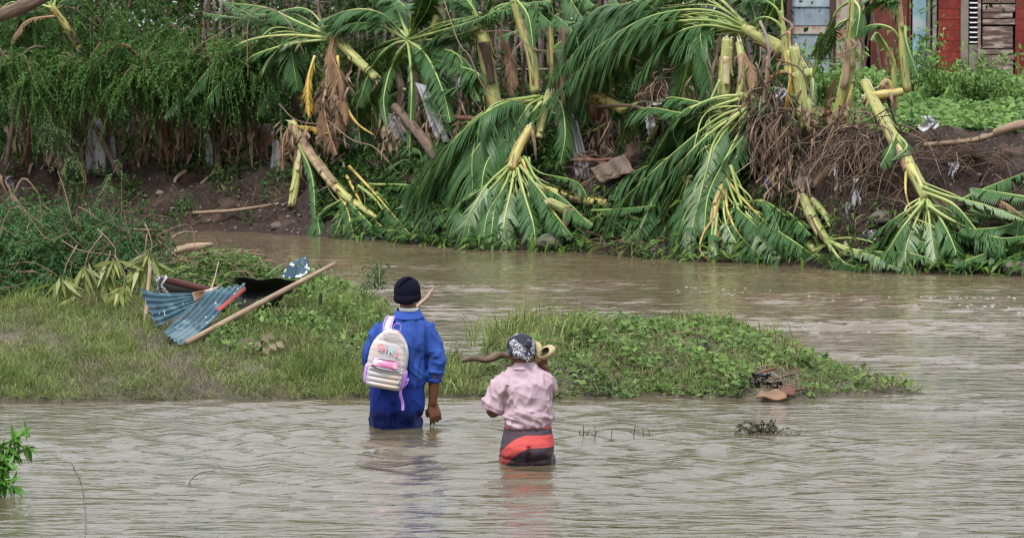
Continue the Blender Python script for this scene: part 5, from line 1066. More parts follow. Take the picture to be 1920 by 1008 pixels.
# ------------------------------------------------------------------ grass and vines on the near bar
def near_pts(n, x0, x1, y0, y1):
    X = rng.uniform(x0, x1, n); Y = rng.uniform(y0, y1, n); Z = gz_near(X, Y); k = Z > .005; return X[k], Y[k], Z[k]
mb = MB()
X, Y, Z = near_pts(330000, -5.6, 3.1, 29, 37)
vis = np.abs(X) < Y * .13; X, Y, Z = X[vis], Y[vis], Z[vis]
d1 = vnoise(X, Y, 1.4, 4.2) + .5 * vnoise(X, Y, 4, 1.1)
left = X < -.35; bare = (np.abs(X + 2.25 + .3 * (Y - 30)) < .16 + .12 * vnoise(X, Y, 5)) & (Y > 29.6) & (Y < 31.6) | (np.abs(X + 3.0) < .25) & (Y > 31.6) & (Y < 32.4) & (vnoise(X, Y, 4) > -.1)
keep = (rng.uniform(0, 1, len(X)) < np.where(left, .9, .36) * np.clip(.85 + d1 * .8, .25, 1)) & ~(bare & (rng.uniform(0, 1, len(X)) < .8))
pxs = 960 + X / Y * FPX; pys = 46 + FPX / Y * (2.6 - Z); keep &= ~((pxs > 862) & (pxs < 960) & (pys > 655) & (pys < 716)) | (rng.uniform(0, 1, len(X)) < .25); keep &= ~((pxs > 1405) & (pxs < 1500) & (pys > 695)) | (rng.uniform(0, 1, len(X)) < .15); keep &= ~((pxs > 285) & (pxs < 420) & (pys > 560 + 0) & (pys < 655)) | (rng.uniform(0, 1, len(X)) < .25)
X, Y, Z, d1, left = X[keep], Y[keep], Z[keep], d1[keep], left[keep]; n = len(X)
h = (.055 + .05 * np.clip(d1 + .5, 0, 1.4) + .02 * (X < -.35) * (X > -1.6)) * rng.uniform(.4, 1.5, n) * (1 + .5 * vnoise(X, Y, 7, 3)) * np.where(Z < .05, .7, 1)
hum = np.exp(-((X - .0) / .22) ** 2); h = h * (1 + .9 * hum)
blades(mb, np.stack([X, Y, Z - .01], -1), h, .006 + .003 * hum, rng.normal(0, .095, (n, 2)) * (1 + hum[:, None]) + [0.012, -.02] + .03 * np.stack([vnoise(X, Y, 6, 2), vnoise(X, Y, 6, 5)], -1), np.clip(.45 + .35 * vnoise(X, Y, 2, 6) + rng.normal(0, .22, n), 0, 1))
tag(mb.build('grass', M['grass'], origin=(0, 31, 0)), 'muddy green grass covering the low river bar', 'grass', kind='stuff')
mb = MB(); X, Y, Z = near_pts(60000, -5.2, 3.0, 29, 35); n = len(X)
blades(mb, np.stack([X, Y, Z], -1), rng.uniform(.02, .10, n), .004, rng.normal(0, .09, (n, 2)), rng.uniform(0, 1, n))
tag(mb.build('dry_grass', M['drygrass'], origin=(0, 31, 0)), 'mud-coated dead grass between the green blades', 'grass', kind='stuff')
# broad-leaved creeping vines on the island
mb = MB(); X, Y, Z = near_pts(40000, -.3, 3.0, 29, 36)
pr = np.interp(X, [-.3, .25, .6, 1.9, 2.3, 3], [.15, .45, 1, 1, .45, .3]) * np.clip(.85 + .9 * vnoise(X, Y, 2.6, 9), .08, 1); pxs = 960 + X / Y * FPX; pys = 46 + FPX / Y * (2.6 - Z); k = (rng.uniform(0, 1, len(X)) < pr) & ~((pxs > 1405) & (pxs < 1500) & (pys > 695)); X, Y, Z = X[k], Y[k], Z[k]; n = len(X)
hl = .02 + .075 * sm(.5 + vnoise(X, Y, 3.2, 2)) ; L = rng.uniform(.025, .075, n)
cl_ = np.clip(.5 + .4 * vnoise(X, Y, 4, 3) + rng.normal(0, .25, n), 0, 1)
leafs(mb, np.stack([X, Y, Z + hl * rng.uniform(.1, 1.1, n)], -1), rng.normal(0, 1, (n, 3)) * [1, .8, .5] + [0, -.3, -.1], rng.normal(0, .4, (n, 3)) + [0, -.5, 1], L, L * rng.uniform(.45, .85, n), cl_)
tag(mb.build('island_vines', M['vine'], origin=(1, 31, 0)), 'low mat of broad-leaved vines over the river island', 'vines', kind='stuff')
# leaf vines at the crest of the left bar
mb = MB(); X, Y, Z = near_pts(12000, -2.2, -.5, 30.6, 36); k = rng.uniform(0, 1, len(X)) < np.clip(.25 + .9 * vnoise(X, Y, 2.4, 5), 0, .9); X, Y, Z = X[k], Y[k], Z[k]; n = len(X)
leafs(mb, np.stack([X, Y, Z + rng.uniform(.03, .14, n)], -1), rng.normal(0, 1, (n, 3)), rng.normal(0, .4, (n, 3)) + [0, -.5, 1], rng.uniform(.03, .07, n), rng.uniform(.015, .04, n), rng.uniform(0, 1, n))
tag(mb.build('bar_vines', M['vine'], origin=(-1.3, 32, 0)), 'leafy weeds among the grass left of the man', 'vines', kind='stuff')
# creeping vine stems
mb = MB()
for k in range(150):
    x, y = rng.uniform(.1, 2.9), rng.uniform(29.8, 34); z = float(gz_near(x, y))
    if z < .02: continue
    a = rng.uniform(0, 6.28); pts = [np.array([x, y, z + .05])]
    for j in range(3):
        a += rng.normal(0, .5); x += np.cos(a) * .12; y += np.sin(a) * .12; pts.append(np.array([x, y, max(float(gz_near(x, y)), 0) + rng.uniform(.03, .11)]))
    tube(mb, cr(pts, 8), .0028, 4, rng.uniform(0, 1), cap=False)
tag(mb.build('vine_stems', M['twig'], origin=(1, 31, 0)), 'thin stems running through the island vines', 'vines', kind='stuff')
# taller grass tufts that can be told apart
def tuft(label, px, py, Y, n, h, spread=.09, m='grass', wd=.010, lean=.12, bias=(0, 0)):
    q = P(px, py, Y); z = max(float(gz_near(q[0], q[1])), 0); mb_ = MB(); pos = np.array([q[0], q[1], z - .01]) + np.column_stack([rng.normal(0, spread, n), rng.normal(0, spread, n), np.zeros(n)])
    blades(mb_, pos, h * rng.uniform(.55, 1.1, n), wd, rng.normal(0, lean, (n, 2)) + bias, rng.uniform(.1, .9, n)); return tag(mb_.build('grass_tuft', M[m]), label, 'grass tuft')
tuft('tall grass tuft right of the woman with broad bent blades', 1075, 640, 31.5, 60, .30, .1, wd=.014, lean=.16, bias=(.1, 0))
tuft('tall upright grass tuft behind the woman, left side', 935, 640, 32, 80, .32, .14)
tuft('tall grass tuft directly behind the woman', 1010, 620, 32.5, 80, .30, .13)
tuft('grass tuft at the low gap between man and woman', 850, 700, 30.5, 110, .22, .16)
tuft('grass tuft at the waterline by the man, right side', 865, 735, 29.95, 90, .16, .12)
tuft('dark wispy grass tuft on the crest of the island', 1320, 620, 32.8, 60, .22, .14)
tuft('grass tuft at the right shoulder of the island', 1410, 640, 32.4, 60, .2, .12)
tuft('thin grass clump on the low right tail of the island', 1560, 700, 30.8, 70, .13, .16)
tuft('tiny grass clump at the tip of the island', 1650, 735, 30.2, 40, .07, .14)
tuft('grass tuft on the crest just left of the man', 640, 600, 32, 80, .18, .15)
# light cassava-like shoot on the crest
t = thing('leafy_shoot', P(1165, 612, 32.5), 'pale leafy shoot rising on the crest of the island', 'shoot'); m1, m2 = MB(), MB(); b_ = P(1165, 640, 32.5); e = P(1160, 592, 32.5); tube(m1, cr([b_, e], 5), .005, 5)
a = np.linspace(0, 6.28, 30); leafs(m2, np.tile(e, (30, 1)) + rng.normal(0, .02, (30, 3)), np.stack([np.cos(a), np.sin(a), rng.uniform(-.3, .4, 30)], -1), np.tile([0, -.3, 1.], (30, 1)), .14, .022, rng.uniform(.5, 1, 30)); m1.build('stem', M['greentwig'], t); m2.build('foliage', M['bladepale'], t)

# ------------------------------------------------------------------ debris pile on the near bar
def near_branch(label, pts, r, subs=10, sp=60, leaf=True, ll=.035, name='fallen_branch', twig='twig', sprayL=.16, lm='feather_near', sub_len=.5, tintb=(0, 1)):
    """pts as (px,py,Y)"""
    p = cr([P(*q) for q in pts], 16); t = thing(name, p[0], label, 'branch'); m1, m2, m3 = MB(), MB(), MB(); tube(m1, p, r, 7, rng.uniform(.2, .9), jit=.05); rr = r[0] if np.ndim(r) else r
    ends = []
    for k in range(subs):
        i0 = rng.integers(3, 16); d = nrm(rng.normal(0, 1, 3) * [1, .6, .8] + (p[-1] - p[0]) * .6); L = sub_len * rng.uniform(.4, 1.1)
        q = cr([p[i0], p[i0] + d * L * .5 + rng.normal(0, .04, 3), p[i0] + d * L + [0, 0, -.1 * L] + rng.normal(0, .05, 3)], 8); tube(m2, q, [rr * .4, rr * .25, rr * .1], 5, rng.uniform(0, 1)); ends.append(q)
    m1.build('limb', M[twig], t)
    if leaf and subs:
        for q in ends + [p]:
            k = max(2, sp // (subs + 1)); cc = q[rng.integers(len(q) // 3, len(q), k)] + rng.normal(0, .02, (k, 3))
            sprays(m3, m2, cc, rng.normal(0, 1, (k, 3)), rng.uniform(.6, 1.2, k) * sprayL, rng.uniform(.3, 1.2, k), 9, ll, ll * .4, np.clip(rng.uniform(*tintb, k), 0, 1), .0015)
        m3.build('foliage', M[lm], t)
    if subs: m2.build('twigs', M[twig], t)
    return t
for a in [
    ('long reddish limb rising at the left edge over the brush pile', [(90, 440, 36), (40, 395, 36), (0, 335, 36), (-40, 300, 36)], [.035, .03, .022], 3, 0, False),
    ('bare pale branch lying level on top of the brush pile', [(55, 428, 35.5), (150, 424, 35.5), (240, 430, 35.5), (312, 433, 35.5)], [.012, .014, .012], 3, 0, False),
    ('feathery green branch covering the left edge of the pile', [(60, 560, 34.5), (30, 500, 34.8), (-20, 430, 35)], [.02, .014, .006], 12, 230),
    ('feathery green branch in the middle of the brush pile', [(190, 520, 35), (150, 460, 35.4), (80, 420, 35.6)], [.02, .014, .006], 12, 230),
    ('feathery branch sagging behind the yellow-green straps', [(260, 540, 34.4), (200, 500, 34.8), (120, 480, 35)], [.018, .012, .006], 12, 220),
    ('low dark feathery branch beneath the yellow-green straps', [(250, 590, 33.4), (180, 560, 33.8), (90, 545, 34)], [.016, .012, .006], 12, 240),
    ('low feathery branch at the left edge above the grass', [(80, 590, 33.6), (30, 570, 34), (-30, 560, 34)], [.016, .012, .006], 12, 240),
    ('feathery branch topping the pile by the level branch', [(280, 470, 35.6), (220, 425, 35.8), (170, 405, 36)], [.014, .01, .005], 10, 160),
    ('small leafy branch under the brown bent root', [(330, 480, 35.4), (280, 440, 35.6), (240, 430, 35.7)], [.012, .01, .005], 8, 120),
    ('forked bare twig right of the level branch', [(330, 440, 35.8), (352, 434, 35.8), (368, 438, 35.8)], [.009, .007, .004], 3, 0, False),
    ]: near_branch(a[0], a[1], a[2], a[3], a[4], *(a[5:6]))
near_branch('tall thin sprig with drooping feathery leaves in front of the far bank', [(150, 460, 35), (145, 400, 35), (160, 330, 35), (120, 268, 35), (85, 232, 35)], [.012, .009, .003], 8, 90, name='sapling', sub_len=.25, sprayL=.13, ll=.03, twig='barkred')
near_branch('curved green sprig rising from the bar left of the man', [(668, 600, 31), (668, 560, 31), (690, 530, 31), (712, 512, 31)], [.005, .004, .002], 5, 36, name='sapling', sub_len=.14, sprayL=.09, ll=.022, twig='greentwig')
# bare tangled twigs of the pile
mb = MB()
sp_m = MB(); n = 3600; th_ = rng.uniform(0, 6.28, n); q_ = np.sqrt(rng.uniform(0, 1, n)); hx = P(70, 520, 35.2); cx_ = hx[0] + 1.3 * q_ * np.cos(th_); cy_ = 35.2 + 1.5 * q_ * np.sin(th_)
tp = .66 * (1 - q_ ** 2.5) * (1 + .35 * vnoise(cx_, cy_, 2.5, 3)); cz_ = .42 + tp * rng.uniform(.35, 1.05, n)
sprays(sp_m, sp_m, np.stack([cx_, cy_, cz_], -1), rng.normal(0, 1, (n, 3)) * [1, .7, .6] + [0, -.4, .25], rng.uniform(.10, .22, n), rng.uniform(.2, 1.1, n), 9, .036, .014, np.clip(.5 + .35 * vnoise(cx_, cy_, 3, 1) + rng.normal(0, .2, n), 0, 1), .0015)
tag(sp_m.build('brush_foliage', M['feather_near'], origin=hx), 'matted feathery foliage of the washed-up brush pile', 'brush', kind='stuff')
for k in range(85):
    p0 = P(rng.uniform(-30, 300), rng.uniform(410, 560), rng.uniform(33.6, 35.2)); d = nrm(rng.normal(0, 1, 3) * [1, .4, .45]); L = rng.uniform(.2, .6); rr = rng.uniform(.0025, .006)
    tube(mb, cr([p0, p0 + d * L * .5 + rng.normal(0, .07, 3), p0 + d * L + rng.normal(0, .12, 3)], 8), [rr, rr, rr * .4], 5, rng.uniform(0, 1))
tag(mb.build('tangled_twigs', M['twig'], origin=P(150, 520, 35)), 'bare reddish twigs tangled through the brush pile', 'twigs', kind='stuff')
# driftwood
def wstick(label, pts, r, m='wood', name='stick', cat='stick', jit=.06):
    p = cr([P(*q) for q in pts], 12); mb_ = MB(); tube(mb_, p, r, 8, rng.uniform(.3, .9), jit=jit); return tag(mb_.build(name, M[m]), label, cat)
wstick('thick tan driftwood root behind the vine heap', [(300, 480, 37), (340, 468, 37), (372, 462, 37), (400, 458, 37)], [.02, .045, .04, .015], 'wood', 'driftwood', 'driftwood', .12)
wstick('short orange log sticking from the brush pile', [(178, 443, 36), (200, 444, 36), (210, 448, 36)], [.03, .032, .03], 'barkred', 'log', 'log')
wstick('bent thin driftwood twig against the river', [(310, 455, 36.4), (335, 438, 36.4), (352, 436, 36.4), (370, 434, 36.4)], [.01, .009, .006], 'wood', 'twig', 'twig')
wstick('long pale pole propped across the blue zinc', [(350, 642, 31.05), (480, 572, 31.9), (628, 494, 32.9)], [.021, .022, .017], 'wood', 'pole', 'pole', .03)
wstick('yellowish stake standing left under the blue zinc', [(281, 500, 33), (275, 570, 32.8), (267, 632, 32.4)], [.014, .016, .013], 'wood', 'stake_post', 'stake')
wstick('split dry stem poking through the zinc fold', [(410, 490, 32.8), (400, 530, 32.6), (390, 553, 32.4)], [.004, .006, .014], 'wood', 'twig', 'twig')
wstick('ragged stick poking up behind the man', [(812, 540, 31.2), (800, 558, 31.1), (775, 580, 31)], [.008, .016, .012], 'wood', 'stick', 'stick', .15)
wstick('short dark stump in the grass near the river edge', [(602, 548, 33), (601, 560, 33), (600, 572, 33)], [.01, .012, .012], 'darktwig', 'stump', 'stump')
wstick('grey-brown drift log behind the woman', [(866, 676, 30.2), (890, 671, 30.2), (915, 674, 30.2), (940, 664, 30.25), (975, 670, 30.3)], [.016, .022, .028, .014], 'bark', 'log', 'log', .14)
wstick('rotten side branch under the drift log', [(925, 675, 30.55), (915, 700, 30.5), (912, 720, 30.4)], [.02, .022, .016], 'bark', 'branch', 'branch', .1)
# pale strap leaves
t = thing('strap_leaf_branch', P(200, 600, 33.6), 'branch with long yellow-green strap leaves hanging left of the blue zinc', 'branch')
m1, m2 = MB(), MB()
for cx_, cy_ in ((150, 500), (185, 530), (205, 490), (225, 540), (265, 500), (280, 480), (130, 560), (250, 560), (105, 520)):
    c = P(cx_ * .92 + 22, cy_, 33.4 + rng.uniform(-.1, .3)); k = 20; tube(m1, cr([c + [rng.normal(0, .1), .1, .25], c + [.02, .05, .1], c], 5), [.007, .005, .004], 5, .5)
    d = np.column_stack([rng.normal(0, .55, k), rng.normal(-.2, .3, k), -rng.uniform(.3, 1.2, k)]); leafs(m2, np.tile(c, (k, 1)) + rng.normal(0, .02, (k, 3)), d, rng.normal(0, .3, (k, 3)) + [0, -1, .3], rng.uniform(.14, .28, k), rng.uniform(.022, .038, k), rng.uniform(0, 1, k), .06)
m1.build('twigs', M['twig'], t); m2.build('foliage', M['strap'], t)
# heap of vines on the collapsed roof
mb = MB(); n = 3400; th_ = rng.uniform(0, 6.28, n); rr = np.sqrt(rng.uniform(0, 1, n)); cxy = P(415, 520, 34.3)
X = cxy[0] + .50 * rr * np.cos(th_); Y = cxy[1] + .8 * rr * np.sin(th_); top = .27 * (1 - rr ** 3.0)
Z = .50 + top * rng.uniform(.2, 1.08, n) + .02 * vnoise(X, Y, 8)
leafs(mb, np.stack([X, Y, Z], -1), rng.normal(0, 1, (n, 3)) * [1, 1, .4], rng.normal(0, .45, (n, 3)) + [0, -.4, 1], rng.uniform(.03, .08, n), rng.uniform(.02, .045, n), rng.uniform(0, .95, n))
n2 = 700; k = rng.integers(0, n, n2); leafs(mb, np.stack([X[k], Y[k], Z[k]], -1), rng.normal(0, 1, (n2, 3)) * [1, .5, .3], rng.normal(0, .4, (n2, 3)) + [0, 0, 1], .16, .012, rng.uniform(0, .4, n2))
hp = mb.build('vine_heap', M['vine']); tag(hp, 'heap of uprooted vines piled on the dark collapsed roof', 'vine heap', kind='stuff')
mb = MB()
for k in range(70):
    p0 = np.array([cxy[0] + rng.normal(0, .25), cxy[1] - .3 + rng.normal(0, .25), rng.uniform(.55, .78)]); d = rng.normal(0, 1, 3) * [1, .4, .25]
    tube(mb, cr([p0, p0 + d * .12 + [0, 0, .03], p0 + d * .25], 6), .003, 4, rng.uniform(0, 1))
tag(mb.build('heap_stems', M['twig']), 'dry stems through the vine heap', 'stems', kind='stuff')
mb = MB(); ell(mb, (cxy[0], cxy[1], .47), (.44, .7, .22), seg=18); tag(mb.build('heap_soil', M['mud']), 'packed mud and litter inside the vine heap', 'soil', kind='stuff')
# collapsed roof pieces
def nsheet(label, c, nu, nv, fn, m, thick=.003, name='zinc_sheet', cat='metal sheet', parent=None):
    G = bilin(*[P(*q) for q in c], nu, nv); nn = nrm(np.cross(G[-1, 0] - G[0, 0], G[0, -1] - G[0, 0]))
    u = np.linspace(0, 1, nu)[:, None]; v = np.linspace(0, 1, nv)[None]; G = G + nn * fn(u, v)[..., None]
    mb_ = MB(); surf(mb_, G, thick, .5); o = mb_.build(name, M[m], parent)
    if parent is None: tag(o, label, cat)
    return o
t = thing('blue_zinc', P(340, 645, 31.8), 'crumpled blue corrugated zinc with flaking white paint, folded in two lobes', 'metal sheet')
tri = lambda x: np.arcsin(np.sin(x)) / 1.57
nsheet(None, [(262, 540, 31.9), (358, 551, 32.2), (364, 574, 32.1), (294, 611, 31.7)], 22, 60, lambda u, v: .010 * (1 - .5 * u) * np.sin(v * 5.5 * 2 * np.pi) + .02 * np.sin(u * 4), 'bluepaint', name='left_lobe', parent=t)
nsheet(None, [(306, 622, 31.35), (392, 547, 32.1), (461, 534, 32.3), (340, 649, 31.08)], 30, 60, lambda u, v: .010 * np.sin(v * 5 * 2 * np.pi) * (.6 + .4 * u) + .03 * np.sin(u * 3.5), 'bluepaint', name='right_lobe', parent=t)
nsheet(None, [(356, 571, 32.12), (388, 549, 32.12), (392, 547, 32.1), (306, 624, 31.36)], 14, 12, lambda u, v: .01 * np.sin(u * 4) + 0 * v, 'bluepaint', name='fold', parent=t)
nsheet(None, [(413, 580, 31.7), (462, 541, 32.2), (459, 533, 32.22), (405, 577, 31.72)], 8, 3, lambda u, v: 0 * u + 0 * v - .012, 'redpaint', name='red_edge', parent=t)
nsheet(None, [(356, 549, 32.2), (398, 541, 32.3), (430, 526, 32.4), (362, 568, 32.2)], 10, 8, lambda u, v: .01 * np.sin(u * 9) + 0 * v, 'zincpale', name='bare_underside', parent=t)
nsheet('dark blue zinc scrap thick with white paint chips, above the pole', [(527, 521, 33.0), (562, 521, 32.9), (581, 506, 32.9), (546, 492, 33.0)], 16, 16, lambda u, v: .012 * np.sin(u * 9 + v * 3), 'bluechip')
nsheet('upper curled end of the chipped dark blue scrap', [(546, 492, 33.02), (582, 508, 32.95), (576, 484, 33.0), (560, 486, 33.02)], 12, 10, lambda u, v: .03 * np.sin(u * 3), 'bluechip')
nsheet('black sheet under the vine heap reaching to the pole', [(440, 521, 32.9), (560, 524, 32.8), (545, 548, 33.3), (450, 560, 33.5)], 12, 6, lambda u, v: .01 * np.sin(u * 12), 'darksheet', name='black_sheet')
nsheet('dark red beam of the collapsed roof behind the blue zinc', [(312, 519, 33.2), (392, 537, 33.0), (392, 548, 33.0), (312, 531, 33.2)], 3, 3, lambda u, v: 0 * u * v, 'darkred', .05, 'roof_beam', 'beam')
nsheet('dark sagging board below the dark red beam', [(300, 532, 33.4), (460, 548, 33.2), (470, 600, 33.3), (310, 590, 33.5)], 8, 4, lambda u, v: .02 * np.sin(u * 5) + 0 * v, 'darksheet', .012, 'dark_board', 'board')
nsheet('black board propped under the black sheet', [(455, 540, 33.1), (545, 540, 32.95), (520, 575, 33.0), (420, 600, 32.7)], 8, 4, lambda u, v: .02 * np.sin(u * 5) + 0 * v, 'darksheet', .012, 'dark_board', 'board')
rag('translucent grey plastic by the yellowish stake', 0, 0, 0, .09, .13, 'greyrag', world=P(302, 518, 32.9))
# long dry leaves right of the heap
t = thing('dry_banana_leaf', P(515, 510, 33.1), 'dull green leaf curling between vine heap and chipped scrap', 'leaf')
banana_leaf(t, [P(502, 514, 33.1), P(520, 500, 33.1), P(540, 490, 33.1)], .05, 'g', b0=0, r0=.004, dens=80)
# wilted brown leaves in the grass
t = thing('wilted_plant', P(495, 640, 30.9), 'wilted plant with mud-coated brown leaves in the grass', 'plant'); m1, m2 = MB(), MB()
for k in range(14):
    a = rng.uniform(0, 6.28); c = P(490, 645, 30.9) + [0, 0, .0]; e = c + [np.cos(a) * rng.uniform(.03, .11), -.04, rng.uniform(-.05, .08)]; tube(m1, cr([c, e], 4), .003, 4)
    leafs(m2, e[None], np.array([[np.cos(a), -.3, -.5]]), np.array([[rng.normal(0, .4), -1, .4]]), .075, .055, rng.uniform(0, 1))
m1.build('stems', M['twig'], t); m2.build('leaf', M['drygrass'], t)

# rubbish on the tail of the island
for k, (px_, py_, Y_, lab_) in enumerate(((1490, 700, 29.9, 'brown branch end jutting from the island rubbish'), (1455, 690, 30.0, 'dead stalk lying over the black bag'), (1505, 728, 29.7, 'wet stick at the right of the island rubbish'))):
    q = P(px_, py_, Y_); mb_ = MB(); tube(mb_, cr([q, q + [-.09, -.03, -.02], q + [-.2, -.05, -.07]], 8), [.012, .010, .006], 6, .5, jit=.08); tag(mb_.build('stick', M['barkred' if k else 'bark']), lab_, 'stick')
rag('black plastic bag on the island tail above the brown board', 0, 0, 0, .14, .08, 'blackrag', 'plastic_bag', world=P(1425, 700, 29.85), cat='bag')
rag('grey-brown cloth crumpled right of the black bag', 0, 0, 0, .14, .04, 'mudrag', 'cloth', world=P(1456, 714, 29.75), cat='cloth')
nsheet('wet orange-brown board lying at the water edge of the island', [(1418, 746, 29.42), (1476, 747, 29.40), (1468, 733, 29.62), (1428, 731, 29.65)], 10, 6, lambda u, v: .012 * np.sin(u * 7 + v * 3), 'card', .012, 'board', 'board')
nsheet('dark red-brown board leaning right of the orange-brown one', [(1472, 742, 29.48), (1492, 738, 29.55), (1480, 720, 29.8), (1455, 718, 29.8)], 8, 5, lambda u, v: .008 * np.sin(u * 7 + v * 3), 'barkred', .01, 'board', 'board')

mb = MB(); fx_, fy_ = [], []
for k in range(10):
    c_ = rng.uniform(820, 1950); m_ = rng.integers(3, 16); cy_ = 530 + 40 * (c_ - 960) / 960 + rng.normal(0, 22); fx_ += list(c_ + rng.normal(0, 45, m_)); fy_ += list(cy_ + rng.normal(0, 2.2, m_))
V = np.array([Wt(a, b_) for a, b_ in zip(fx_, fy_)]) + [0, 0, .008]
for v_, w_ in zip(V, rng.uniform(.004, .014, len(V))): mb.add(BV * [w_ * 1.5, w_ * 1.5, w_ * .5] + v_, BQ, None, rng.uniform(0, 1))
tag(mb.build('foam', M['white_foam'], origin=(0, 35, 0)), 'specks of white foam riding the main current', 'foam', kind='stuff')
# ------------------------------------------------------------------ things in the near water
t = thing('weed_clump', Wt(1432, 812), 'muddy weed clump standing in the near water at right', 'weed'); m1, m2 = MB(), MB(); c = Wt(1432, 812)
for k in range(12):
    e = c + [rng.normal(0, .07), rng.normal(0, .05), rng.uniform(.03, .10)]; tube(m1, cr([c + [rng.normal(0, .05), 0, -.05], e], 5), .003, 4)
sprays(m2, m1, c + np.column_stack([rng.normal(0, .065, 60), rng.normal(0, .05, 60), rng.uniform(0, .06, 60)]), rng.normal(0, 1, (60, 3)) + [0, 0, .5], rng.uniform(.05, .11, 60), .5, 7, .02, .01, stem_r=.0015)
m1.build('stems', M['darktwig'], t); m2.build('foliage', M['weed'], t)
for k, (px, py, hh_, lab) in enumerate(((1086, 812, 6, 'shortest twig left of the twig cluster by the woman'), (1093, 822, 26, 'tallest of the leftmost dark twigs by the woman'), (1101, 820, 12, 'short twig between the two taller ones'), (1115, 823, 24, 'dark forked twig right in the cluster by the woman'),
                                 (1146, 815, 10, 'small bent twig alone between the twig groups'), (1188, 820, 26, 'tall twig standing alone further right'), (1205, 812, 10, 'small twig right of the lone tall twig'), (1216, 812, 8, 'last short twig of the row toward the weed clump'))):
    c = Wt(px, py); s_ = 300; mb_ = MB(); top = c + [rng.normal(0, .01), 0, hh_ / s_]; tube(mb_, cr([c - [0, 0, .06], c + [.004, 0, hh_ / s_ * .5], top], 6), [.0028, .0025, .0015], 5)
    if hh_ > 10: tube(mb_, cr([c + [0, 0, .02], c + [-.03, 0, .045]], 4), [.002, .001], 4); tube(mb_, cr([c + [0, 0, .03], c + [.025, 0, .06]], 4), [.002, .001], 4)
    tag(mb_.build('twig', M['darktwig']), lab, 'twig')
c = Wt(350, 912); mb_ = MB(); tube(mb_, cr([c - [0, 0, .02], Wt(358, 903) + [0, 0, .01], Wt(375, 896) + [0, 0, .03], Wt(402, 886) + [0, 0, .012]], 14), [.003, .003, .0015], 5); tag(mb_.build('twig', M['darktwig']), 'thin curved dark twig floating alone in the near water at left', 'twig')
mb_ = MB(); tube(mb_, cr([Wt(158, 1040) + [0, 0, .0], Wt(160, 960) + [0, 0, .006], Wt(152, 905) + [0, 0, .006], Wt(134, 868) + [0, 0, .004]], 24), [.004, .004, .002], 5); tag(mb_.build('reed', M['mudrag']), 'long faint bent reed lying on the water at bottom left', 'reed')
mb = MB(); n = 260; px = np.concatenate([rng.normal(1430, 60, n // 2), rng.normal(1370, 90, n - n // 2)]); py = rng.normal(811, 3, n); V = np.array([Wt(a, b_) for a, b_ in zip(px, py)]) + [0, 0, .008]
leafs(mb, V, rng.normal(0, 1, (n, 3)) * [1, 1, .1], np.tile([0, 0, 1.], (n, 1)), .016, .008, rng.uniform(0, 1, n)); tag(mb.build('floating_litter', M['weed']), 'flecks of floating litter around the weed clump', 'litter', kind='stuff')
# foreground bush at the left edge
t = thing('leafy_bush', Wt(-22, 925), 'bright green bush leaning in at the lower left edge', 'bush'); m1, m2 = MB(), MB(); c = Wt(-14, 930)
for k in range(18):
    e = c + [-.08 + .27 * ((k * 7) % 18) / 18, rng.uniform(-.1, .2), rng.uniform(.03, .38)]; p = cr([c + [0, 0, -.1], (c + e) / 2 + [-.02, 0, .04], e], 8); tube(m1, p, [.006, .005, .002], 5)
    cc = p[rng.integers(3, 8, 22)]; leafs(m2, cc, rng.normal(0, 1, (22, 3)) + [.3, -.2, .1], rng.normal(0, .4, (22, 3)) + [0, -.5, 1], rng.uniform(.06, .11, 22), rng.uniform(.022, .034, 22), rng.uniform(0, 1, 22))
m1.build('stems', M['greentwig'], t); m2.build('foliage', M['bush'], t)
mb_ = MB(); tube(mb_, cr([P(-60, 45, 22), P(20, 22, 22), P(115, -22, 22)], 10), [.042, .038, .03], 10, jit=.05); tag(mb_.build('overhanging_branch', M['bark']), 'thick brown branch crossing the top left corner, close by', 'branch')

# ------------------------------------------------------------------ the two people
M['skin'] = mat('brown skin', (0.17, 0.075, 0.042), rough=.5, nvar=.08, nscale=14)
M['skin2'] = mat('dark brown skin', (0.13, 0.055, 0.032), rough=.5, nvar=.08, nscale=14)
M['nail'] = mat('nail', (0.36, 0.2, 0.15), rough=.35)
M['eye'] = mat('eye', (0.6, 0.6, 0.58), rough=.2); M['lip'] = mat('lip', (0.16, 0.06, 0.045), rough=.5); M['hair'] = mat('black hair', (0.01, 0.009, 0.009), rough=.6)
M['jacket'] = mat('blue jacket cloth', (0.028, 0.075, 0.32), rough=.8, nvar=.12, nscale=5, bump=.002, bscale=220, spec=.25)
M['trouser'] = mat('dark blue trouser cloth', (0.010, 0.030, 0.215), rough=.7, nvar=.12, nscale=5, bump=.002, bscale=220, spec=.25)
M['white'] = mat('white collar cloth', (0.72, 0.72, 0.70), rough=.8)
M['beanie'] = mat('navy knit', (0.006, 0.006, 0.018), rough=.95, bump=.003, bscale=160, spec=.15)
M['pearl'] = mat('pearly white quilting', (0.50, 0.47, 0.46), (.5, .47, .46), rough=.35, spec=.5, patch=(.54, .42, .34), pscale=7, nvar=.06, coat=.3)
M['foil'] = mat('pink foil', (0.72, 0.25, 0.42), rough=.22, metal=.35, patch=(.8, .5, .62), pscale=22, bump=.004, bscale=40)
M['lilac'] = mat('lilac cloth', (0.45, 0.24, 0.66), rough=.6, nvar=.08)
M['zip'] = mat('grey zip', (0.42, 0.44, 0.52), rough=.5)
M['pinkprint'] = mat('pink print', (0.72, 0.27, 0.36), rough=.4, nvar=0); M['tealprint'] = mat('teal print', (0.36, 0.62, 0.62), rough=.4, nvar=0); M['tag'] = mat('green tag', (0.2, 0.42, 0.34), rough=.5)
M['shirt'] = mat('faded pink shirt', (0.42, 0.30, 0.345), rough=.85, patch=(.47, .35, .39), pscale=5, nvar=.05, nscale=9, bump=.002, bscale=120, spec=.2)
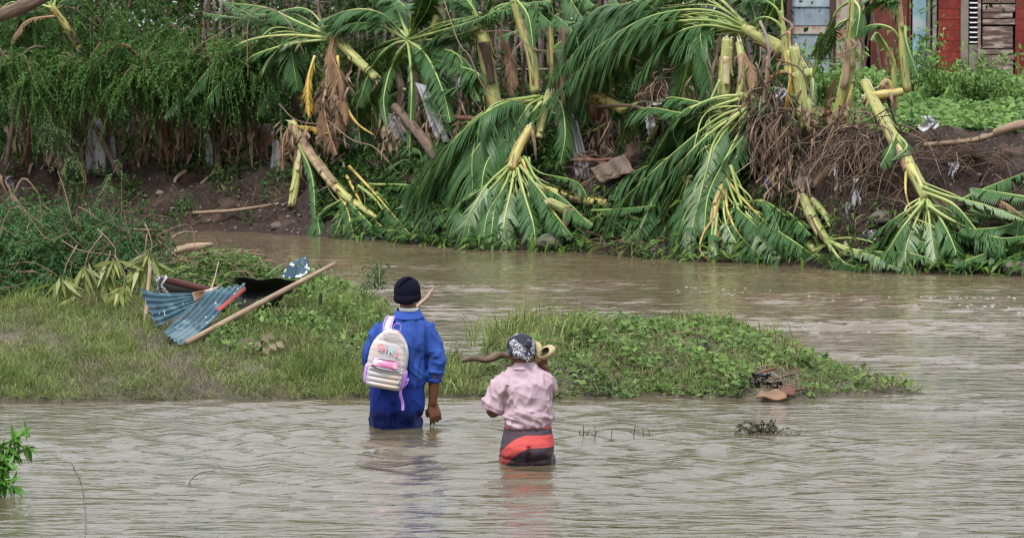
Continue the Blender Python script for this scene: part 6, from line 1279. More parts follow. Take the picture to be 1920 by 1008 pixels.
M['straw'] = mat('pale yellow straw', (0.42, 0.33, 0.16), (0.5, .42, .24), rough=.6, nvar=.12, nscale=20, bump=.003, bscale=80)
M['shadowfoot'] = mat('shade-painted insole', (0.05, 0.04, 0.03), rough=.7)  # shade inside the slipper's mouth put into the insole colour
def scarf_material():
    m = mat('navy scarf with white paisley specks', (0.012, 0.010, 0.022), rough=.7, nvar=0); N = m.node_tree.nodes; Lk = m.node_tree.links
    b = [x for x in N if x.type == 'BSDF_PRINCIPLED'][0]; tcn = N.new('ShaderNodeTexCoord')
    nz = N.new('ShaderNodeTexNoise'); nz.inputs['Scale'].default_value = 30; nz.inputs['Detail'].default_value = 2; nz.inputs['Distortion'].default_value = 2.5; Lk.new(tcn.outputs['Object'], nz.inputs[0])
    big = N.new('ShaderNodeTexNoise'); big.inputs['Scale'].default_value = 11; big.inputs['Detail'].default_value = 1; Lk.new(tcn.outputs['Object'], big.inputs[0])
    fine = N.new('ShaderNodeTexNoise'); fine.inputs['Scale'].default_value = 150; fine.inputs['Detail'].default_value = 2; Lk.new(tcn.outputs['Object'], fine.inputs[0])
    r1 = N.new('ShaderNodeMapRange'); r1.inputs['From Min'].default_value = .50; r1.inputs['From Max'].default_value = .54; Lk.new(fine.outputs['Fac'], r1.inputs['Value'])
    r2 = N.new('ShaderNodeMapRange'); r2.inputs['From Min'].default_value = .47; r2.inputs['From Max'].default_value = .53; Lk.new(big.outputs['Fac'], r2.inputs['Value'])
    vor = N.new('ShaderNodeTexVoronoi'); vor.inputs['Scale'].default_value = 26; Lk.new(tcn.outputs['Object'], vor.inputs['Vector'])
    r3 = N.new('ShaderNodeMapRange'); r3.inputs['From Min'].default_value = .24; r3.inputs['From Max'].default_value = .20; Lk.new(vor.outputs['Distance'], r3.inputs['Value'])
    m1 = N.new('ShaderNodeMath'); m1.operation = 'MULTIPLY'; Lk.new(r1.outputs[0], m1.inputs[0]); Lk.new(r2.outputs[0], m1.inputs[1])
    m2 = N.new('ShaderNodeMath'); m2.operation = 'MULTIPLY'; m2.inputs[1].default_value = .5; Lk.new(r3.outputs[0], m2.inputs[0])
    m3 = N.new('ShaderNodeMath'); m3.operation = 'MAXIMUM'; Lk.new(m1.outputs[0], m3.inputs[0]); Lk.new(m2.outputs[0], m3.inputs[1])
    x = N.new('ShaderNodeMix'); x.data_type = 'RGBA'; x.inputs['A'].default_value = (.012, .01, .022, 1); x.inputs['B'].default_value = (.62, .62, .68, 1); Lk.new(m3.outputs[0], x.inputs['Factor']); Lk.new(x.outputs['Result'], b.inputs['Base Color']); return m
M['scarf'] = scarf_material()
def wet_below(m, z):
    N = m.node_tree.nodes; Lk = m.node_tree.links; b = [x for x in N if x.type == 'BSDF_PRINCIPLED'][0]; old = b.inputs['Base Color'].links[0].from_socket
    tcn = N.new('ShaderNodeTexCoord'); sp = N.new('ShaderNodeSeparateXYZ'); Lk.new(tcn.outputs['Object'], sp.inputs[0]); nz = N.new('ShaderNodeTexNoise'); nz.inputs['Scale'].default_value = 14; Lk.new(tcn.outputs['Object'], nz.inputs[0])
    a = N.new('ShaderNodeMath'); a.operation = 'MULTIPLY_ADD'; a.inputs[1].default_value = -.10; Lk.new(nz.outputs['Fac'], a.inputs[0]); Lk.new(sp.outputs['Z'], a.inputs[2])
    q = N.new('ShaderNodeMapRange'); q.inputs['From Min'].default_value = z + .02; q.inputs['From Max'].default_value = z - .01; Lk.new(a.outputs[0], q.inputs['Value'])
    h = N.new('ShaderNodeHueSaturation'); h.inputs['Value'].default_value = .45; Lk.new(old, h.inputs['Color']); x = N.new('ShaderNodeMix'); x.data_type = 'RGBA'; Lk.new(q.outputs[0], x.inputs['Factor']); Lk.new(old, x.inputs['A']); Lk.new(h.outputs[0], x.inputs['B']); Lk.new(x.outputs['Result'], b.inputs['Base Color'])
    g = N.new('ShaderNodeMapRange'); g.inputs['To Min'].default_value = .75; g.inputs['To Max'].default_value = .32; Lk.new(q.outputs[0], g.inputs['Value']); Lk.new(g.outputs[0], b.inputs['Roughness'])
wet_below(M['trouser'], .80 + .06)
def legging_material(zoff):
    """dark purple heather with a red mesh band that climbs from the left thigh and crosses the seat"""
    m = mat('heather legging cloth', (0.075, 0.045, 0.062), rough=.85, nvar=.2, nscale=60, patch=(.045, .03, .042), pscale=120); N = m.node_tree.nodes; Lk = m.node_tree.links
    b = [x for x in N if x.type == 'BSDF_PRINCIPLED'][0]; old = b.inputs['Base Color'].links[0].from_socket
    tcn = N.new('ShaderNodeTexCoord'); sp = N.new('ShaderNodeSeparateXYZ'); Lk.new(tcn.outputs['Object'], sp.inputs[0])
    def mth(op, a, b_, c=None):
        x = N.new('ShaderNodeMath'); x.operation = op
        for k, q in enumerate((a, b_) + ((c,) if c is not None else ())):
            if isinstance(q, (int, float)): x.inputs[k].default_value = q
            else: Lk.new(q, x.inputs[k])
        return x.outputs[0]
    q = mth('MAXIMUM', mth('SUBTRACT', .03, sp.outputs['X']), 0); zc = mth('SUBTRACT', .143 + zoff, mth('MULTIPLY', mth('MULTIPLY', q, q), 3.6))
    dz = mth('ABSOLUTE', mth('SUBTRACT', sp.outputs['Z'], zc), 0); band = mth('LESS_THAN', dz, mth('ADD', .036, mth('MULTIPLY', q, .12)))
    waist = mth('GREATER_THAN', sp.outputs['Z'], .2155 + zoff)
    wv = N.new('ShaderNodeTexVoronoi'); wv.inputs['Scale'].default_value = 150; Lk.new(tcn.outputs['Object'], wv.inputs['Vector'])
    r = N.new('ShaderNodeMix'); r.data_type = 'RGBA'; r.inputs['A'].default_value = (.28, .032, .034, 1); r.inputs['B'].default_value = (.55, .075, .07, 1); Lk.new(mth('MULTIPLY', wv.outputs['Distance'], 1.6), r.inputs['Factor'])
    x = N.new('ShaderNodeMix'); x.data_type = 'RGBA'; Lk.new(mth('MAXIMUM', band, waist), x.inputs['Factor']); Lk.new(old, x.inputs['A']); Lk.new(r.outputs['Result'], x.inputs['B']); Lk.new(x.outputs['Result'], b.inputs['Base Color']); return m
M['legging'] = legging_material(.78); wet_below(M['legging'], .78 + .02)

def fuse(mb, name, mt, parent, vox=.008, smooth=6, fold=None, off=None):
    """voxel-joins the shapes in mb into one continuous skin, optionally with cloth folds"""
    me0 = mb.mesh(name, ORG[parent.name] - (off if off is not None else 0)); tmp = bpy.data.objects.new('tmp', me0); C.objects.link(tmp)
    m_ = tmp.modifiers.new('r', 'REMESH'); m_.mode = 'VOXEL'; m_.voxel_size = vox; m_.use_smooth_shade = True
    if smooth: s_ = tmp.modifiers.new('s', 'SMOOTH'); s_.iterations = smooth; s_.factor = .5
    bpy.context.view_layer.update(); dg = bpy.context.evaluated_depsgraph_get(); me = bpy.data.meshes.new_from_object(tmp.evaluated_get(dg)); bpy.data.objects.remove(tmp); bpy.data.meshes.remove(me0)
    me.name = name; n = len(me.vertices)
    if fold:
        V = np.zeros(n * 3); me.vertices.foreach_get('co', V); V = V.reshape(-1, 3); Nn = np.zeros(n * 3); me.vertices.foreach_get('normal', Nn); V = V + Nn.reshape(-1, 3) * fold(V)[:, None]
        me.vertices.foreach_set('co', V.ravel()); me.update()
    me.polygons.foreach_set('use_smooth', np.ones(len(me.polygons), bool)); me.materials.clear(); me.materials.append(mt)
    o = bpy.data.objects.new(name, me); C.objects.link(o); o.parent = parent; ORG[o.name] = ORG[parent.name]; return o
def ridged(V, fx, fy, fz, seed):
    return np.array([1 - abs(noise.noise(Vector((v[0] * fx + seed, v[1] * fy, v[2] * fz)))) * 2 for v in V])
def sharp(V, fx, fy, fz, seed): return np.clip(ridged(V, fx, fy, fz, seed), 0, 1) ** 4
def hand(mb, wrist, d, palm_n, s=1.0, curl=.9, side=1):
    """wrist, direction of the hand, palm normal; four unequal bent fingers and a thumb from the side of the palm"""
    w_ = np.asarray(wrist, float); d = nrm(d); pn = nrm(np.asarray(palm_n, float) - d * np.dot(palm_n, d)); sd_ = np.cross(d, pn) * side
    pc = w_ + d * .045 * s
    for a in np.linspace(-.027, .027, 5): tube(mb, cr([w_ + sd_ * a * .7 * s - d * .01, w_ + sd_ * a * s + d * .05 * s, w_ + sd_ * a * 1.1 * s + d * .088 * s], 6), [.014 * s, .0155 * s, .0125 * s], 8)
    tips = []
    for k, (a, L) in enumerate(((.030, .068), (.010, .078), (-.010, .073), (-.029, .058))):
        b_ = w_ + sd_ * a * 1.12 * s + d * .084 * s; L *= s; ang = 0; p = [b_ - d * .012 * s, b_]; cu = curl * (.85 + .12 * k)
        for seg_, f in ((.45, .5), (.3, .8), (.25, .6)):
            ang += f * cu; dr = d * math.cos(ang) + pn * math.sin(ang) + sd_ * a * 2.0; p.append(p[-1] + nrm(dr) * L * seg_)
        tube(mb, cr(p, 12), [.0088 * s, .0085 * s, .0078 * s, .0062 * s], 8); tips.append((p[-1], nrm(p[-1] - p[-2]), nrm(-pn * math.cos(ang) + d * math.sin(ang))))
    b_ = w_ + sd_ * .026 * s + d * .022 * s; p = [b_ - sd_ * .01, b_ + sd_ * .016 * s + d * .012 * s + pn * .008, b_ + sd_ * .024 * s + d * .038 * s + pn * .02 * s, b_ + sd_ * .014 * s + d * .062 * s + pn * .032 * s]
    tube(mb, cr(p, 10), [.013 * s, .0115 * s, .0095 * s, .007 * s], 8); tips.append((p[-1], nrm(p[-1] - p[-2]), sd_)); return tips
def head(mb, c, s=1.0, yaw=0.0):
    """head with brow, nose, lips, chin, ears; faces +Y turned by yaw"""
    def q(x, y, z): return np.asarray(c) + np.array([x * math.cos(yaw) + y * math.sin(yaw), -x * math.sin(yaw) + y * math.cos(yaw), z]) * s
    ell(mb, q(0, -.012, .025), (.076 * s, .096 * s, .088 * s), (0, 0, -yaw), 20); ell(mb, q(0, .018, -.035), (.060 * s, .070 * s, .078 * s), (0, 0, -yaw), 18); ell(mb, q(0, .060, -.088), (.026 * s, .022 * s, .02 * s), seg=12)
    tube(mb, cr([q(0, .080, .015), q(0, .098, -.02), q(0, .112, -.035)], 6), [.010 * s, .012 * s, .014 * s], 8); ell(mb, q(0, .098, -.038), (.018 * s, .014 * s, .010 * s), seg=10)
    tube(mb, cr([q(-.05, .070, .028), q(0, .088, .032), q(.05, .070, .028)], 8), .011 * s, 8); ell(mb, q(0, .084, -.064), (.026 * s, .012 * s, .010 * s), seg=12)
    for e in (-1, 1):
        ell(mb, q(e * .077, -.008, -.012), (.010 * s, .020 * s, .032 * s), (0, 0, -yaw + e * .3), 12); ell(mb, q(e * .045, .062, -.03), (.022 * s, .02 * s, .022 * s), seg=10)
    return q
def torus_tube(mb, c, rx, ry, r, tilt=(0, 0), seg=30, frac=1.0, a0=0.0, rb=None):
    a = a0 + np.linspace(0, 2 * np.pi * frac, seg); p = np.column_stack([c[0] + rx * np.cos(a), c[1] + ry * np.sin(a), c[2] + tilt[0] * np.cos(a) + tilt[1] * np.sin(a)]); tube(mb, p, r, 8, rb=rb, ref=(0, 0, 1))
def world_of(pos): return lambda *q: pos + np.array(q, float)

# --- man: units are metres, z = 0 at the water, x from the centre of his hips, y away from the camera
mp_ = Wt(745, 800); man = thing('person', mp_ + [0, 0, -.80], 'person in blue jacket, blue trousers and navy beanie wading thigh deep with a white backpack', 'person')
W_ = world_of(mp_)
body = MB(); loc = lambda l: [(mp_[0] + a[0], mp_[1] + a[1], a[2], *a[3:]) for a in l]
loft(body, loc([(0, 0, -.06, .10, .09), (-.01, 0, .10, .13, .105), (.01, 0, .25, .14, .10), (.012, .01, .42, .13, .09), (.03, .01, .58, .145, .095), (.052, .0, .645, .12, .075), (.068, .0, .70, .06, .06), (.07, .005, .80, .052, .055), (.068, .01, .84, .05, .052)]))
tips = []
sR, eR, wR = W_(.180, 0, .60), W_(.245, -.01, .37), W_(.228, .03, .145)
tube(body, cr([sR, (sR + eR) / 2 + [.02, 0, 0], eR], 8), [.040, .042, .040], 10); tube(body, cr([eR, (eR + wR) / 2, wR], 8), [.042, .037, .027], 10)
tips += hand(body, wR, (.22, .10, -1), (-.15, .75, -.1), 1.0, .75, side=-1)
sL, eL, wL = W_(-.09, 0, .60), W_(-.17, .02, .42), W_(-.06, .26, .42)
tube(body, cr([sL, (sL + eL) / 2 - [.012, 0, 0], eL], 8), [.056, .05, .042], 10); tube(body, cr([eL, (eL + wL) / 2, wL], 8), [.042, .036, .027], 10); tips += hand(body, wL, (.8, .6, .1), (.2, -.2, -.9), 1.0, .7, side=1)
for e in (-1, 1):
    h_ = W_(e * .075, 0, .04); kn = W_(e * .085, .03 + .05 * e, -.38); an = W_(e * .09, -.02 + .1 * e, -.73); tube(body, cr([h_, (h_ + kn) / 2, kn], 8), [.070, .068, .055], 12); tube(body, cr([kn, (kn + an) / 2 - [0, .012, 0], an], 8), [.056, .052, .036], 10); tube(body, cr([an + [0, -.04, -.035], an + [0, .06, -.04], an + [0, .17, -.055]], 6), [.034, .036, .022], 10, rb=[.034, .03, .016])
hq = head(body, W_(.068, .012, .862), .96, -.12)
fuse(body, 'body', M['skin'], man, .006, 4)
mb = MB(); [ell(mb, hq(e * .030, .079, .006), (.012, .010, .008), seg=10) for e in (-1, 1)]; mb.build('eyes', M['eye'], man)
# trousers: hips down to the ankles
tr = MB(); loft(tr, loc([(-.025, 0, -.03, .145, .125, 2.4), (-.022, -.004, .05, .155, .132, 2.4), (-.003, -.008, .12, .176, .14, 2.4), (0, -.004, .19, .178, .138, 2.3), (.002, 0, .27, .172, .128, 2.3), (.005, .005, .34, .155, .12, 2.2)]))
for e in (-1, 1):
    x0 = -.085 if e < 0 else .062; tube(tr, cr([W_(x0, 0, .06), W_(x0 * 1.0, .0, -.1), W_(e * .085, .03 + .05 * e, -.4), W_(e * .09, -.02 + .1 * e, -.72)], 14), [.098, .094, .080, .065], 14)
    ell(tr, W_(x0 * .95, -.055, .10), (.085, .085, .09), seg=14)
def tf(V):
    x, y, z = V[:, 0], V[:, 1], V[:, 2] - .80; crease = -.018 * np.exp(-((x + .022) / .016) ** 2) * (z < .17) * (z > -.1) * (y < 0)
    return crease + .008 * sharp(V, 7, 7, 4, 71) + .004 * sharp(V + np.array([0, 0, 1.2]) * V[:, :1], 10, 10, 9, 74) + .008 * ridged(V, 14, 14, 5, 3) - .004 + .007 * (ridged(V, 8, 8, 11, 7) - .6) * np.exp(-((z - .06) / .08) ** 2) + .012 * np.exp(-((z - .285) / .02) ** 2)
fuse(tr, 'trousers', M['trouser'], man, .0075, 6, tf)
# jacket
jk = MB(); loft(jk, loc([(.012, .0, .255, .145, .115, 2.3), (.014, 0, .30, .164, .134, 2.3), (.012, 0, .36, .174, .140, 2.3), (.014, 0, .45, .170, .138, 2.3), (.026, 0, .54, .176, .142, 2.3), (.040, 0, .61, .180, .128, 2.2), (.052, .0, .655, .165, .105, 2.1), (.060, .0, .69, .125, .085), (.068, .0, .715, .082, .075), (.07, .0, .735, .066, .066)]))
tube(jk, cr([W_(.165, 0, .635), W_(.222, 0, .54), W_(.25, -.005, .40), W_(.238, .005, .315), W_(.235, .01, .292)], 16), [.066, .064, .055, .051, .043], 14)
tube(jk, cr([W_(-.075, 0, .635), W_(-.135, .01, .54), W_(-.165, .03, .45), W_(-.15, .10, .42), W_(-.08, .20, .42)], 16), [.066, .066, .060, .054, .046], 14)
def jf(V):
    x, y, z = V[:, 0], V[:, 1], V[:, 2] - .80
    f = .020 * (ridged(V, 9, 9, 2.6, 1) - .62) + .010 * (ridged(V, 22, 22, 7, 12) - .6) + .010 * (ridged(V + np.array([0, 0, 1]) * x[:, None] * .9, 6, 6, 15, 5) - .62) * np.exp(-((z - .36) / .09) ** 2)
    f += .008 * sharp(V, 7, 7, 2.2, 41) + .003 * sharp(V + np.array([0, 0, .7]) * V[:, :1], 10, 10, 7, 44) - .003
    f += .012 * (ridged(V, 12, 12, 22, 9) - .62) * np.exp(-((x - .235) / .07) ** 2) * (z < .5)
    return f + .006 - .006 * np.exp(-((x - .175) / .012) ** 2) * (y < 0) * (z < .60) * (z > .3)
fuse(jk, 'jacket', M['jacket'], man, .006, 4, jf)
mb = MB(); torus_tube(mb, W_(.235, .012, .302), .046, .046, .010, seg=24); mb.build('cuff', M['trouser'], man)
mb = MB(); a = np.linspace(0, 2 * np.pi, 40); G = np.stack([np.stack([mp_[0] + .07 + (.072 + .030 * u) * np.cos(a), mp_[1] + (.070 + .026 * u) * np.sin(a), .762 - .052 * u + .012 * np.sin(a) + 0 * a], -1) for u in np.linspace(0, 1, 6)], 0); surf(mb, G, .006); mb.build('collar', M['jacket'], man)
mb = MB(); torus_tube(mb, W_(.075, .0, .765), .058, .060, .014, (.0, .004), seg=30, rb=.006); mb.build('shirt_collar', M['white'], man)
# beanie
bn = MB(); ell(bn, W_(.066, .0, .885), (.088, .114, .092), (0, .06, 0), 22); ell(bn, W_(.074, -.01, .940), (.056, .066, .034), (0, .3, 0), 14); ell(bn, W_(.084, -.02, .960), (.020, .03, .014), seg=10)
torus_tube(bn, W_(.066, .0, .842), .078, .104, .026, (.004, .018), rb=.012); fuse(bn, 'beanie', M['beanie'], man, .006, 5, lambda V: .004 * (ridged(V, 20, 20, 8, 4) - .5))
mb = MB(); tube(mb, cr([W_(.005, -.078, .905), W_(.038, -.095, .948), W_(.075, -.07, .972), (W_(.10, -.03, .958))], 12), [.006, .009, .007], 6); mb.build('beanie_fold', M['beanie'], man)
# backpack hanging from the left shoulder
bp = thing('backpack', W_(-.06, -.26, .30), 'white quilted backpack with pink foil pocket and GIRL lettering, worn over the blue jacket', 'backpack')
BA = R(10); BC = W_(-.052, -.225, .46)
def B(x, y, z): return BC + np.array([x * math.cos(BA) + z * math.sin(BA), y, -x * math.sin(BA) + z * math.cos(BA)])
Hh = .385
def halfw(t): # t 0 bottom .. 1 top
    return .128 * (1 - np.clip((t - .5) / .5, 0, 1) ** 2.6 * .74) * (.90 + .1 * np.sin(np.clip(t / .25, 0, 1) * np.pi / 2))
def pack_grid(z0, z1, ysc, ysh, puff, nq, nz=56, wsc=1.0, nexp=3.6):
    t = np.linspace(z0, z1, nz); a = np.linspace(0, 2 * np.pi, 44, endpoint=True); e = 2 / nexp; rings = []
    for q in t:
        end = np.clip(min(q - z0, z1 - q) / .05, 0, 1) ** .5; hw = halfw(q) * wsc * (.9 + .1 * end); hd = ysc * (.72 + .28 * np.sin(np.clip(q * 1.15 + .1, 0, 1) * np.pi) ** .5) * (.72 + .28 * end)
        pf = puff * (1.0 if nq < 6 or q < .5 else .45) * abs(math.sin((q - z0) / (z1 - z0) * nq * math.pi)) ** .6 if nq else 0
        x = (hw + pf * .4) * np.sign(np.cos(a)) * np.abs(np.cos(a)) ** e; y = ysh + (hd + pf) * np.sign(np.sin(a)) * np.abs(np.sin(a)) ** e; rings.append([B(x_, y_, (q - .5) * Hh) for x_, y_ in zip(x, y)])
    return np.array(rings)
def closed(mb_, G):
    nu, nv = G.shape[:2]; V = G[:, :-1].reshape(-1, 3); nv -= 1; i_ = np.arange(nu - 1)[:, None] * nv; k = np.arange(nv); k2 = (k + 1) % nv
    m = len(V); V = np.vstack([V, G[0].mean(0), G[-1].mean(0)]); mb_.add(V, np.stack([i_ + k, i_ + k2, i_ + nv + k2, i_ + nv + k], -1).reshape(-1, 4), [(m, k2[x], x) for x in range(nv)] + [(m + 1, (nu - 1) * nv + x, (nu - 1) * nv + k2[x]) for x in range(nv)])
mb = MB(); closed(mb, pack_grid(0, 1, .072, 0, .0045, 10)); main = mb.build('main_body', M['pearl'], bp)
mb = MB(); closed(mb, pack_grid(.015, .36, .036, -.062, .009, 4, wsc=.84)); pk = mb.build('front_pocket', M['pearl'], bp)
G = bilin(B(-.098, -.116, -.052), B(.072, -.116, -.052), B(.068, -.100, -.002), B(-.086, -.100, -.002), 16, 6); G[:, :, 1] -= .010 * np.sin(np.linspace(0, np.pi, 16))[:, None] * np.sin(np.linspace(0, np.pi, 6))[None]
mb = MB(); surf(mb, G, .012); mb.build('foil_panel', M['foil'], bp)
mb = MB(); tube(mb, cr([B(-.108, -.100, -.055), B(-.02, -.126, -.058), B(.088, -.104, -.062)], 12), .0045, 6); mb.build('zip', M['zip'], bp)
mb = MB(); tube(mb, cr([B(-.098, -.095, -.002), B(-.01, -.115, .004), B(.076, -.1, -.002), B(.09, -.095, -.06), B(.085, -.09, -.13)], 20), .004, 6); mb.build('zip', M['zip'], bp)
mb = MB(); tube(mb, cr([B(-.055, -.07, .158), B(-.02, -.075, .150), B(.03, -.078, .155), B(.075, -.08, .125), B(.108, -.07, .06), B(.118, -.06, -.01), B(.116, -.05, -.05)], 26), .0045, 6); mb.build('zip', M['zip'], bp)
G = pack_grid(.02, .38, .074, .004, .0, 0, nz=12, wsc=1.07); ia = list(range(36, 44)) + list(range(0, 5)); mb = MB(); surf(mb, G[:, [i_ % 43 for i_ in ia]], .007); mb.build('side_pocket', M['lilac'], bp)
mb = MB(); surf(mb, G[:, 17:27], .007); mb.build('side_pocket', M['lilac'], bp)
def ribbon(pts, w_, wdir, mt, name='strap', n=18, th=.004):
    p = cr(pts, n); wv = nrm(wdir) * w_ / 2; G_ = np.stack([p - wv, p, p + wv], 1); m_ = MB(); surf(m_, G_, th); return m_.build(name, mt, bp)
ribbon([B(.0, -.03, .185), B(-.002, -.035, .222), B(.022, -.035, .238), B(.045, -.03, .222), B(.042, -.03, .180)], .022, (0.15, -1, .2), M['lilac'], 'handle')
ribbon([W_(-.055, -.15, .60), W_(-.06, -.135, .655), W_(-.045, -.09, .70), W_(-.03, -.0, .715), W_(-.03, .08, .67), W_(-.03, .14, .56)], .05, (1, 0, 0.0), M['pearl'], 'shoulder_strap', 22, .010)
for s_ in (-.027, .027): ribbon([W_(-.055 + s_, -.155, .60), W_(-.06 + s_, -.142, .655), W_(-.045 + s_, -.097, .708), W_(-.03 + s_, -.0, .722)], .006, (1, 0, 0), M['lilac'], 'strap_edge', 16, .012)
ribbon([B(.118, -.02, -.145), B(.135, -.03, -.12), B(.150, -.03, -.10), B(.145, -.03, -.13), B(.125, -.03, -.165)], .020, (.3, -1, 0), M['lilac'], 'strap_loop')
ribbon([B(.110, -.03, -.160), B(.118, -.035, -.21), B(.140, -.02, -.26), B(.150, -.02, -.31)], .020, (1, -.1, .1), M['lilac'], 'loose_strap')
G = bilin(B(.088, -.095, -.150), B(.100, -.092, -.150), B(.100, -.092, -.110), B(.088, -.095, -.110), 2, 2); mb = MB(); surf(mb, G, .003); mb.build('side_tag', M['tag'], bp)
for k, (ch, x_, z_, rz, mtl) in enumerate((('G', -.058, .070, -.05, 'pinkprint'), ('I', -.022, .064, .06, 'pinkprint'), ('R', .010, .058, -.03, 'tealprint'), ('L', .050, .050, .03, 'pinkprint'))):
    cu = bpy.data.curves.new('t', 'FONT'); cu.body = ch; cu.size = .056; cu.extrude = .0015; cu.offset = .0022; cu.align_x = 'CENTER'; cu.align_y = 'CENTER'; to = bpy.data.objects.new('t', cu); C.objects.link(to)
    bpy.context.view_layer.update(); me = bpy.data.meshes.new_from_object(to.evaluated_get(bpy.context.evaluated_depsgraph_get())); bpy.data.objects.remove(to); me.name = 'letter'; me.materials.clear(); me.materials.append(M[mtl])
    lt = bpy.data.objects.new('letter', me); C.objects.link(lt); lt.parent = bp; lt.location = Vector(B(x_, -.0815, z_)) - bp.location; lt.rotation_euler = (R(88), BA + rz, 0)
# --- woman
wp_ = Wt(988, 868); wo = thing('person', wp_ + [0, 0, -.78], 'person in faded pink shirt, patterned headscarf and red-banded leggings wading thigh deep', 'person')
W_ = world_of(wp_); loc = lambda l: [(wp_[0] + a[0], wp_[1] + a[1], a[2], *a[3:]) for a in l]
body = MB(); loft(body, loc([(0, 0, -.06, .12, .11), (0, 0, .10, .14, .13), (.01, 0, .25, .12, .11), (.01, .01, .40, .11, .10), (0, .01, .48, .11, .08), (-.01, 0, .53, .06, .06), (-.015, .0, .60, .05, .052), (-.02, .01, .63, .048, .05)]))
sL, eL, wL = W_(-.10, 0, .475), W_(-.205, .02, .31), W_(-.06, .24, .33); tube(body, cr([sL, (sL + eL) / 2 - [.015, 0, 0], eL], 8), [.055, .05, .043], 10); tube(body, cr([eL, (eL + wL) / 2 + [-.02, .02, 0], wL], 8), [.043, .036, .026], 10); hand(body, wL, (.8, .5, .1), (0, -.2, -1), .93, .7, side=1)
sR, eR, wR = W_(.09, 0, .475), W_(.125, .19, .40), W_(.100, .13, .575); tube(body, cr([sR, (sR + eR) / 2, eR], 8), [.055, .05, .042], 10); tube(body, cr([eR, (eR + wR) / 2, wR], 8), [.042, .035, .026], 10); hand(body, wR, (-.25, -.55, .8), (-.6, .6, .35), .93, 1.1, side=-1)
for e in (-1, 1):
    h_ = W_(e * .075, 0, .04); kn = W_(e * .08, .04 - .03 * e, -.37); an = W_(e * .085, -.02 - .06 * e, -.71); tube(body, cr([h_, (h_ + kn) / 2, kn], 8), [.09, .08, .058], 12); tube(body, cr([kn, (kn + an) / 2 - [0, .012, 0], an], 8), [.056, .052, .036], 10); tube(body, cr([an + [0, -.04, -.035], an + [0, .06, -.04], an + [0, .16, -.055]], 6), [.034, .036, .022], 10, rb=[.034, .03, .016])
hq = head(body, W_(-.035, .02, .665), .95, -.45); fuse(body, 'body', M['skin2'], wo, .006, 4)
mb = MB(); [ell(mb, hq(e * .030, .079, .006), (.012, .010, .008), seg=10) for e in (-1, 1)]; mb.build('eyes', M['eye'], wo)
lg = MB(); loft(lg, loc([(0, 0, -.04, .155, .135, 2.6), (-.002, -.01, .03, .160, .150, 2.5), (0, -.016, .09, .160, .158, 2.4), (.004, -.008, .15, .153, .148, 2.3), (.006, 0, .21, .142, .13, 2.3), (.006, 0, .26, .132, .12, 2.2)]))
for e in (-1, 1): tube(lg, cr([W_(e * .078, 0, .05), W_(e * .08, 0, -.12), W_(e * .08, .04 - .03 * e, -.4), W_(e * .085, -.02 - .06 * e, -.70)], 14), [.094, .09, .07, .045], 14); ell(lg, W_(e * .074, -.062, .065), (.084, .09, .082), seg=14)
def lf_(V):
    x, y, z = V[:, 0], V[:, 1], V[:, 2] - .78; return -.018 * np.exp(-((x - .012) / .012) ** 2) * (z < .12) * (y < 0) + .004 * (ridged(V, 8, 8, 18, 2) - .6) - .006 * np.exp(-((z - .02 - .15 * np.abs(x)) / .012) ** 2) * (y < 0)
fuse(lg, 'leggings', M['legging'], wo, .0065, 5, lf_)
st = MB(); loft(st, loc([(.004, 0, .222, .126, .128, 2.4), (.006, 0, .235, .138, .136, 2.4), (.006, 0, .29, .143, .145, 2.4), (.010, 0, .36, .138, .142, 2.3), (.006, 0, .43, .142, .138, 2.3), (.0, 0, .485, .148, .125, 2.2), (-.008, 0, .53, .128, .098, 2.1), (-.012, 0, .56, .082, .075), (-.014, 0, .585, .056, .058)]))
tube(st, cr([W_(-.095, 0, .50), W_(-.145, .0, .44), W_(-.185, .01, .37), W_(-.205, .015, .315)], 14), [.065, .072, .070, .072], 14)
tube(st, cr([W_(.085, 0, .495), W_(.105, .06, .46), W_(.118, .12, .43)], 10), [.060, .062, .058], 14)
def sf(V):
    x, y, z = V[:, 0], V[:, 1], V[:, 2] - .78
    f = .018 * (ridged(V + np.array([1., 0, 0]) * z[:, None] * .8, 7, 7, 4, 21) - .62) + .011 * (ridged(V, 18, 18, 14, 31) - .6)
    f += .006 * sharp(V + np.array([0, 0, .9]) * V[:, :1], 6, 6, 5, 61) + .003 * sharp(V - np.array([0, 0, .9]) * V[:, :1], 11, 11, 9, 64) - .002
    f += .016 * (ridged(V + np.array([0, 0, 1.]) * x[:, None] * .35, 3, 3, 26, 17) - .6) * np.exp(-((z - .275) / .05) ** 2)
    return f + .006 - .012 * np.exp(-((x + .125 - .12 * (z - .4)) / .010) ** 2) * (y < 0) * (z < .47) * (z > .3)
fuse(st, 'shirt', M['shirt'], wo, .0055, 4, sf)
mb = MB(); a = np.linspace(0, 2 * np.pi, 40); G = np.stack([np.stack([wp_[0] - .014 + (.052 + .028 * u) * np.cos(a), wp_[1] + (.052 + .026 * u) * np.sin(a), .602 - .042 * u + 0 * a], -1) for u in np.linspace(0, 1, 5)], 0); surf(mb, G, .005); mb.build('collar', M['shirt'], wo)
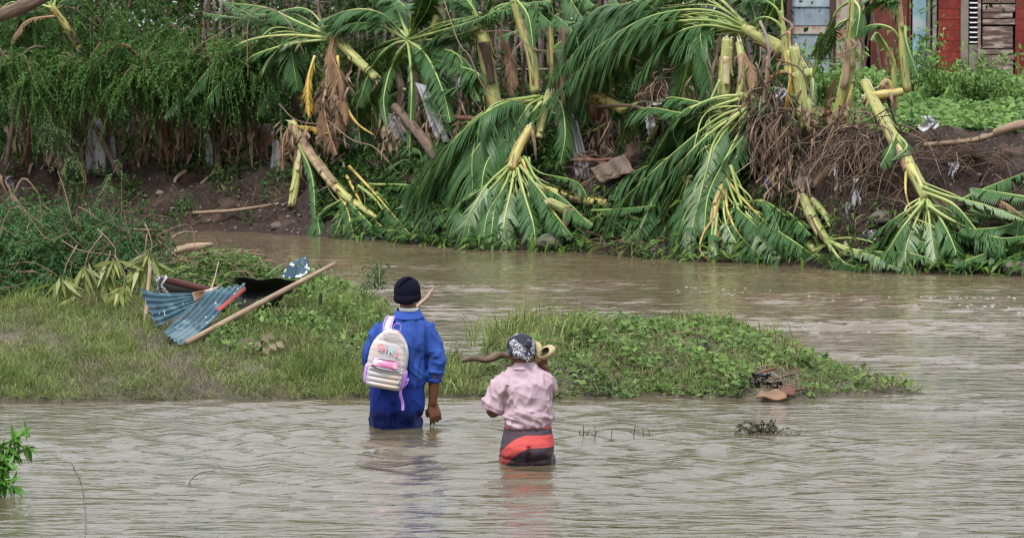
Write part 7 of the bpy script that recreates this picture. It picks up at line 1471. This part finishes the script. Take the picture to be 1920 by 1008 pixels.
sc = MB(); ell(sc, W_(-.034, .0, .695), (.086, .100, .078), (0, 0, .3), 22); ell(sc, W_(-.012, -.075, .655), (.045, .035, .036), seg=12); tube(sc, cr([W_(-.01, -.095, .66), W_(.004, -.105, .632), W_(.002, -.10, .606)], 8), [.022, .022, .006], 8); torus_tube(sc, W_(-.034, .0, .672), .078, .092, .018, (-.004, .02), rb=.010)
fuse(sc, 'headscarf', M['scarf'], wo, .005, 4, lambda V: .004 * (ridged(V + np.array([0, 0, 1.]) * V[:, :1], 10, 10, 16, 3) - .5))
# pair of straw-coloured slippers she holds at her shoulder
def slipper(label, c, axis_, upv, s=1.0):
    t = thing('slipper', c, label, 'slipper'); ax = nrm(axis_); up_ = nrm(np.asarray(upv) - ax * np.dot(upv, ax)); sd_ = np.cross(ax, up_)
    def q(a, b_, h_): return np.asarray(c) + (ax * a + sd_ * b_ + up_ * h_) * s
    a = np.linspace(0, 2 * np.pi, 34); ox, oy = .092 * np.cos(a), .052 * np.sin(a) * (1 + .15 * np.cos(a))
    m_ = MB(); G_ = np.array([[q(-.02 * v ** 2 + x * (1 - .28 * v ** 2.2), y * (1 + .12 * math.sin(v * 3) - .30 * v ** 2.5), .048 * math.sin(v * 1.5)) for x, y in zip(ox, oy)] for v in np.linspace(0, 1, 9)]); surf(m_, G_, .009 * s); m_.build('upper', M['straw'], t)
    m_ = MB(); G_ = np.array([[q(x * k, y * k, -.004) for x, y in zip(ox, oy)] for k in np.linspace(.05, 1.04, 4)]); surf(m_, G_, .014 * s); m_.build('sole', M['straw'], t)
    m_ = MB(); G_ = np.array([[q(x * k, y * k, .008) for x, y in zip(ox, oy)] for k in np.linspace(.05, .92, 4)]); surf(m_, G_, .004 * s); m_.build('insole', M['shadowfoot'], t)  # insole coloured dark so the opening looks like a shaded hole
    m_ = MB(); tube(m_, np.array([q(-.02 + x * .72, y * .82, .049) for x, y in zip(ox, oy)]), .006 * s, 6); m_.build('rim', M['straw'], t); return t
slipper('upright straw-coloured slipper beside the headscarf of the person in pink', W_(.052, .05, .66), (.1, .1, 1), (.9, .3, 0), .62)
slipper('tilted straw-coloured slipper with open mouth, held above the pink shoulder', W_(.122, .03, .655), (.8, -.1, .6), (-.35, -.85, .45), .60)
